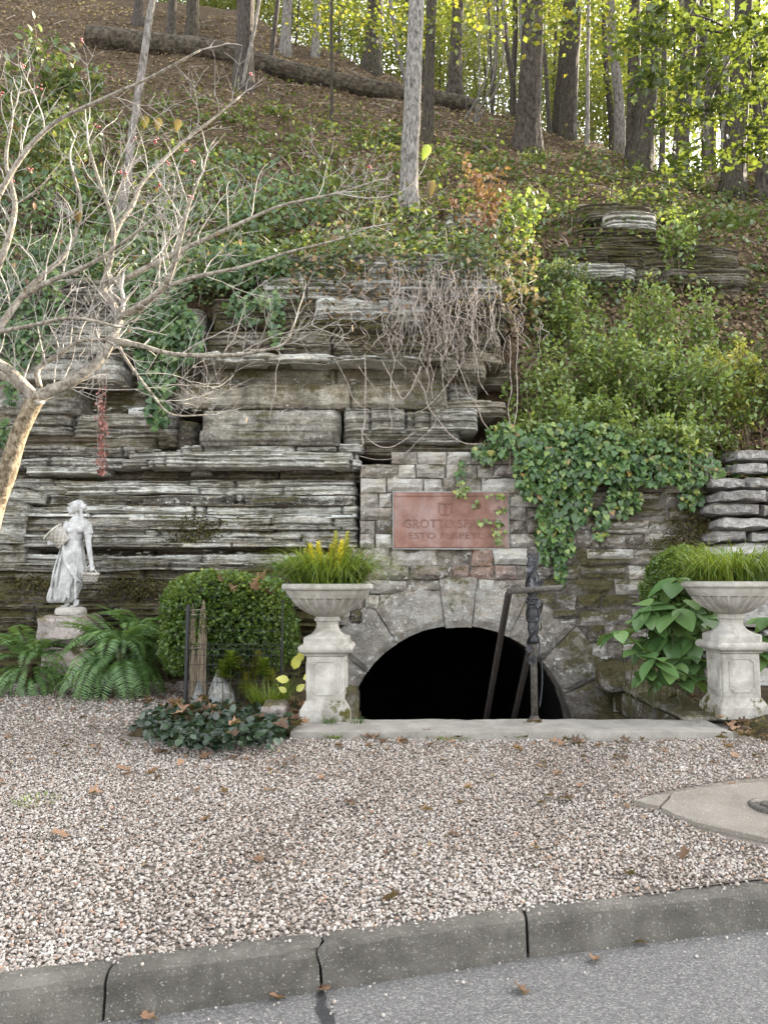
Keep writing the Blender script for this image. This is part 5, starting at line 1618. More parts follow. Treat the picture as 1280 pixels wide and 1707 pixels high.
# leafy trees beyond the crest: bright backlit crowns
BCR = []
for i in range(4):
    BCR.append(crown_mesh(200 + i, 2.6, 2.7, 6200, 0.11, 24))
    BCR[-1][0].materials.append(M['leaf_forest'])
rs = np.random.default_rng(8)
spots = []
for u in list(np.linspace(240, 420, 4)[:-1]) + list(np.linspace(420, 1330, 12)):
    for row in range(3):
        spots.append((u + rs.uniform(-30, 30), row))
for i, (u, row) in enumerate(spots):
    if (u > 1100 and row < 2) or (row == 1 and i % 2): continue
    yc = float(np.interp(u, [100, 640, 900, 1080, 1280], [29, 25.5, 22.5, 21, 19])) + (2.0, 6.0, 11.0)[row] + rs.uniform(-0.8, 0.8)
    crest_v = float(np.interp(u, [100, 250, 600, 760, 900, 1050, 1200, 1280], [0, 20, 110, 160, 205, 255, 300, 330]))
    vv = crest_v - (40, 110, 180)[row] + rs.uniform(-25, 25)
    c = P(u, vv, yc)
    zt = float(terrain_z([c.x], [yc])[0])
    root = empty('leafy_tree', (c.x, yc, zt - 0.2), ('low bushy yellow-green tree rising just behind the crest', 'mid-height bushy yellow-green tree in the middle of the wood', 'tall backlit yellow-green crown at the back of the wood')[row], 'tree', ('leafy trees just behind the crest', 'leafy trees in the middle of the wood', 'leafy trees at the back of the wood')[row])
    me, cs = BCR[i % 4]
    s = (0.85, 1.1, 1.35)[row] * rs.uniform(0.85, 1.1)
    child('crown', me, None, root, c - root.location, (0, 0, rs.uniform(0, 6)), (s, s, s))
    pts = [Vector((c.x + 0.1 * math.sin(q), yc, zt - 0.3 + (c.z + s * 1.5 - zt) * q / 9)) for q in range(10)]
    link('trunk', mesh('trunk', *tube(pts, lerp_list([0.11, 0.03], 10), 7), True), M['bark_dark'], root)

# low maple boughs in front of the big maple trunk
def maple_boughs():
    root = empty('maple_bough', P(1235, 120, 13.0), 'layered dark green maple bough reaching across the big grey trunk', 'bough')
    mb = MB(); pos = []
    anchors = [(1250, 40), (1190, 90), (1120, 60), (1150, 130), (1090, 120), (1260, 150), (1130, 190), (1200, 175), (1275, 210), (1060, 60), (1230, 60), (1170, 20), (1270, 100), (1260, 250), (1100, 20), (1150, 260)]
    st = P(1236, 60, 13.4)
    for (u, v) in anchors:
        d = R.uniform(11.6, 13.2)
        e = P(u, v, d)
        m_ = (st + e) / 2 + Vector((0, 0, 0.15))
        pts = catmull([st, m_, e], 6)
        mb.add(*tube(pts, lerp_list([0.03, 0.005], len(pts)), 5))
        n = 150
        q = NR.normal(size=(n, 3)) * np.array([0.26, 0.26, 0.07]) + np.array(e)
        q[:, 2] -= 0.25 * np.abs(q[:, 0] - e.x)
        pos.append(q)
    link('branch', mb.mesh('branch', True), M['bark_dark'], root)
    pos = np.concatenate(pos); a, nr = leaf_cloud(len(pos), 0.25)
    scatter_leaves('foliage', IVY, pos, a, nr, NR.uniform(0.07, 0.14, len(pos)), 'leaf_maple', root)
maple_boughs()
# upper forest canopy leaves hanging into the top of the picture
def hanging_boughs():
    specs = [(915, 20, 14.5), (1000, 30, 15.5), (770, 20, 16.0), (560, 30, 19.0), (640, 40, 19.0)]
    for i, (u, v, d) in enumerate(specs):
        c = P(u, v, d)
        root = empty('hanging_bough', c, 'spray of sunlit yellow-green leaves hanging in front of the trunks', 'bough', 'sprays of leaves hanging among the trunks')
        st = c + Vector((R.uniform(-.6, .6), 0.6, 1.4))
        pts = catmull([st, (st + c) / 2 + Vector((0.1, 0, 0.2)), c], 6)
        link('branch', mesh('branch', *tube(pts, lerp_list([0.02, 0.004], len(pts)), 5), True), M['bark_dark'], root)
        n = 240
        q = NR.normal(size=(n, 3)) * np.array([0.5, 0.5, 0.24]) + np.array(c)
        a, nr = leaf_cloud(n, 0.3)
        scatter_leaves('foliage', L4W, q, a, nr, NR.uniform(0.08, 0.15, n), 'leaf_forest', root)
hanging_boughs()

# fallen log
def build_log():
    pts = []
    for (u, v) in ((150, 66), (260, 84), (380, 108), (500, 128), (620, 146), (700, 160), (790, 176)):
        p = hit_terrain(u, v + 10); pts.append(p)
    # keep it straight: fit ends, rest it on the slope
    a, b = pts[0], pts[-1]
    ps, rad = [], []
    for i in range(40):
        t = i / 39
        p = a.lerp(b, t)
        z = float(terrain_z([p.x], [p.y])[0])
        ps.append(Vector((p.x, p.y - 0.05, max(z + 0.12, p.z + 0.06)))); rad.append(0.36 - 0.15 * t)
    for _ in range(12):
        ps = [ps[0]] + [(ps[i - 1] + ps[i] * 2 + ps[i + 1]) / 4 for i in range(1, 39)] + [ps[-1]]
    root = empty('fallen_log', ps[20], 'long fallen tree trunk lying across the slope', 'log')
    V, F = bark_tube(ps, rad, 18, 7, 0.14, 4.0)
    link('log_body', mesh('log_body', V, F), M['log'], root)
    for i in (9, 17, 25, 31):
        mb = MB()
        p = ps[i]; d = Vector((R.uniform(-.3, .3), -0.4, 0.9)).normalized()
        mb.add(*tube([p, p + d * 0.5], [0.05, 0.02], 6))
        link('branch_stub', mb.mesh('branch_stub'), M['log'], root)
build_log()

# ------------------------------------------------------------------ leaf litter and undergrowth on the slope
def slope_points(n, umin, umax, vmin, vmax, y0=9.65, y1=24.0, lift=0.0):
    """points on the terrain that fall inside a window of the view"""
    y = y0 + (y1 - y0) * NR.random(n * 6) ** 1.6
    x = NR.uniform(-0.58, 0.58, n * 6) * y
    z = terrain_z(x, y)
    dy = y; dz = z - CAM_Z
    cy = dy * cp + dz * sp; cz = -dy * sp + dz * cp
    u = CX + F_PX * x / cy; v = CY - F_PX * cz / cy
    ok = (u > umin) & (u < umax) & (v > vmin) & (v < vmax)
    idx = np.where(ok)[0][:n]
    return np.stack([x[idx], y[idx], z[idx] + lift], 1), u[idx], v[idx]
def slope_normals(p):
    e = 0.1
    zx = (terrain_z(p[:, 0] + e, p[:, 1], False) - terrain_z(p[:, 0] - e, p[:, 1], False)) / (2 * e)
    zy = (terrain_z(p[:, 0], p[:, 1] + e, False) - terrain_z(p[:, 0], p[:, 1] - e, False)) / (2 * e)
    return unit(np.stack([-zx, -zy, np.ones(len(p))], 1))
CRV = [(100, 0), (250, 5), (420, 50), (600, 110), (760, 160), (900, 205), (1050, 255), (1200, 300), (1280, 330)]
def build_litter():
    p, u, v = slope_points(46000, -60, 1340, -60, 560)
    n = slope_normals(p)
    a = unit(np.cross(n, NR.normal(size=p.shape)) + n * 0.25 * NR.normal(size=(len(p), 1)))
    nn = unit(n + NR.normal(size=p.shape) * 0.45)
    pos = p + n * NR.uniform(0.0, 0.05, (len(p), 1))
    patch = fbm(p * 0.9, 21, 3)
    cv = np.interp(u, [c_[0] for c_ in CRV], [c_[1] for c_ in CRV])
    rnd = np.clip(NR.random(len(p)) * 0.75 + (patch - 0.4) * 0.8 + 0.3 * np.exp(-np.abs(v - cv) / 28.0), 0, 1)  # leaf colour lifted along the crest: a sunlit strip painted into the litter
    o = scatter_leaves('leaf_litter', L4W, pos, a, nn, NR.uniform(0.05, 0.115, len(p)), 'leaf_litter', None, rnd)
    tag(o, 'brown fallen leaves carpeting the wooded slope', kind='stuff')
    p, u, v = slope_points(9000, 840, 1340, 420, 860, 8.9, 12.0)
    n = slope_normals(p); a = unit(np.cross(n, NR.normal(size=p.shape)) + n * 0.25 * NR.normal(size=(len(p), 1)))
    tag(scatter_leaves('leaf_litter', L4W, p + n * NR.uniform(0.0, 0.06, (len(p), 1)), a, unit(n + NR.normal(size=p.shape) * 0.45), NR.uniform(0.05, 0.11, len(p)), 'leaf_litter'), 'brown leaves drifted among the shrubs above the wall', kind='stuff')
    # sticks
    p, u, v = slope_points(420, -60, 1340, 0, 520)
    n = slope_normals(p); mb = MB()
    for q, nn in zip(p, n):
        d = Vector(np.cross(nn, NR.normal(size=3))).normalized(); L_ = R.uniform(0.2, 0.9); s = Vector(q) + Vector(nn) * 0.04
        mb.add(*tube([s, s + d * L_ * 0.5 + Vector((0, 0, R.uniform(0, .06))), s + d * L_], [0.010, 0.008, 0.003], 4, False))
    tag(link('fallen_sticks', mb.mesh('fallen_sticks'), M['vine_grey']), 'thin dead sticks lying on the wooded slope', kind='stuff')
build_litter()
def build_undergrowth():
    # mixed low plants: dense over the bluff top on the left, thinner to the crest
    p, u, v = slope_points(42000, -60, 1340, 130, 620, 9.55, 19.0)
    dens = fbm(p * 1.1, 41, 4)
    wv = np.interp(v, [150, 230, 330, 420, 620], [0.22, 0.52, 0.78, 0.9, 0.95])
    wu = np.interp(u, [-60, 300, 560, 780, 900, 1340], [1.0, 1.0, 0.9, 0.8, 0.7, 0.6])
    keep = NR.random(len(p)) < np.clip((dens - 0.36) * 3.2, 0.03, 1) * wv * wu
    p = p[keep]
    n = slope_normals(p)
    up = NR.random(len(p)) ** 1.5
    pos = p + n * (0.03 + 0.30 * up[:, None]) + NR.normal(size=p.shape) * 0.05
    a, nr = leaf_cloud(len(p), 0.1)
    patch = fbm(p * 1.7, 47, 3)
    rnd = np.clip(NR.random(len(p)) * 0.7 + (patch - 0.5) * 1.1 + 0.12, 0, 1)
    o = scatter_leaves('undergrowth', L4W, pos, a, nr, NR.uniform(0.045, 0.115, len(p)), 'leaf_under', None, rnd)
    tag(o, 'low green undergrowth spreading over the slope', kind='stuff')
    p, u, v = slope_points(5000, 830, 1340, 430, 830, 8.9, 11.8)
    n = slope_normals(p); kk = fbm(p * 1.6, 58, 3) > NR.uniform(.35, .6, len(p)); p, n = p[kk], n[kk]
    a, nr = leaf_cloud(len(p), 0.15)
    tag(scatter_leaves('undergrowth', L4W, p + n * NR.uniform(.03, .3, (len(p), 1)), a, nr, NR.uniform(.045, .10, len(p)), 'leaf_under'), 'low leafy growth among the shrubs above the wall', kind='stuff')
    # small upright weeds in clumps with broader leaves
    p, u, v = slope_points(420, -40, 1330, 140, 520, 9.6, 17.0)
    q = np.repeat(p, 34, 0) + NR.normal(size=(len(p) * 34, 3)) * np.array([0.14, 0.14, 0.10]) + np.array([0, 0, 0.14])
    a, nr = leaf_cloud(len(q), 0.15)
    rnd = np.clip(np.repeat(NR.random(len(p)), 34) * 0.7 + NR.random(len(q)) * 0.3 - 0.05, 0, 0.9)
    tag(scatter_leaves('weeds', L8, q, a, nr, NR.uniform(0.06, 0.14, len(q)), 'leaf_under', None, rnd), 'clumps of leafy weeds on the slope above the bluff', kind='stuff')
    # dry tangle of stems over the left slope
    p, u, v = slope_points(900, -60, 900, 200, 480, 9.55, 13.5)
    mb = MB()
    for s in p:
        s = Vector(s); L_ = R.uniform(0.25, 0.8); a0 = R.uniform(0, 6.28)
        d = Vector((math.cos(a0) * 0.7, math.sin(a0) * 0.7 - 0.3, R.uniform(0.2, 0.9)))
        pts = [s, s + d * L_ * 0.5, s + d * L_ + Vector((0, 0, -0.25 * L_))]
        mb.add(*tube(pts, [0.006, 0.005, 0.0025], 3, False))
    tag(link('dry_stems', mb.mesh('dry_stems'), M['vine_grey']), 'dry grey stems tangled over the slope', kind='stuff')
build_undergrowth()

# ------------------------------------------------------------------ dogwood in front of the bluff
def build_dogwood():
    D0 = 5.1
    base = P(-95, 1225, D0)
    base.z = float(gravel_z(np.array([base.x]), np.array([base.y]))[0]) - 0.05
    root = empty('dogwood_tree', base, 'bare pale-twigged dogwood with red berry tips leaning over the gravel', 'tree')
    ppm = F_PX / D0
    def Q(u, v, d=0.0): return P(u, v, D0 + d)
    limbs = []   # (points, r0, r1)
    trunk = catmull([base, Q(-50, 1020, 0), Q(-12, 860, 0), Q(12, 790, 0), Q(32, 722, 0), Q(62, 660, 0)], 8)
    mb = MB()
    V, F = bark_tube(trunk, lerp_list([.09, .070, .062, .058, .055, .052], len(trunk)), 16, 3, 0.09, 9.0); mb.add(V, F)
    link('trunk', mb.mesh('trunk', True), M['bark_dogwood'], root); mb = MB()
    def limb(px, r0, r1, seed):
        pts = catmull([Q(*p) for p in px], 8)
        V, F = bark_tube(pts, lerp_list([r0, r1], len(pts)), 10, seed, 0.10, 14.0)
        mb.add(V, F); limbs.append((pts, r0, r1))

    k = 1 / ppm
    limb([(52, 672, 0), (82, 652, .02), (112, 640, .05), (140, 622, .08), (170, 596, .12), (193, 552, .16), (203, 520, .2)], 11.5 * k, 6 * k, 5)
    limb([(66, 676, 0), (48, 652, -.03), (30, 632, -.06), (8, 612, -.1), (-30, 590, -.15), (-80, 560, -.2)], 10.5 * k, 7.5 * k, 6)
    limb([(40, 650, .02), (15, 630, .1), (-15, 622, .2), (-60, 600, .3)], 8 * k, 6 * k, 7)
    limb([(203, 530, .2), (188, 508, .22), (172, 484, .25), (178, 455, .25), (186, 425, .25), (189, 380, .22), (178, 335, .2), (163, 295, .15), (150, 250, .1)], 7 * k, 2.4 * k, 8)
    limb([(203, 528, .2), (240, 505, .1), (272, 478, 0), (288, 445, -.08), (300, 400, -.15), (312, 350, -.2), (330, 300, -.25)], 7 * k, 2.4 * k, 9)
    limb([(176, 470, .25), (210, 463, .3), (255, 440, .35), (320, 408, .4), (400, 372, .5), (470, 342, .55), (560, 322, .6), (630, 300, .6)], 6 * k, 1.8 * k, 10)
    limb([(188, 400, .25), (200, 372, .28), (222, 340, .35), (240, 300, .4), (300, 240, .5), (345, 205, .55), (400, 160, .6)], 5 * k, 1.7 * k, 11)
    limb([(186, 572, .14), (226, 574, .1), (290, 590, .05), (380, 592, 0), (440, 584, -.05), (474, 572, -.08), (490, 541, -.1)], 4.6 * k, 1.8 * k, 12)
    limb([(190, 562, .15), (215, 606, .1), (250, 652, .1), (285, 690, .12), (345, 692, .15)], 3.2 * k, 1.2 * k, 13)
    limb([(66, 645, .05), (64, 615, .05), (100, 590, .08), (135, 568, .1), (180, 566, .12)], 5 * k, 3 * k, 14)
    limb([(-30, 590, -.15), (10, 530, -.1), (40, 490, -.05), (75, 455, 0), (110, 420, .05), (135, 350, .1), (120, 280, .1)], 7 * k, 2.2 * k, 15)
    limb([(-60, 575, -.2), (-20, 480, -.25), (10, 410, -.3), (25, 340, -.3), (10, 270, -.3), (20, 200, -.35)], 7 * k, 2.2 * k, 16)
    limb([(30, 500, -.06), (80, 470, -.1), (150, 440, -.1), (210, 400, -.15), (260, 360, -.2)], 5 * k, 2 * k, 17)
    limb([(-40, 560, -.2), (40, 545, -.3), (120, 530, -.3), (200, 545, -.3)], 4 * k, 2 * k, 18)
    limb([(-30, 380, -.4), (30, 270, -.4), (90, 205, -.4), (170, 165, -.4), (250, 128, -.4), (335, 82, -.4)], 4.5 * k, 1.6 * k, 19)
    limb([(272, 478, 0), (330, 460, 0), (400, 445, .05), (480, 420, .1), (560, 400, .1), (610, 380, .1)], 4 * k, 1.4 * k, 20)
    link('limbs', mb.mesh('limbs', True), M['bark_limb'], root)
    # side branches and twigs, upturned at the tips
    tw = MB(); tips = []
    rs = random.Random(4)
    def uv(p):
        dy, dz = p.y, p.z - CAM_Z
        cy = dy * cp + dz * sp; cz = -dy * sp + dz * cp
        return CX + F_PX * p.x / cy, CY - F_PX * cz / cy
    def grow(p, d, L_, r, lev):
        n = max(3, int(L_ / 0.06)); pts = [p]; dd = d.normalized()
        for i in range(n):
            dd = (dd + Vector((rs.gauss(0, .14), rs.gauss(0, .16), rs.gauss(0, .12) + 0.025)))
            if lev <= 0: dd.z += 0.05
            dd.normalize()
            q = pts[-1] + dd * (L_ / n)
            u, v = uv(q)
            if v < 60 or u > 660 or v > 700: break
            if u > 420 and v < 60 + (u - 300) * 0.45: break
            pts.append(q)
        if len(pts) < 2: return
        tw.add(*tube(pts, lerp_list([r, r * 0.75, max(r * 0.3, 0.0009)], len(pts)), 5 if r > .004 else 4, False))
        if lev > 0:
            i = 1
            while i < len(pts) - 1:
                t = (pts[i + 1] - pts[i - 1]).normalized()
                for sg in (-1, 1):
                    if rs.random() < 0.66:
                        side = Vector((-t.z, rs.uniform(-.5, .5), t.x)) * sg
                        nd = t * rs.uniform(.55, 1.0) + side * rs.uniform(.45, .9) + Vector((0, 0, .10))
                        grow(pts[i], nd, L_ * rs.uniform(0.35, 0.62), max(r * 0.62, 0.0016), lev - 1)
                i += rs.choice([2, 3])
        else:
            tips.append(pts[-1])
    for (pts, r0, r1) in limbs:
        m = len(pts)
        i = int(m * 0.22)
        while i < m:
            t = (pts[min(i + 1, m - 1)] - pts[max(i - 1, 0)]).normalized()
            r = (r0 + (r1 - r0) * i / m)
            for sg in (-1, 1):
                if rs.random() < 0.52:
                    side = Vector((-t.z, rs.uniform(-.6, .6), t.x)) * sg
                    if side.z < -0.2 and rs.random() < 0.5: continue
                    nd = t * rs.uniform(.5, 1.0) + side * rs.uniform(.5, .9) + Vector((0, 0, .25))
                    grow(pts[i], nd, rs.uniform(0.30, 0.62), max(min(r * 0.34, .005), .0018), 2)
            i += rs.choice([3, 4, 5])
        grow(pts[-1], (pts[-1] - pts[-2]), 0.3, max(r1 * 0.8, .002), 1)
    link('twigs', mesh('twigs', tw.V, tw.F), M['twig_pale'], root)
    # berries at some tips, a few hanging dry leaves
    rs.shuffle(tips)
    up = [t for t in tips if uv(t)[1] < 330][:20]
    for t in up:
        bb = MB()
        for q in range(5):
            bb.add(*ball(t + Vector((rs.uniform(-.014, .014), rs.uniform(-.014, .014), rs.uniform(-.012, .016))), 0.0052, (1, 1, 1.25), 5))
        link('berries', bb.mesh('berries', True), M['berry'], root)
    for t in tips[40:64]:
        n = 1
        me = scatter_mesh('dry_leaf', L8, np.array([t]), frames(np.array([[rs.uniform(-.4, .4), rs.uniform(-.4, .4), -1.0]]), NR.normal(size=(1, 3))), np.array([rs.uniform(.03, .055)]), np.array([rs.uniform(.1, .7)]))
        link('dry_leaf', me, M['leaf_dry'], root)
    for (u, v, mt) in ((714, 240, 'leaf_shrub'), (716, 300, 'leaf_dry'), (130, 350, 'leaf_dry'), (265, 195, 'leaf_dry'), (245, 192, 'leaf_dry'), (300, 198, 'leaf_dry')):
        t = Q(u, v, 0.5 if u > 600 else 0)
        me = scatter_mesh('dry_leaf', leaf8(.38, .22, .7), np.array([t]), frames(np.array([[rs.uniform(-.4, .4), rs.uniform(-.2, .2), -1.0]]), np.array([[0.3, -1, 0.2]])), np.array([0.10 if u > 600 else 0.075]), np.array([rs.uniform(.1, .45)]))
        link('dry_leaf', me, M[mt], root)
    # the long twig carrying the two leaves past the pale trunk
    pts = catmull([Q(560, 322, .6), Q(620, 330, .55), Q(670, 318, .52), Q(700, 290, .5), Q(716, 252, .5)], 6)
    link('twig', mesh('twig', *tube(pts, lerp_list([.005, .002], len(pts)), 5), True), M['twig_pale'], root)
build_dogwood()

# ------------------------------------------------------------------ hanging roots, vines and ivy on the bluff
def build_hanging():
    mb = MB(); rs = random.Random(9)
    for i in range(330):
        u = rs.gauss(730, 75) if i < 330 else rs.uniform(480, 880)
        if u < 470 or u > 905: continue
        v0 = rs.uniform(430, 550); L_ = (rs.uniform(20, 170) if abs(u - 740) < 90 else rs.uniform(15, 90)) * rs.uniform(.4, 1)
        if u > 840: L_ *= 1.4
        y = rs.uniform(8.35, 8.75)
        pts = []
        x = u; n = 7
        yb = 9.25
        for k in range(n):
            t = k / (n - 1)
            pts.append(P(x, v0 + L_ * t, yb + (y - yb) * min(1, t * 1.8) ** 0.6))
            x += rs.gauss(0, 3.0) * (1 + k * .4)
        mb.add(*tube(catmull(pts, 2), rs.choice([.0014, .002, .0026, .004]), 3, False))
    # loose loops below the overhang
    for (a, b, sag) in (((600, 610), (770, 600), 85), ((640, 600), (700, 610), 60), ((560, 600), (640, 690), 30), ((690, 620), (800, 740), 40), ((610, 590), (600, 740), 60), ((760, 600), (850, 760), 20), ((850, 560), (850, 790), 4), ((862, 560), (858, 760), 3), ((735, 590), (745, 700), 8), ((655, 560), (650, 720), 5), ((340, 560), (345, 640), 4), ((470, 560), (450, 700), 4), ((150, 480), (155, 640), 3), ((580, 690), (690, 720), 40), ((600, 760), (730, 700), 30)):
        pts = []
        for k in range(9):
            t = k / 8
            pts.append(P(a[0] + (b[0] - a[0]) * t + rs.gauss(0, 2), a[1] + (b[1] - a[1]) * t + sag * math.sin(t * math.pi), 8.36 + 0.03 * math.sin(t * 7)))
        mb.add(*tube(catmull(pts, 3), rs.uniform(0.003, 0.006), 4, False))
    o = link('hanging_roots', mb.mesh('hanging_roots'), M['vine_grey'])
    tag(o, 'tangle of dry grey roots hanging over the bluff edge', kind='stuff')
    # creeping plants and dead leaves along the brink
    n = 9000
    u = NR.uniform(-60, 900, n); v = np.interp(u, [-60, 300, 480, 560, 860, 900], [450, 450, 450, 425, 430, 450]) + NR.normal(size=n) * 26
    y = 9.25 + NR.uniform(-0.25, 0.35, n)
    pos = np.array([tuple(P(a, b, c)) for a, b, c in zip(u, v, y)])
    d = fbm(pos * 1.8, 71, 3); k = NR.random(n) < np.clip((d - 0.3) * 3, 0.1, 1)
    pos = pos[k]; a, nr = leaf_cloud(len(pos), 0.45); nr[:, 1] -= 0.7
    rnd = np.clip(NR.random(len(pos)) * 0.7 + (fbm(pos * 2.5, 73, 2) - 0.5) * 1.0 + .1, 0, 1); rnd = np.where((rnd > .84) & (rnd < .95), .97, rnd)
    tag(scatter_leaves('brink_creeper', L4W, pos, a, unit(nr), NR.uniform(0.035, 0.085, len(pos)), 'leaf_under', None, rnd), 'green and reddish creeper fringing the bluff edge', kind='stuff')
    n = 700
    u = NR.uniform(480, 900, n); v = 470 + NR.normal(size=n) * 45; y = 9.0 + NR.uniform(-0.3, 0.3, n)
    pos = np.array([tuple(P(a, b, c)) for a, b, c in zip(u, v, y)]); a, nr = leaf_cloud(n, 0.6)
    tag(scatter_leaves('caught_leaves', L4W, pos, a, nr, NR.uniform(0.05, 0.10, n), 'leaf_litter'), 'dead leaves caught in the hanging roots', kind='stuff')
build_hanging()

def ivy_points(region, n, rs):
    """region: list of (u, v, ru, rv, y) blobs"""
    w = np.array([r[2] * r[3] for r in region], float); w /= w.sum()
    k = rs.choice(len(region), n, p=w)
    a = rs.uniform(0, 2 * np.pi, n); q = np.sqrt(rs.random(n))
    R_ = np.array(region)[k]
    u = R_[:, 0] + R_[:, 2] * q * np.cos(a); v = R_[:, 1] + R_[:, 3] * q * np.sin(a)
    y = R_[:, 4] + rs.uniform(-0.07, 0.07, n)
    return np.array([tuple(P(x, yy, zz)) for x, yy, zz in zip(u, v, y)])
def make_ivy(name, label, region, n, size, mat, seed, npart=0, stems=12):
    rs = np.random.default_rng(seed)
    pos = ivy_points(region, n, rs)
    c = pos.mean(0)
    root = empty(name, (c[0], c[1], pos[:, 2].min()), label, 'ivy')
    a = rs.normal(size=(n, 3)) * 0.55; a[:, 2] -= 1.0; a[:, 1] -= 0.25
    nr = rs.normal(size=(n, 3)) * 0.38; nr[:, 1] -= 1.0; nr[:, 2] += 0.45
    rot = frames(unit(a), unit(nr)); s = rs.uniform(size[0], size[1], n); rnd = rs.random(n)
    order = np.argsort(pos[:, 1] - s * 2)
    first, rest = order[:npart], order[npart:]
    base = []
    for j in range(6):
        V, F = HEART
        m = scatter_mesh('leaf', HEART, np.zeros((1, 3)), np.eye(3)[None], np.array([1.0]), np.array([(j + 0.5) / 6]))
        m.materials.append(M[mat]); base.append(m)
    for i in first:
        o = bpy.data.objects.new('leaf', base[int(rnd[i] * 5.99)])
        COL.objects.link(o); o.parent = root
        mt = Matrix([list(rot[i][r] * s[i]) for r in range(3)]).to_4x4()
        mt.translation = Vector(pos[i]) - root.location
        o.matrix_basis = mt
    o = link('foliage', scatter_mesh('foliage', HEART, pos[rest], rot[rest], s[rest], rnd[rest]), M[mat], root)
    o['kind'] = 'stuff'
    mb = MB(); rr = random.Random(seed)
    for i in range(stems):
        r_ = region[rr.randrange(len(region))]
        u = r_[0] + rr.uniform(-.7, .7) * r_[2]
        pts = [P(u + rr.gauss(0, 4), r_[1] - r_[3] + 2 * r_[3] * t, r_[4] + 0.05) for t in np.linspace(0, 1, 6)]
        mb.add(*tube(catmull(pts, 3), 0.004, 4, False))
    link('stems', mb.mesh('stems'), M['twig_brown'], root)['kind'] = 'stuff'
    return root
make_ivy('wall_ivy', 'broad curtain of heart-shaped ivy hanging over the arch wall', [(965, 755, 95, 58, 8.28), (1075, 770, 85, 40, 8.3), (895, 775, 40, 60, 8.3), (1150, 780, 55, 30, 8.32), (920, 850, 24, 62, 8.38), (910, 900, 16, 40, 8.4), (965, 830, 22, 45, 8.38), (945, 900, 12, 30, 8.42), (1040, 830, 30, 30, 8.38), (1000, 870, 14, 30, 8.4), (815, 752, 30, 16, 8.36), (840, 725, 30, 22, 8.34), (768, 785, 7, 22, 8.42), (935, 945, 10, 26, 8.42), (1150, 830, 22, 16, 8.4)], 4100, (0.035, 0.085), 'leaf_ivy', 5, 300, 30)
make_ivy('bluff_ivy', 'dark ivy streaming down a cleft in the bluff', [(250, 540, 48, 60, 8.5), (262, 610, 34, 55, 8.46), (262, 675, 20, 42, 8.44), (300, 560, 40, 50, 8.55), (260, 480, 60, 40, 8.9)], 1500, (0.05, 0.095), 'leaf_ivy_dark', 6, 120, 14)
make_ivy('bluff_ivy', 'ivy mat covering the bluff top behind the dogwood trunk', [(40, 500, 75, 70, 8.75), (30, 570, 55, 40, 8.55), (90, 430, 110, 40, 9.3), (380, 440, 110, 35, 9.2), (20, 640, 14, 40, 8.4), (5, 720, 14, 30, 8.35), (420, 510, 45, 30, 8.8), (460, 530, 14, 50, 8.6)], 1900, (0.045, 0.09), 'leaf_ivy_dark', 7, 100, 14)
make_ivy('slope_ivy', 'dark green ivy patch climbing the slope above the bluff', [(360, 300, 130, 55, 11.6), (300, 380, 150, 45, 10.4), (90, 330, 110, 60, 11.0), (480, 330, 90, 45, 11.0), (180, 420, 130, 35, 9.9)], 1500, (0.05, 0.10), 'leaf_ivy_dark', 8, 0, 10)
make_ivy('plaque_creeper', 'pale green creeper strands trailing across the red plaque', [(825, 826, 20, 4, 8.40), (836, 850, 12, 6, 8.40), (815, 868, 24, 5, 8.40), (832, 890, 10, 24, 8.40), (770, 815, 12, 16, 8.40), (790, 840, 8, 8, 8.42)], 110, (0.03, 0.06), 'leaf_shrub', 9, 0, 5)

def build_moss():
    n_ = 0
    for (u, v, ru, rv, y, n) in ((330, 880, 44, 20, 8.47, 900), (300, 905, 30, 8, 8.47, 300), (560, 945, 30, 8, 8.5, 260), (230, 980, 70, 16, 8.46, 900), (330, 985, 40, 14, 8.48, 500), (60, 975, 40, 14, 8.46, 400), (1150, 880, 34, 34, 8.43, 800), (1120, 905, 40, 10, 8.44, 400), (560, 545, 40, 10, 8.9, 300)):
        a = NR.uniform(0, 6.28, n); q = np.sqrt(NR.random(n)); 
        uu = u + ru * q * np.cos(a) * (1 + .3 * NR.normal(size=n)); vv = v + rv * q * np.sin(a) * (1 + .3 * NR.normal(size=n))
        pos = np.array([tuple(P(x, z_, y + NR.uniform(-.035, .06))) for x, z_ in zip(uu, vv)])
        ax = NR.normal(size=pos.shape); nr = NR.normal(size=pos.shape) * .6; nr[:, 1] -= 1
        tag(scatter_leaves('moss', L4W, pos, unit(ax), unit(nr), NR.uniform(.012, .034, n), 'moss_tuft'), ('dark moss cushion clinging to the rock and wall', 'dark moss cushion clinging to the rock and wall')[0], kind='stuff')
M['moss_tuft'] = leaf_mat('moss_tuft', [(0.0, (0.018, 0.014, 0.006)), (0.6, (0.05, 0.042, 0.014)), (1.0, (0.10, 0.085, 0.03))], 0.1, 0.6, 0.01)
build_moss()

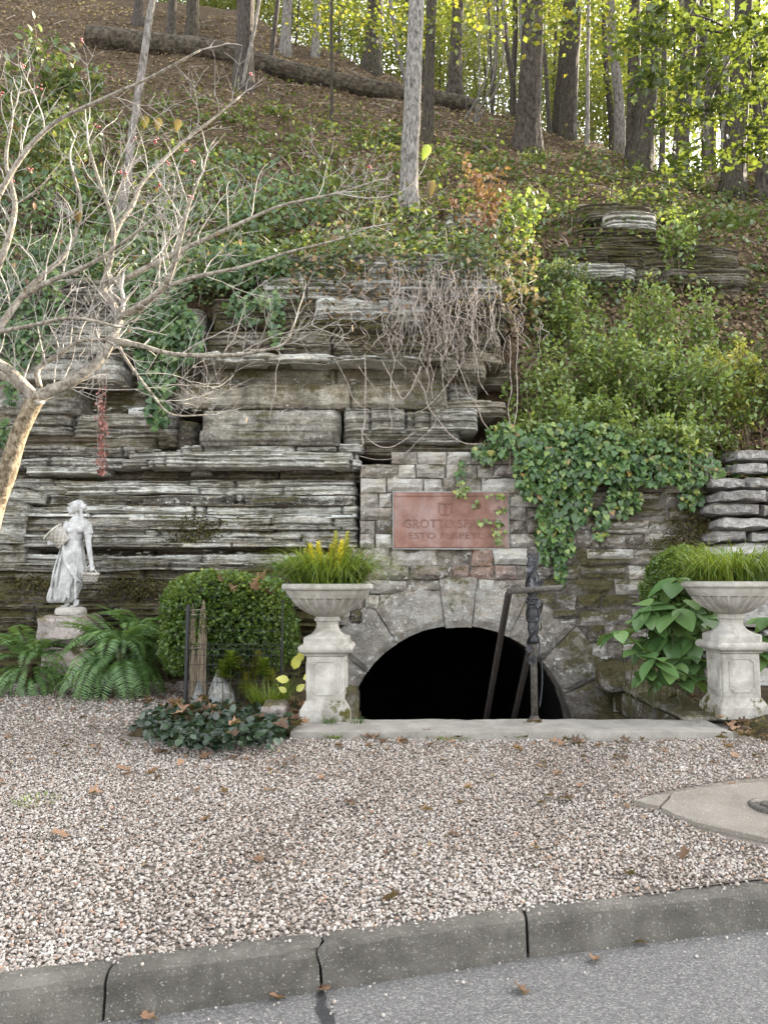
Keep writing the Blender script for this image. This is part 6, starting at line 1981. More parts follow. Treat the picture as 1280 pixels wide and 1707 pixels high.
def build_red_vine():
    top = P(170, 600, 8.25)
    root = empty('red_vine', top, 'dangling vine of dry red leaves in front of the bluff', 'vine')
    mb = MB()
    for du in (-6, 0, 5):
        pts = [P(170 + du + 2 * math.sin(k), 600 + 24 * k, 8.3) for k in range(8)]
        mb.add(*tube(catmull(pts, 2), 0.0025, 4, False))
    for (u0, u1) in ((165, 163), (176, 178)):
        mb.add(*tube([P(u0, 480, 8.6), P(u0, 560, 8.35), P(u1, 640, 8.3)], 0.0025, 4, False))
    link('stem', mb.mesh('stem'), M['vine_grey'], root)
    n = 260
    v = NR.uniform(640, 788, n); u = 170 + NR.normal(size=n) * 4.5
    pos = np.array([tuple(P(a, b, 8.3 + NR.uniform(-.04, .04))) for a, b in zip(u, v)])
    a = NR.normal(size=(n, 3)) * 0.4; a[:, 2] -= 1
    link('foliage', scatter_mesh('foliage', L4, pos, frames(unit(a), NR.normal(size=(n, 3))), NR.uniform(.03, .055, n)), M['leaf_red'], root)
build_red_vine()

# ------------------------------------------------------------------ shrubs on the right slope
def make_shrub(name, label, c, rad, n, size, mat, seed, base=L8, group=None, shell=0.35, hang=0.25, stems=10, cat='shrub', ground=None, tops=None):
    rs = np.random.default_rng(seed)
    c = np.array(c); rad = np.array(rad)
    g = ground if ground is not None else c[2] - rad[2]
    root = empty(name, (c[0], c[1], g), label, cat, group)
    # arching sprays
    ns = max(14, n // 60)
    d = unit(rs.normal(size=(ns, 3)) + np.array([0, -0.25, 0.45]))
    tip = c + d * rad * rs.uniform(0.55, 1.08, (ns, 1))
    st = np.stack([np.full(ns, c[0]) + rs.normal(size=ns) * rad[0] * 0.35, np.full(ns, c[1]) + rs.normal(size=ns) * rad[1] * 0.3, np.full(ns, g)], 1)
    mb = MB(); pos = []; ax = []
    per = n // ns
    for i in range(ns):
        a_, b_ = Vector(st[i]), Vector(tip[i])
        mid = a_.lerp(b_, 0.55) + Vector((0, 0, 0.18 * rad[2]))
        pts = catmull([a_, mid, b_], 5)
        mb.add(*tube(pts, lerp_list([0.008, 0.002], len(pts)), 3, False))
        t = rs.uniform(0.35, 1.0, per)
        idx = np.clip((t * (len(pts) - 1)).astype(int), 0, len(pts) - 2)
        P0 = np.array([tuple(pts[k]) for k in idx]); P1 = np.array([tuple(pts[k + 1]) for k in idx])
        pos.append(P0 + rs.normal(size=(per, 3)) * 0.055 * max(0.6, rad.mean() / 0.8))
        ax.append(unit(P1 - P0))
    pos = np.concatenate(pos); ax = np.concatenate(ax)
    a = ax * 0.5 + rs.normal(size=pos.shape) * 0.6; a[:, 2] -= hang
    nr = rs.normal(size=pos.shape) * 0.45; nr[:, 2] += 0.9; nr[:, 1] -= 0.3
    rnd = np.clip(rs.random(len(pos)) * 0.65 + np.repeat(rs.random(ns), per) * 0.4 - 0.05, 0, 1)
    link('foliage', scatter_mesh('foliage', base, pos, frames(unit(a), unit(nr)), rs.uniform(size[0], size[1], len(pos)), rnd), M[mat], root)
    link('stems', mb.mesh('stems'), M['twig_brown'], root)
    return root
L6 = leaf4(0.3, 0.08)
SH = [
    (905, 640, 9.0, .55, .8, 1500, 'leaf_shrub', 'loose green shrub beside the hanging roots'),
    (980, 600, 9.3, .65, .8, 1900, 'leaf_shrub', 'fine-leaved green shrub below the layered outcrop'),
    (1070, 620, 9.3, .75, .85, 2400, 'leaf_shrub', 'dense green shrub above the ivy curtain'),
    (1080, 530, 9.9, .5, .75, 1300, 'leaf_shrub', 'tall-tipped shrub rising against the brown overhang'),
    (1165, 640, 9.2, .7, .8, 2200, 'leaf_shrub', 'bushy green shrub beside the yellow one'),
    (985, 690, 8.55, .6, .42, 1500, 'leaf_shrub', 'leafy shrub drooping onto the ivy curtain'),
    (1120, 715, 8.55, .65, .40, 1600, 'leaf_shrub', 'leafy shrub spilling over the wall end'),
    (880, 720, 8.7, .35, .6, 900, 'leaf_shrub', 'narrow trailing shrub next to the iron post ivy'),
    (1222, 600, 9.2, .45, .6, 900, 'leaf_yellow', 'shrub near the slope edge, its patch of sun painted as yellow leaves'),  # sun patch on the slope, put into the leaf colour
    (1180, 530, 10.0, .4, .6, 600, 'leaf_shrub', 'sparse shrub with drooping leafy tips below the mossy ledges'),
    (955, 510, 10.2, .55, .5, 900, 'leaf_shrub', 'low shrub with yellow lower leaves under the grey ledges'),
    (930, 460, 10.6, .55, .35, 700, 'leaf_under', 'low dusty shrub between the bluff and the outcrop'),
]
for i, (u, v, y, rx, rz, n, mt, lab) in enumerate(SH):
    c = P(u, v + (22 if v > 560 else 0), y)
    make_shrub('shrub', lab, c, (rx, rx * 0.75, rz), int(n * 1.7), (0.045, 0.09), mt, 700 + i, L6, 'shrubs on the slope above the wall', ground=float(terrain_z([c.x], [c.y])[0]) if y > 8.95 else c.z - rz)
# evergreen edge at the frame side
c = P(1288, 640, 9.2); make_shrub('evergreen_shrub', 'dark evergreen bush at the edge of the slope', c, (.45, .4, .5), 2200, (0.03, 0.06), 'leaf_box', 730, L4, ground=c.z - .5)
# orange-leaved small tree by the pale trunk
c = P(800, 320, 10.6); make_shrub('orange_shrub', 'small shrub of orange-brown autumn leaves near the pale trunk', c, (.62, .35, .60), 420, (0.05, 0.10), 'leaf_orange', 740, L8, hang=0.6, ground=float(terrain_z([c.x], [c.y])[0]))
c = P(850, 330, 10.9); make_shrub('shrub', 'fresh green seedling shrub beside the orange-leaved one', c, (.45, .35, .30), 420, (0.06, 0.12), 'leaf_shrub', 741, L8, ground=float(terrain_z([c.x], [c.y])[0]))
c = P(1130, 370, 11.6); make_shrub('shrub', 'small fern-like green shrub on top of the outcrop', c, (.40, .3, .28), 420, (0.06, 0.11), 'leaf_shrub', 742, L8, ground=float(terrain_z([c.x], [c.y])[0]))
c = P(70, 140, 12.5); make_shrub('shrub', 'broad-leaved green shrub at the upper end of the tangle', c, (1.0, .6, 1.1), 1300, (0.08, 0.16), 'leaf_under', 743, L8, ground=float(terrain_z([c.x], [c.y])[0]))
c = P(90, 250, 11.5); make_shrub('shrub', 'weedy green thicket behind the dogwood twigs', c, (1.2, .6, .8), 1500, (0.06, 0.12), 'leaf_under', 744, L8, ground=float(terrain_z([c.x], [c.y])[0]))
c = P(750, 70, 15.5)
def bare_sapling():
    b = hit_terrain(790, 205)
    root = empty('bare_sapling', b, 'drooping bare pale branches in front of the thick pine', 'sapling')
    mb = MB(); rs = random.Random(3)
    for i in range(16):
        t = P(rs.uniform(770, 850), rs.uniform(-20, 60), b.y - rs.uniform(0.2, 1.2)); e = P(rs.uniform(740, 860), rs.uniform(90, 200), b.y - rs.uniform(0.2, 1.2))
        mb.add(*tube(catmull([t, t.lerp(e, .4) + Vector((rs.uniform(-.3, .3), 0, .3)), e], 5), lerp_list([.012, .004], 11), 4, False))
    for i in range(4):
        mb.add(*tube(catmull([b + Vector((rs.uniform(-.3, .3), 0, 0)), P(800 + i * 12, 120, b.y - .3), P(790 + i * 16, -30, b.y - .5)], 5), lerp_list([.03, .014], 11), 5, False))
    link('branches', mb.mesh('branches'), M['bark_pale'], root)
bare_sapling()

# ------------------------------------------------------------------ ferns
def frond_mesh(seed, L_=1.0, npair=26, arch=1.15, w=0.17):
    """arching frond growing along +Y from the origin, unit length"""
    rs = np.random.default_rng(seed)
    pts = []; tan = []
    ang = 0.95; p = np.array([0.0, 0.0, 0.0])
    m = npair + 6
    for i in range(m):
        pts.append(p.copy()); d = np.array([0.0, math.cos(ang), math.sin(ang)]); tan.append(d)
        p = p + d * (L_ / m); ang -= arch * 1.9 / m
    pos, ax, nr, sc = [], [], [], []
    for i in range(4, m):
        t = (i - 4) / (m - 4)
        ln = w * (min(1.0, 0.35 + t * 2.2)) * (1 - t ** 2.2) + 0.012
        up = np.cross([1, 0, 0], tan[i])
        for sg in (-1, 1):
            pos.append(pts[i]); ax.append(np.array([sg, 0, 0]) * 0.93 + tan[i] * 0.35 - up * 0.18 + rs.normal(size=3) * 0.05); nr.append(up + rs.normal(size=3) * 0.12); sc.append((ln * 0.26, ln, ln))
    pos, ax, nr, sc = map(np.array, (pos, ax, nr, sc))
    me = scatter_mesh('frond', leaf4(0.30, 0.05), pos, frames(unit(ax), unit(nr)), sc, rs.random(len(pos)) * 0.7 + 0.15)
    return me, pts
FR = [frond_mesh(800 + i, 1.0, 26, a, 0.19)[0] for i, a in enumerate((0.9, 1.15, 1.4, 0.6))]
def make_fern(label, loc, L_, n, mat, seed, front=0.0, up=0.0, group='ferns at the foot of the bluff'):
    root = empty('fern', loc, label, 'fern', group)
    rs = random.Random(seed)
    stock = MB(); stock.add(*lathe([(0.06, -(loc[2] - 0.34)), (0.05, -0.06), (0.03, 0.0), (0.0001, 0.02)], 9))
    child('rootstock', stock.mesh('rootstock'), M['bed_soil'], root)
    for m in FR:
        if len(m.materials) == 0: m.materials.append(M[mat])
    for i in range(n):
        a = 2 * math.pi * i / n + rs.uniform(-.3, .3)
        s = L_ * rs.uniform(0.7, 1.08)
        var = rs.randrange(4)
        # fronds towards the camera droop more
        child('frond', FR[var], None, root, (rs.uniform(-.03, .03), rs.uniform(-.03, .03), 0), (rs.uniform(-.25, .2) + up, rs.uniform(-.2, .2), a), (s, s, s))
    for i in range(int(n * 0.9)):
        a = math.pi + rs.uniform(-1.9, 1.9); s = L_ * rs.uniform(.6, .95)
        child('frond', FR[rs.choice([1, 2])], None, root, (0, 0, rs.uniform(-.25, 0) * min(1, loc[2])), (rs.uniform(-.75, -.25), rs.uniform(-.2, .2), a), (s, s, s))
    return root
def onbed(u, v, y):
    p = P(u, v, y); return p
p = P(50, 1085, 7.90); make_fern('sword fern with upright fronds against the base rock beside the statue', (p.x, p.y, 0.62), 0.78, 22, 'leaf_fern', 1, up=.30)
p = P(200, 1075, 7.70); make_fern('spreading fern drooping over the gravel between statue and boxwood', (p.x, p.y, 0.78), 0.86, 28, 'leaf_fern', 2, up=.05)
p = P(225, 1040, 8.1); make_fern('smaller darker fern tucked behind the spreading fern', (p.x, p.y, 0.90), 0.62, 18, 'leaf_fern', 3, up=.2)
p = P(140, 1110, 7.75); make_fern('low fern clump in front of the rock plinth', (p.x, p.y, 0.45), 0.55, 14, 'leaf_fern', 4)

# ------------------------------------------------------------------ clipped boxwoods
def make_boxwood(label, c, rad, n, size, seed, sq=2.6):
    rs = np.random.default_rng(seed)
    root = empty('boxwood', (c[0], c[1], c[2] - rad[2]), label, 'shrub', 'clipped boxwoods')
    d = unit(rs.normal(size=(n, 3)))
    # superellipsoid
    m = (np.abs(d) ** sq).sum(1) ** (-1 / sq)
    lump = 1 + (fbm(d * 2.2 + 7, seed, 4) - 0.5) * 0.42
    pos = np.array(c) + d * (m * lump)[:, None] * np.array(rad) * (1 - rs.random((n, 1)) ** 2 * 0.16)
    keep = pos[:, 2] > c[2] - rad[2] + 0.02
    pos, d = pos[keep], d[keep]
    a = d + rs.normal(size=d.shape) * 0.8; nr = d * 0.5 + rs.normal(size=d.shape) * 0.7 + np.array([0, 0, .4])
    rnd = np.clip(rs.random(len(d)) * 0.6 + (d[:, 2] * 0.12) + (fbm(pos * 5, seed + 2, 2) - 0.4) * 0.7 + .08, 0, 1)
    link('foliage', scatter_mesh('foliage', L4W, pos, frames(unit(a), unit(nr)), rs.uniform(size[0], size[1], len(pos)), rnd), M['leaf_box'], root)
    mb = MB()
    for i in range(26):
        q = rs.normal(size=3); q = q / np.linalg.norm(q) * rad * 0.8
        s = Vector((c[0] + rs.normal() * .06, c[1] + rs.normal() * .05, c[2] - rad[2] - 0.02)); e = Vector(c) + Vector(q) ; e.z = max(e.z, c[2] - rad[2] * .3)
        mb.add(*tube([s, s.lerp(e, .5) + Vector((0, 0, .05)), e], [.016, .01, .003], 5, False))
    link('stems', mb.mesh('stems'), M['twig_brown'], root)
    # twiggy dark heart so that the clipped shell is not see-through
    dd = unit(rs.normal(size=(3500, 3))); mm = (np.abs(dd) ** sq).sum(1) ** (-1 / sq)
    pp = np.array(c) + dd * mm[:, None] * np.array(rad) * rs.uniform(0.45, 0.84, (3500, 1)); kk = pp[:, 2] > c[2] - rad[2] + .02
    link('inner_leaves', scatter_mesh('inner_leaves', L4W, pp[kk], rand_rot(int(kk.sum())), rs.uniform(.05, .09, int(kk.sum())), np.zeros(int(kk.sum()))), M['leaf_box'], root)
    return root
c = P(380, 1040, 7.55); make_boxwood('large clipped boxwood mound behind the wire fence panel', c, (0.62, 0.50, 0.47), 19000, (0.018, 0.044), 50, 3.8)
c = P(1135, 978, 7.6); make_boxwood('round clipped boxwood beside the hydrangea', c, (0.36, 0.34, 0.37), 7000, (0.018, 0.036), 51, 2.1)

# ------------------------------------------------------------------ plants in the urns
def blades(n, c, spread, L_, w, seed, droop=1.0, base_r=0.2):
    rs = np.random.default_rng(seed)
    V, F, rn = [], [], []
    for i in range(n):
        a = rs.uniform(0, 2 * np.pi); r = base_r * math.sqrt(rs.random())
        b = np.array([c[0] + r * math.cos(a), c[1] + r * math.sin(a), c[2]])
        a2 = a + rs.normal() * 0.5
        l = L_ * rs.uniform(0.6, 1.15); el = rs.uniform(0.7, 1.4); ww = w * rs.uniform(.7, 1.2)
        side = np.array([-math.sin(a2), math.cos(a2), 0]) * ww
        p = b; k = 6; rv = rs.random(); o = len(V)
        for s in range(k):
            t = s / (k - 1); ta = 1 - t ** 1.5
            V += [tuple(p - side * ta), tuple(p + side * ta)]; rn += [rv, rv]
            p = p + np.array([math.cos(a2) * math.cos(el), math.sin(a2) * math.cos(el), math.sin(el)]) * (l / (k - 1))
            el -= droop * rs.uniform(0.3, 0.5)
        for s in range(k - 1): F.append((o + 2 * s, o + 2 * s + 1, o + 2 * s + 3, o + 2 * s + 2))
    return fast_mesh('blades', np.array(V), np.array(F), True, np.array(rn))
def blob_leaves(c, r, n, size, seed, base=L8, out=0.8):
    rs = np.random.default_rng(seed)
    d = unit(rs.normal(size=(n, 3)) + np.array([0, 0, .3])); pos = np.array(c) + d * np.array(r) * rs.uniform(.4, 1, (n, 1))
    a = d * out + rs.normal(size=(n, 3)) * .5; nr = rs.normal(size=(n, 3)) * .4 + np.array([0, -.2, 1])
    return scatter_mesh('leaves', base, pos, frames(unit(a), unit(nr)), rs.uniform(size[0], size[1], n), rs.random(n))
def urn_plants():
    for urn, lab, sd in ((urnL, 'mound of fine bright grass filling the urn with golden spikes', 1), (urnR, 'shaggy bright grass filling the urn beside the hydrangea', 2)):
        c = Vector(urn.location) + Vector((0, 0, 1.02))
        root = empty('ornamental_grass', c, lab, 'grass plant', 'grass in the urns')
        o = link('blades', blades(640, c + Vector((0, 0, .05)), .3, .62, .0055, 900 + sd, 0.98, .30), M['leaf_grass'], root)
        o = link('dark_blades', blades(420, c + Vector((0, 0.02, .03)), .3, .38, .0044, 920 + sd, 0.75, .24), M['leaf_darkgrass'], root)
    c = Vector(urnL.location) + Vector((0, 0, 1.03))
    # golden spikes
    root = empty('golden_spike_plant', c + Vector((.02, 0, 0)), 'upright golden yellow leafy spikes in the grassy urn', 'plant')
    rs = random.Random(2)
    for i, (dx, h) in enumerate(((-.10, .36), (-.055, .38), (.045, .47), (.085, .39), (.115, .46), (.02, .36), (-.13, .32), (.07, .34))):
        n = 80
        t = np.linspace(0.15, 1, n); 
        px = c.x + dx + dx * 0.4 * t; pz = c.z + h * t; py = c.y - 0.04 + 0.05 * ((i * 7) % 3 - 1) + 0 * t
        pos = np.stack([px, py, pz], 1); an = np.arange(n) * 2.4
        a = np.stack([np.cos(an), np.sin(an), np.full(n, .75)], 1)
        nr = np.stack([-np.cos(an) * .7, -np.sin(an) * .7, np.full(n, 1.0)], 1)
        me = scatter_mesh('spike', L4, pos, frames(unit(a), unit(nr)), (0.125 * (1 - 0.75 * t)), NR.random(n))
        link('spike', me, M['leaf_gold'] if i in (0, 1, 3, 5) else M['leaf_yellow'], root)
    # small fern and shrubby sprigs
    r2 = empty('urn_fern', c + Vector((-.18, .05, 0)), 'blue-green fern fronds leaning out of the grassy urn', 'fern')
    for i, (a, s) in enumerate(((4.2, .42), (4.9, .44), (5.6, .4), (3.1, .46), (0.0, .44), (0.9, .46), (1.5, .42), (0.4, .36), (2.2, .36), (-.5, .4), (-1.2, .42), (2.8, .38), (3.6, .38))):
        child('frond', FR[i % 4], None, r2, (.06 * (i % 3), 0, 0.02), (0.35, 0, a), (s, s, s))
    r3 = empty('urn_sprigs', c + Vector((.2, 0, 0)), 'dusty green twiggy sprigs in the grassy urn', 'plant')
    link('leaves', blob_leaves(c + Vector((.17, 0, .12)), (.22, .18, .19), 620, (.03, .065), 77, L4N), M['leaf_under'], r3)
    r4 = empty('urn_round_leaf', c + Vector((-.3, 0, 0)), 'round-leaved stems behind the grassy urn', 'plant')
    link('leaves', blob_leaves(c + Vector((-.36, .14, .09)), (.16, .1, .17), 60, (.04, .07), 78, leaf8(.45, .05, .1)), M['leaf_hydrangea'], r4)
    c = Vector(urnR.location) + Vector((0, 0, 1.03))
    r5 = empty('urn_fern', c + Vector((.05, .05, 0)), 'upright feathery fern in the shaggy grass urn', 'fern')
    for i, (a, s, e) in enumerate(((0.3, .5, .75), (-.3, .52, .8), (1.2, .42, .5), (-1.2, .44, .5), (2.0, .4, .2), (-2.2, .42, .2), (.9, .46, .3), (2.7, .46, .1), (3.4, .44, .1), (3.0, .5, .0), (3.9, .46, .1), (4.6, .5, .1), (1.6, .5, .1), (5.2, .46, .2))):
        child('frond', FR[i % 4], None, r5, (0.05, 0, 0), (e, 0, a), (s, s, s))
    r6 = empty('urn_sprigs', c + Vector((-.1, .05, 0)), 'mixed dusty green sprigs behind the shaggy grass', 'plant')
    link('leaves', blob_leaves(c + Vector((.0, .1, .12)), (.3, .14, .16), 500, (.02, .045), 79, L4N), M['leaf_shrub'], r6)
urn_plants()

# ------------------------------------------------------------------ hydrangea on the right
def hyd_leaf(seed):
    rs = random.Random(seed)
    ys = [0, .08, .22, .42, .62, .8, .93, 1.0]; ws = [0, .16, .27, .34, .31, .2, .09, 0]
    V, F = [], []
    curl = rs.uniform(.15, .35)
    for y, w in zip(ys, ws):
        z = -curl * y * y
        V += [(-w, y, z + w * .22), (-w * .5, y, z + w * .16), (0, y, z), (w * .5, y, z + w * .16), (w, y, z + w * .22)]
    for i in range(7):
        for k in range(4):
            a = i * 5 + k
            F.append((a, a + 1, a + 6, a + 5))
    me = fast_mesh('leaf', np.array(V), np.array(F), True, np.full(len(V), (seed % 5 + .5) / 5))
    me.materials.append(M['leaf_hydrangea'])
    return me
HL = [hyd_leaf(i) for i in range(5)]
def make_hydrangea():
    root = empty('hydrangea', (2.95, 7.0, 0.42), 'broad-leaved hydrangea growing beside the retaining wall', 'shrub')
    rs = random.Random(6)
    mb = MB()
    whorls = [(1033, 1052, 6.75, 40, 5), (1082, 1010, 6.9, 46, 7), (1128, 1015, 6.75, 48, 7), (1092, 1098, 6.5, 40, 7), (1112, 1108, 6.55, 38, 6), (1150, 1000, 6.9, 46, 6), (1166, 1025, 6.8, 44, 6), (1130, 965, 7.1, 48, 5), (1060, 1085, 6.7, 34, 5), (1110, 1060, 6.9, 46, 6), (1150, 1060, 6.9, 44, 6), (1095, 1040, 7.0, 42, 6), (1132, 1100, 6.7, 36, 5), (1180, 1060, 7.0, 42, 6), (1275, 1060, 7.0, 46, 7), (1290, 1030, 6.9, 44, 6), (1070, 1120, 6.6, 30, 4), (1262, 1090, 6.9, 40, 6), (1120, 1085, 6.9, 40, 6), (1150, 1100, 6.8, 38, 6), (1165, 1090, 6.9, 40, 6), (1105, 1125, 6.7, 34, 6), (1135, 1130, 6.7, 32, 5), (1160, 1128, 6.8, 32, 5), (1080, 1065, 7.0, 40, 6), (1140, 1030, 7.0, 46, 6), (1085, 1125, 6.5, 28, 5)]
    for (u, v, y, sz, n) in whorls:
        c = P(u, v, y)
        b = Vector((c.x + rs.uniform(-.1, .15), c.y + rs.uniform(0, .2), 0.40))
        mb.add(*tube(catmull([b, b.lerp(c, .6) + Vector((0, 0, .05)), c], 4), lerp_list([.005, .003], 9), 5, False))
        a0 = rs.uniform(0, 6.28)
        for k in range(n):
            a = a0 + k * 2 * math.pi / n + rs.uniform(-.3, .3)
            s = sz * y / F_PX * rs.uniform(.9, 1.35)
            child('leaf', HL[rs.randrange(5)], None, root, c - root.location + Vector((0, 0, -0.03 * (k % 2))), (rs.uniform(-.85, .25), rs.uniform(-.3, .3), a), (s, s, s))
    link('stems', mb.mesh('stems'), M['leaf_stem'], root)
M['leaf_stem'] = plain('green_stem', (0.055, 0.06, 0.025), 0.7)
make_hydrangea()

# ------------------------------------------------------------------ left bed: fence, rocks, small plants
def build_fence():
    y = G(390, 1170, 0.40).y
    root = empty('wire_fence', P(315, 1170, y), 'short black wire fence panel with slim posts around the flower bed', 'fence')
    zb = 0.38
    def vz(v): return ZV(v, y)
    for (u, vt, r) in ((316, 1008, .018), (472, 1000, .008)):
        link('post', mesh('post', *tube([Vector((XU(u, y), y, zb - .05)), Vector((XU(u + 1, y), y, vz(vt)))], r, 8)), M['wire'], root)
    top = vz(1075)
    n = 21
    for i in range(n):
        u = 322 + (470 - 322) * i / (n - 1)
        x = XU(u, y)
        link('wire', mesh('wire', *tube([Vector((x, y, zb - .02)), Vector((x + .004, y, vz(1072 + 4 * math.sin(u))))], .0026, 4)), M['wire'], root)
    for v in (1165, 1137, 1108, 1092, 1082, 1074, 1050, 1030):
        link('wire', mesh('wire', *tube([Vector((XU(316, y), y - .003, vz(v))), Vector((XU(472, y), y - .003, vz(v + 1)))], .0026 if v > 1060 else .0018, 4)), M['wire'], root)
    for i, (u0, u1, vt, w) in enumerate(((323, 325, 1006, .028), (336, 342, 1000, .034))):
        base = Vector((XU(u0 + 6, y + .06), y + .06, zb - .06)); top = Vector((XU(u1, y + .06), y + .06, vz(vt)))
        pr = empty('wooden_post', base, ('splintered grey wooden stake against the wire fence post', 'taller split brown stake tied to the wire fence')[i], 'stake')
        pts = [base.lerp(top, t) for t in np.linspace(0, 1, 12)]
        V, F = bark_tube(pts, [w * 1.35] * 3 + [w * 1.25] * 5 + [w * 1.1, w * .9, w * .6, w * .2], 8, 30 + i, 0.22, 18.0)
        link('stake', mesh('stake', V, F), M['wood_old'], pr)
        if i == 1:
            for vv in (1022, 1030, 1086):
                z = vz(vv)
                x = XU(331, y + .06)
                link('tie', mesh('tie', *tube([Vector((x + .075 * math.cos(a), y + .05 + .05 * math.sin(a), z + .006 * a)) for a in np.linspace(0, 6.28, 18)], .0022, 4, False)), M['vine_grey'], pr)
build_fence()
def peak_rock(label, u0, u1, v0, v1, uc, y, seed):
    import bmesh
    bm = bmesh.new(); bmesh.ops.create_icosphere(bm, subdivisions=4, radius=1)
    zb, zt = ZV(v1, y) - .06, ZV(v0, y)
    x0, x1, xc = XU(u0, y), XU(u1, y), XU(uc, y)
    co = np.array([v.co[:] for v in bm.verts])
    t = np.clip((co[:, 2] + 1) / 2, 0, 1)
    w = (1 - t ** 1.4) * .95 + .05
    cxm = (x0 + x1) / 2 * (1 - t) + xc * t
    d = fbm(co * 2.0, seed, 4) - .5
    r = np.sqrt(co[:, 0] ** 2 + co[:, 1] ** 2) + 1e-6
    f = np.minimum(1, r / np.maximum(np.sqrt(1 - np.minimum(co[:, 2] ** 2, .999)), .05))
    X = cxm + co[:, 0] / np.maximum(r, .05) * f * w * (x1 - x0) / 2 * (1 + d * .5)
    Y = y + co[:, 1] / np.maximum(r, .05) * f * w * (x1 - x0) * .38 * (1 + d * .5)
    Z = zb + (zt - zb) * t + d * .02
    for v, a, b, c in zip(bm.verts, X, Y, Z): v.co = (a, b, c)
    me = bpy.data.meshes.new('boulder'); bm.to_mesh(me); bm.free()
    tag(link('boulder', me, M['grey_rock']), label, 'rock')
yB = G(390, 1172, 0.40).y + .12
peak_rock('pointed grey rock behind the wire fence panel', 348, 408, 1117, 1176, 368, yB, 5)
peak_rock('smaller blunt grey rock leaning on the pointed one', 322, 356, 1134, 1176, 337, yB - .03, 6)
o = link('stone_block', noisy_box(XU(440, 6.3), XU(482, 6.3), 6.2, 6.5, .30, ZV(1172, 6.3), 83, (6, 5, 5), .012, .03), M['pink_rock']); tag(o, 'pinkish stone block between ground cover and the urn', 'stone block')

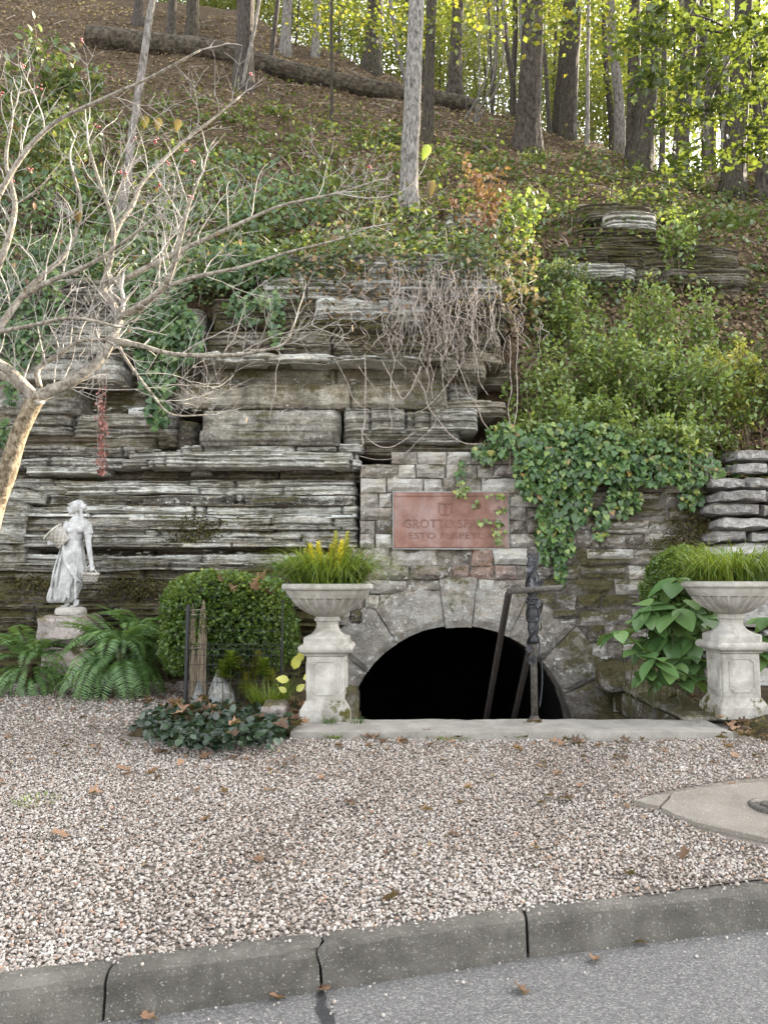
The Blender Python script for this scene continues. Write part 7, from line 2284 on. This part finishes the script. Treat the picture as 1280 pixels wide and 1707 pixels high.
def bed_plants():
    # yellow-green rosettes
    rs = random.Random(12)
    for i, (u, v) in enumerate(((372, 1108), (398, 1100), (420, 1110), (440, 1105), (410, 1128), (450, 1122), (385, 1092), (430, 1092))):
        p = P(u, v, 6.95 + .1 * (i % 3))
        root = empty('spurge_plant', (p.x, p.y, .40), 'yellow-green whorled perennial behind the wire fence', 'plant', 'perennials behind the wire fence')
        n = 60; an = np.arange(n) * 2.4; t = np.linspace(0, 1, n)
        pos = np.stack([np.full(n, p.x), np.full(n, p.y), p.z - .12 + .14 * t], 1)
        a = np.stack([np.cos(an), np.sin(an), .15 + .5 * t], 1); nr = np.tile([0, 0, 1.0], (n, 1))
        link('leaves', scatter_mesh('leaves', L4, pos, frames(unit(a), nr), .10 - .04 * t, NR.random(n)), M['leaf_yellow'] if i % 3 else M['leaf_grass'], root)
        link('stem', mesh('stem', *tube([Vector((p.x, p.y, .38)), p], .004, 5)), M['leaf_stem'], root)
    p = P(450, 1160, 6.9); root = empty('grass_tuft', (p.x, p.y, .40), 'soft green grass tuft behind the wire fence', 'grass plant')
    link('blades', blades(420, Vector((p.x, p.y, .39)), .2, .30, .0034, 41, .45, .16), M['leaf_grass'], root)
    # golden hosta-like leaves
    p = P(492, 1150, 6.6); root = empty('golden_leaf_plant', (p.x, p.y, .39), 'plant with a few big golden-yellow leaves beside the urn', 'plant')
    mb = MB()
    for (u, v, s, an) in ((490, 1104, .13, .3), (482, 1122, .11, -1.4), (505, 1120, .11, 1.2), (494, 1140, .09, .9), (478, 1142, .08, -1.0), (500, 1092, .10, .1)):
        e = P(u, v + 12, 6.55)
        link('stem', mesh('stem', *tube([Vector((p.x, p.y, .39)), e], .003, 5, True)), M['leaf_stem'], root)
        me = scatter_mesh('leaf', leaf8(.32, .05, .15), np.array([tuple(e)]), frames(np.array([[math.sin(an), -.2, math.cos(an)]]), np.array([[.2, -1, .3]])), np.array([s]), np.array([rs.uniform(.3, 1)]))
        link('leaf', me, M['leaf_gold2'], root)
    # dark ground cover
    n = 2300
    u = NR.uniform(226, 484, n); v = NR.uniform(1170, 1234, n)
    ok = ((u - 360) / 125) ** 2 + ((v - 1204) / 30) ** 2 < 1 + .25 * NR.normal(size=n)
    u, v = u[ok], v[ok]
    pos = []
    for a, b in zip(u, v):
        q = G(a, b, .42); q.z = .36 + NR.uniform(0, .09); pos.append(tuple(q))
    pos = np.array(pos); a, nr = leaf_cloud(len(pos), .05)
    nr[:, 1] -= .25
    tag(scatter_leaves('ground_cover', leaf8(.40, .06, .2), pos, a, unit(nr), NR.uniform(.04, .075, len(pos)), 'leaf_cover'), 'dark glossy ground cover spilling onto the gravel', kind='stuff')
    # small grass tufts along the ledge and urn bases
    for i, (u, v, L_, n, mt, lab) in enumerate(((1222, 1200, .20, 190, 'leaf_darkgrass', 'dark grass tuft at the foot of the urn by the hydrangea'), (548, 1206, .10, 60, 'leaf_darkgrass', 'small green tuft at the foot of the grassy spike urn'), (596, 1205, .07, 50, 'leaf_darkgrass', 'tiny bluish tuft on the ledge beside the mossy pier'), (558, 1232, .07, 60, 'leaf_grass', 'weed tuft under the ledge below the spike urn'), (740, 1232, .06, 50, 'leaf_grass', 'weed tuft under the middle of the ledge'), (770, 1232, .05, 40, 'leaf_grass', 'thin weed tuft under the ledge left of the post'), (860, 1229, .07, 60, 'leaf_grass', 'weed tuft under the ledge just below the iron post'), (960, 1228, .05, 40, 'leaf_grass', 'weed tuft under the ledge past the iron post'), (1160, 1220, .09, 60, 'leaf_darkgrass', 'weed tuft at the ledge end by the hydrangea'), (60, 1335, .05, 60, 'leaf_grass', 'yellowish weed patch growing in the gravel'), (1190, 1130, .16, 90, 'leaf_darkgrass', 'grass tuft between hydrangea and pedestal'), (1264, 1206, .20, 150, 'leaf_darkgrass', 'shaggy grass tuft on the bed edge past the pedestal'), (1285, 1222, .16, 120, 'leaf_grass', 'bright grass tuft spilling from the bed corner onto gravel'))):
        z = ZLEDGE if (v < 1215 and 500 < u < 1100) else (.42 if v < 1150 else .32 if v < 1290 else .24)
        q = G(u, v, z)
        if v > 1215: q.z = float(gravel_z(np.array([q.x]), np.array([q.y]))[0])
        root = empty('grass_tuft', q, lab.replace(' left of the post', ' short of the post'), 'grass tuft', 'small weed tufts')
        link('blades', blades(n, q, .2, L_, .0028 if L_ < .12 else .004, 60 + i, .7, .06 if u > 100 else .12), M[mt], root)
M['leaf_gold2'] = leaf_mat('golden_leaf', [(0.0, (0.34, 0.36, 0.05)), (1.0, (0.62, 0.58, 0.10))], 0.35)
bed_plants()

# ------------------------------------------------------------------ fallen leaves
def curled_leaf(seed):
    V, F = leaf_lobed(); rs = np.random.default_rng(seed)
    V = V.copy(); V[:, 0] *= 1.15
    V[:, 0] *= rs.uniform(.55, 1); V[:, 2] += 0.55 * rs.uniform(.3, 1.2) * (V[:, 0] ** 2) * 2 + rs.normal(size=len(V)) * 0.05 + 0.2 * rs.uniform(-.5, 1) * (V[:, 1] - .5) ** 2
    V[:, 1] -= .45
    m = scatter_mesh('leaf_blade', (V, F), np.zeros((1, 3)), np.eye(3)[None], np.array([1.0]), np.array([rs.random()]))
    m.materials.append(M['leaf_dry'])
    return m
CL = [curled_leaf(i) for i in range(14)]
def drop_leaves():
    rs = random.Random(21)
    spots = []
    def add(u, v, z, n, su, sv, s=(.05, .10), where='on the gravel', lab=None): 
        for _ in range(n): spots.append((rs.gauss(u, su), rs.gauss(v, sv), z, rs.uniform(*s), where))
    for (u, v) in ((108, 1247), (160, 1248), (205, 1284), (300, 1275), (320, 1240), (290, 1240), (270, 1255), (160, 1325), (450, 1320), (430, 1437), (650, 1424), (648, 1500), (940, 1335), (905, 1340), (1140, 1430), (1050, 1460), (580, 1340), (535, 1300), (100, 1395), (345, 1262), (640, 1238), (668, 1240), (345, 1368)):
        spots.append((u, v, None, rs.uniform(.06, .11), 'lying on the gravel'))
    for _ in range(80): spots.append((rs.uniform(-10, 1280), 1235 + abs(rs.gauss(0, 70)), None, rs.uniform(.03, .07), 'lying on the gravel'))
    for _ in range(20): spots.append((rs.uniform(0, 300), 1160 + abs(rs.gauss(0, 40)), None, rs.uniform(.05, .09), 'lying on the gravel'))
    for _ in range(30): spots.append((rs.uniform(600, 1280), rs.gauss(1236, 7), None, rs.uniform(.05, .10), 'lying below the concrete ledge'))
    for (u, v) in ((992, 1600), (866, 1650), (538, 1652), (250, 1700), (1068, 1574), (462, 1664), (1215, 1548)):
        spots.append((u, v, 0.004, rs.uniform(.05, .08), 'lying on the asphalt road'))
    for _ in range(16): spots.append((rs.gauss(330, 28), rs.gauss(1180, 8), .45, rs.uniform(.07, .13), 'lying on the dark ground cover'))
    for _ in range(26): spots.append((rs.uniform(225, 320), rs.uniform(1140, 1190), None, rs.uniform(.04, .09), 'lying on the gravel'))
    for (u, v) in ((380, 1178), (430, 1195), (470, 1210), (395, 1208), (385, 1225)): spots.append((u, v, .45, .11, 'lying on the dark ground cover'))
    for _ in range(30): spots.append((rs.gauss(492, 10), rs.uniform(1150, 1212), .40, rs.uniform(.06, .11), 'heaped between stone block and urn'))
    for _ in range(22): spots.append((rs.uniform(1050, 1180), rs.uniform(1118, 1170), .44, rs.uniform(.05, .10), 'lying on the coping and bed by the hydrangea'))
    for _ in range(26): spots.append((rs.uniform(1195, 1285), rs.uniform(1196, 1232), .42 if rs.random() < .3 else .37, rs.uniform(.05, .10), 'lying at the foot of the urn by the hydrangea'))
    for (u, v) in ((897, 1204), (880, 1207)): spots.append((u, v, ZLEDGE + .006, .08, 'lying on the concrete ledge'))
    for i, (u, v, z, s, wh) in enumerate(spots):
        q = G(u, v, z if z is not None else .25)
        if z is None:
            for _ in range(3):
                zz = float(gravel_z(np.array([q.x]), np.array([q.y]))[0]); q = G(u, v, zz)
            q.z += .012
        else: q.z += .008
        o = bpy.data.objects.new('fallen_leaf', CL[rs.randrange(14)]); COL.objects.link(o)
        o.location = q; o.rotation_euler = (rs.gauss(0, .22), rs.gauss(0, .22), rs.uniform(0, 6.28)); o.scale = (s,) * 3
        tag(o, 'dry brown leaf ' + wh, 'leaf', 'fallen leaves ' + wh)
    n = 2600
    y = 2.9 + 5.4 * NR.random(n) ** 0.7; x = NR.uniform(-.56, .56, n) * y
    ok = (y > kerb_y(x) + .14) & ~in_poly(x, y, SLAB_POLY) & ~((x > -.8) & (y > LEDGE_Y0 - .02)); x, y = x[ok], y[ok]
    kp = fbm(np.stack([x * 1.1, y * 1.1, x * 0], 1), 88, 3) + .10 * (y > 5.0) > NR.uniform(.35, .7, len(x)); x, y = x[kp], y[kp]
    pos = np.stack([x, y, gravel_z(x, y) + .006], 1); a = NR.normal(size=pos.shape); a[:, 2] *= .15; nr = NR.normal(size=pos.shape) * .3; nr[:, 2] += 1
    tag(scatter_leaves('leaf_crumbs', L4, pos, unit(a), unit(nr), NR.uniform(.012, .04, len(pos)), 'leaf_litter'), 'brown leaf crumbs and bark bits scattered in the gravel', kind='stuff')
    # caught on the boxwood
    for (u, v, y) in ((385, 978, 7.15), (425, 975, 7.12), (430, 962, 7.15), (440, 958, 7.2), (365, 960, 7.2), (448, 985, 7.15)):
        o = bpy.data.objects.new('fallen_leaf', CL[rs.randrange(14)]); COL.objects.link(o)
        o.location = P(u, v, y - .02); o.rotation_euler = (1.0 + rs.gauss(0, .4), rs.gauss(0, .4), rs.uniform(0, 6.28)); o.scale = (.11,) * 3
        tag(o, 'dry tan leaf caught on the large clipped boxwood', 'leaf', 'fallen leaves caught on the boxwood')
    # loose flakes on the rock ledges
    n = 420
    u = NR.uniform(-40, 600, n); v = NR.choice([752, 778, 682, 640, 900, 925, 945], n) + NR.normal(size=n) * 3
    pos = np.array([tuple(P(a, b, 8.62 + NR.uniform(-.1, .1))) for a, b in zip(u, v)])
    s = NR.uniform(.008, .03, n)[:, None] * np.stack([NR.uniform(1, 2.4, n), NR.uniform(.8, 1.4, n), NR.uniform(.3, .7, n)], 1)
    k = len(ICO_V); loc = ICO_V[None] * (1 + NR.uniform(-.25, .25, (n, k, 1))) * s[:, None, :]
    V = (loc + pos[:, None]).reshape(-1, 3); Fx = (ICO_F[None] + (np.arange(n) * k)[:, None, None]).reshape(-1, 3)
    tag(link('rock_flakes', fast_mesh('rock_flakes', V, Fx), M['rock_pale']), 'small rock flakes lying on the bluff ledges', kind='stuff')
drop_leaves()
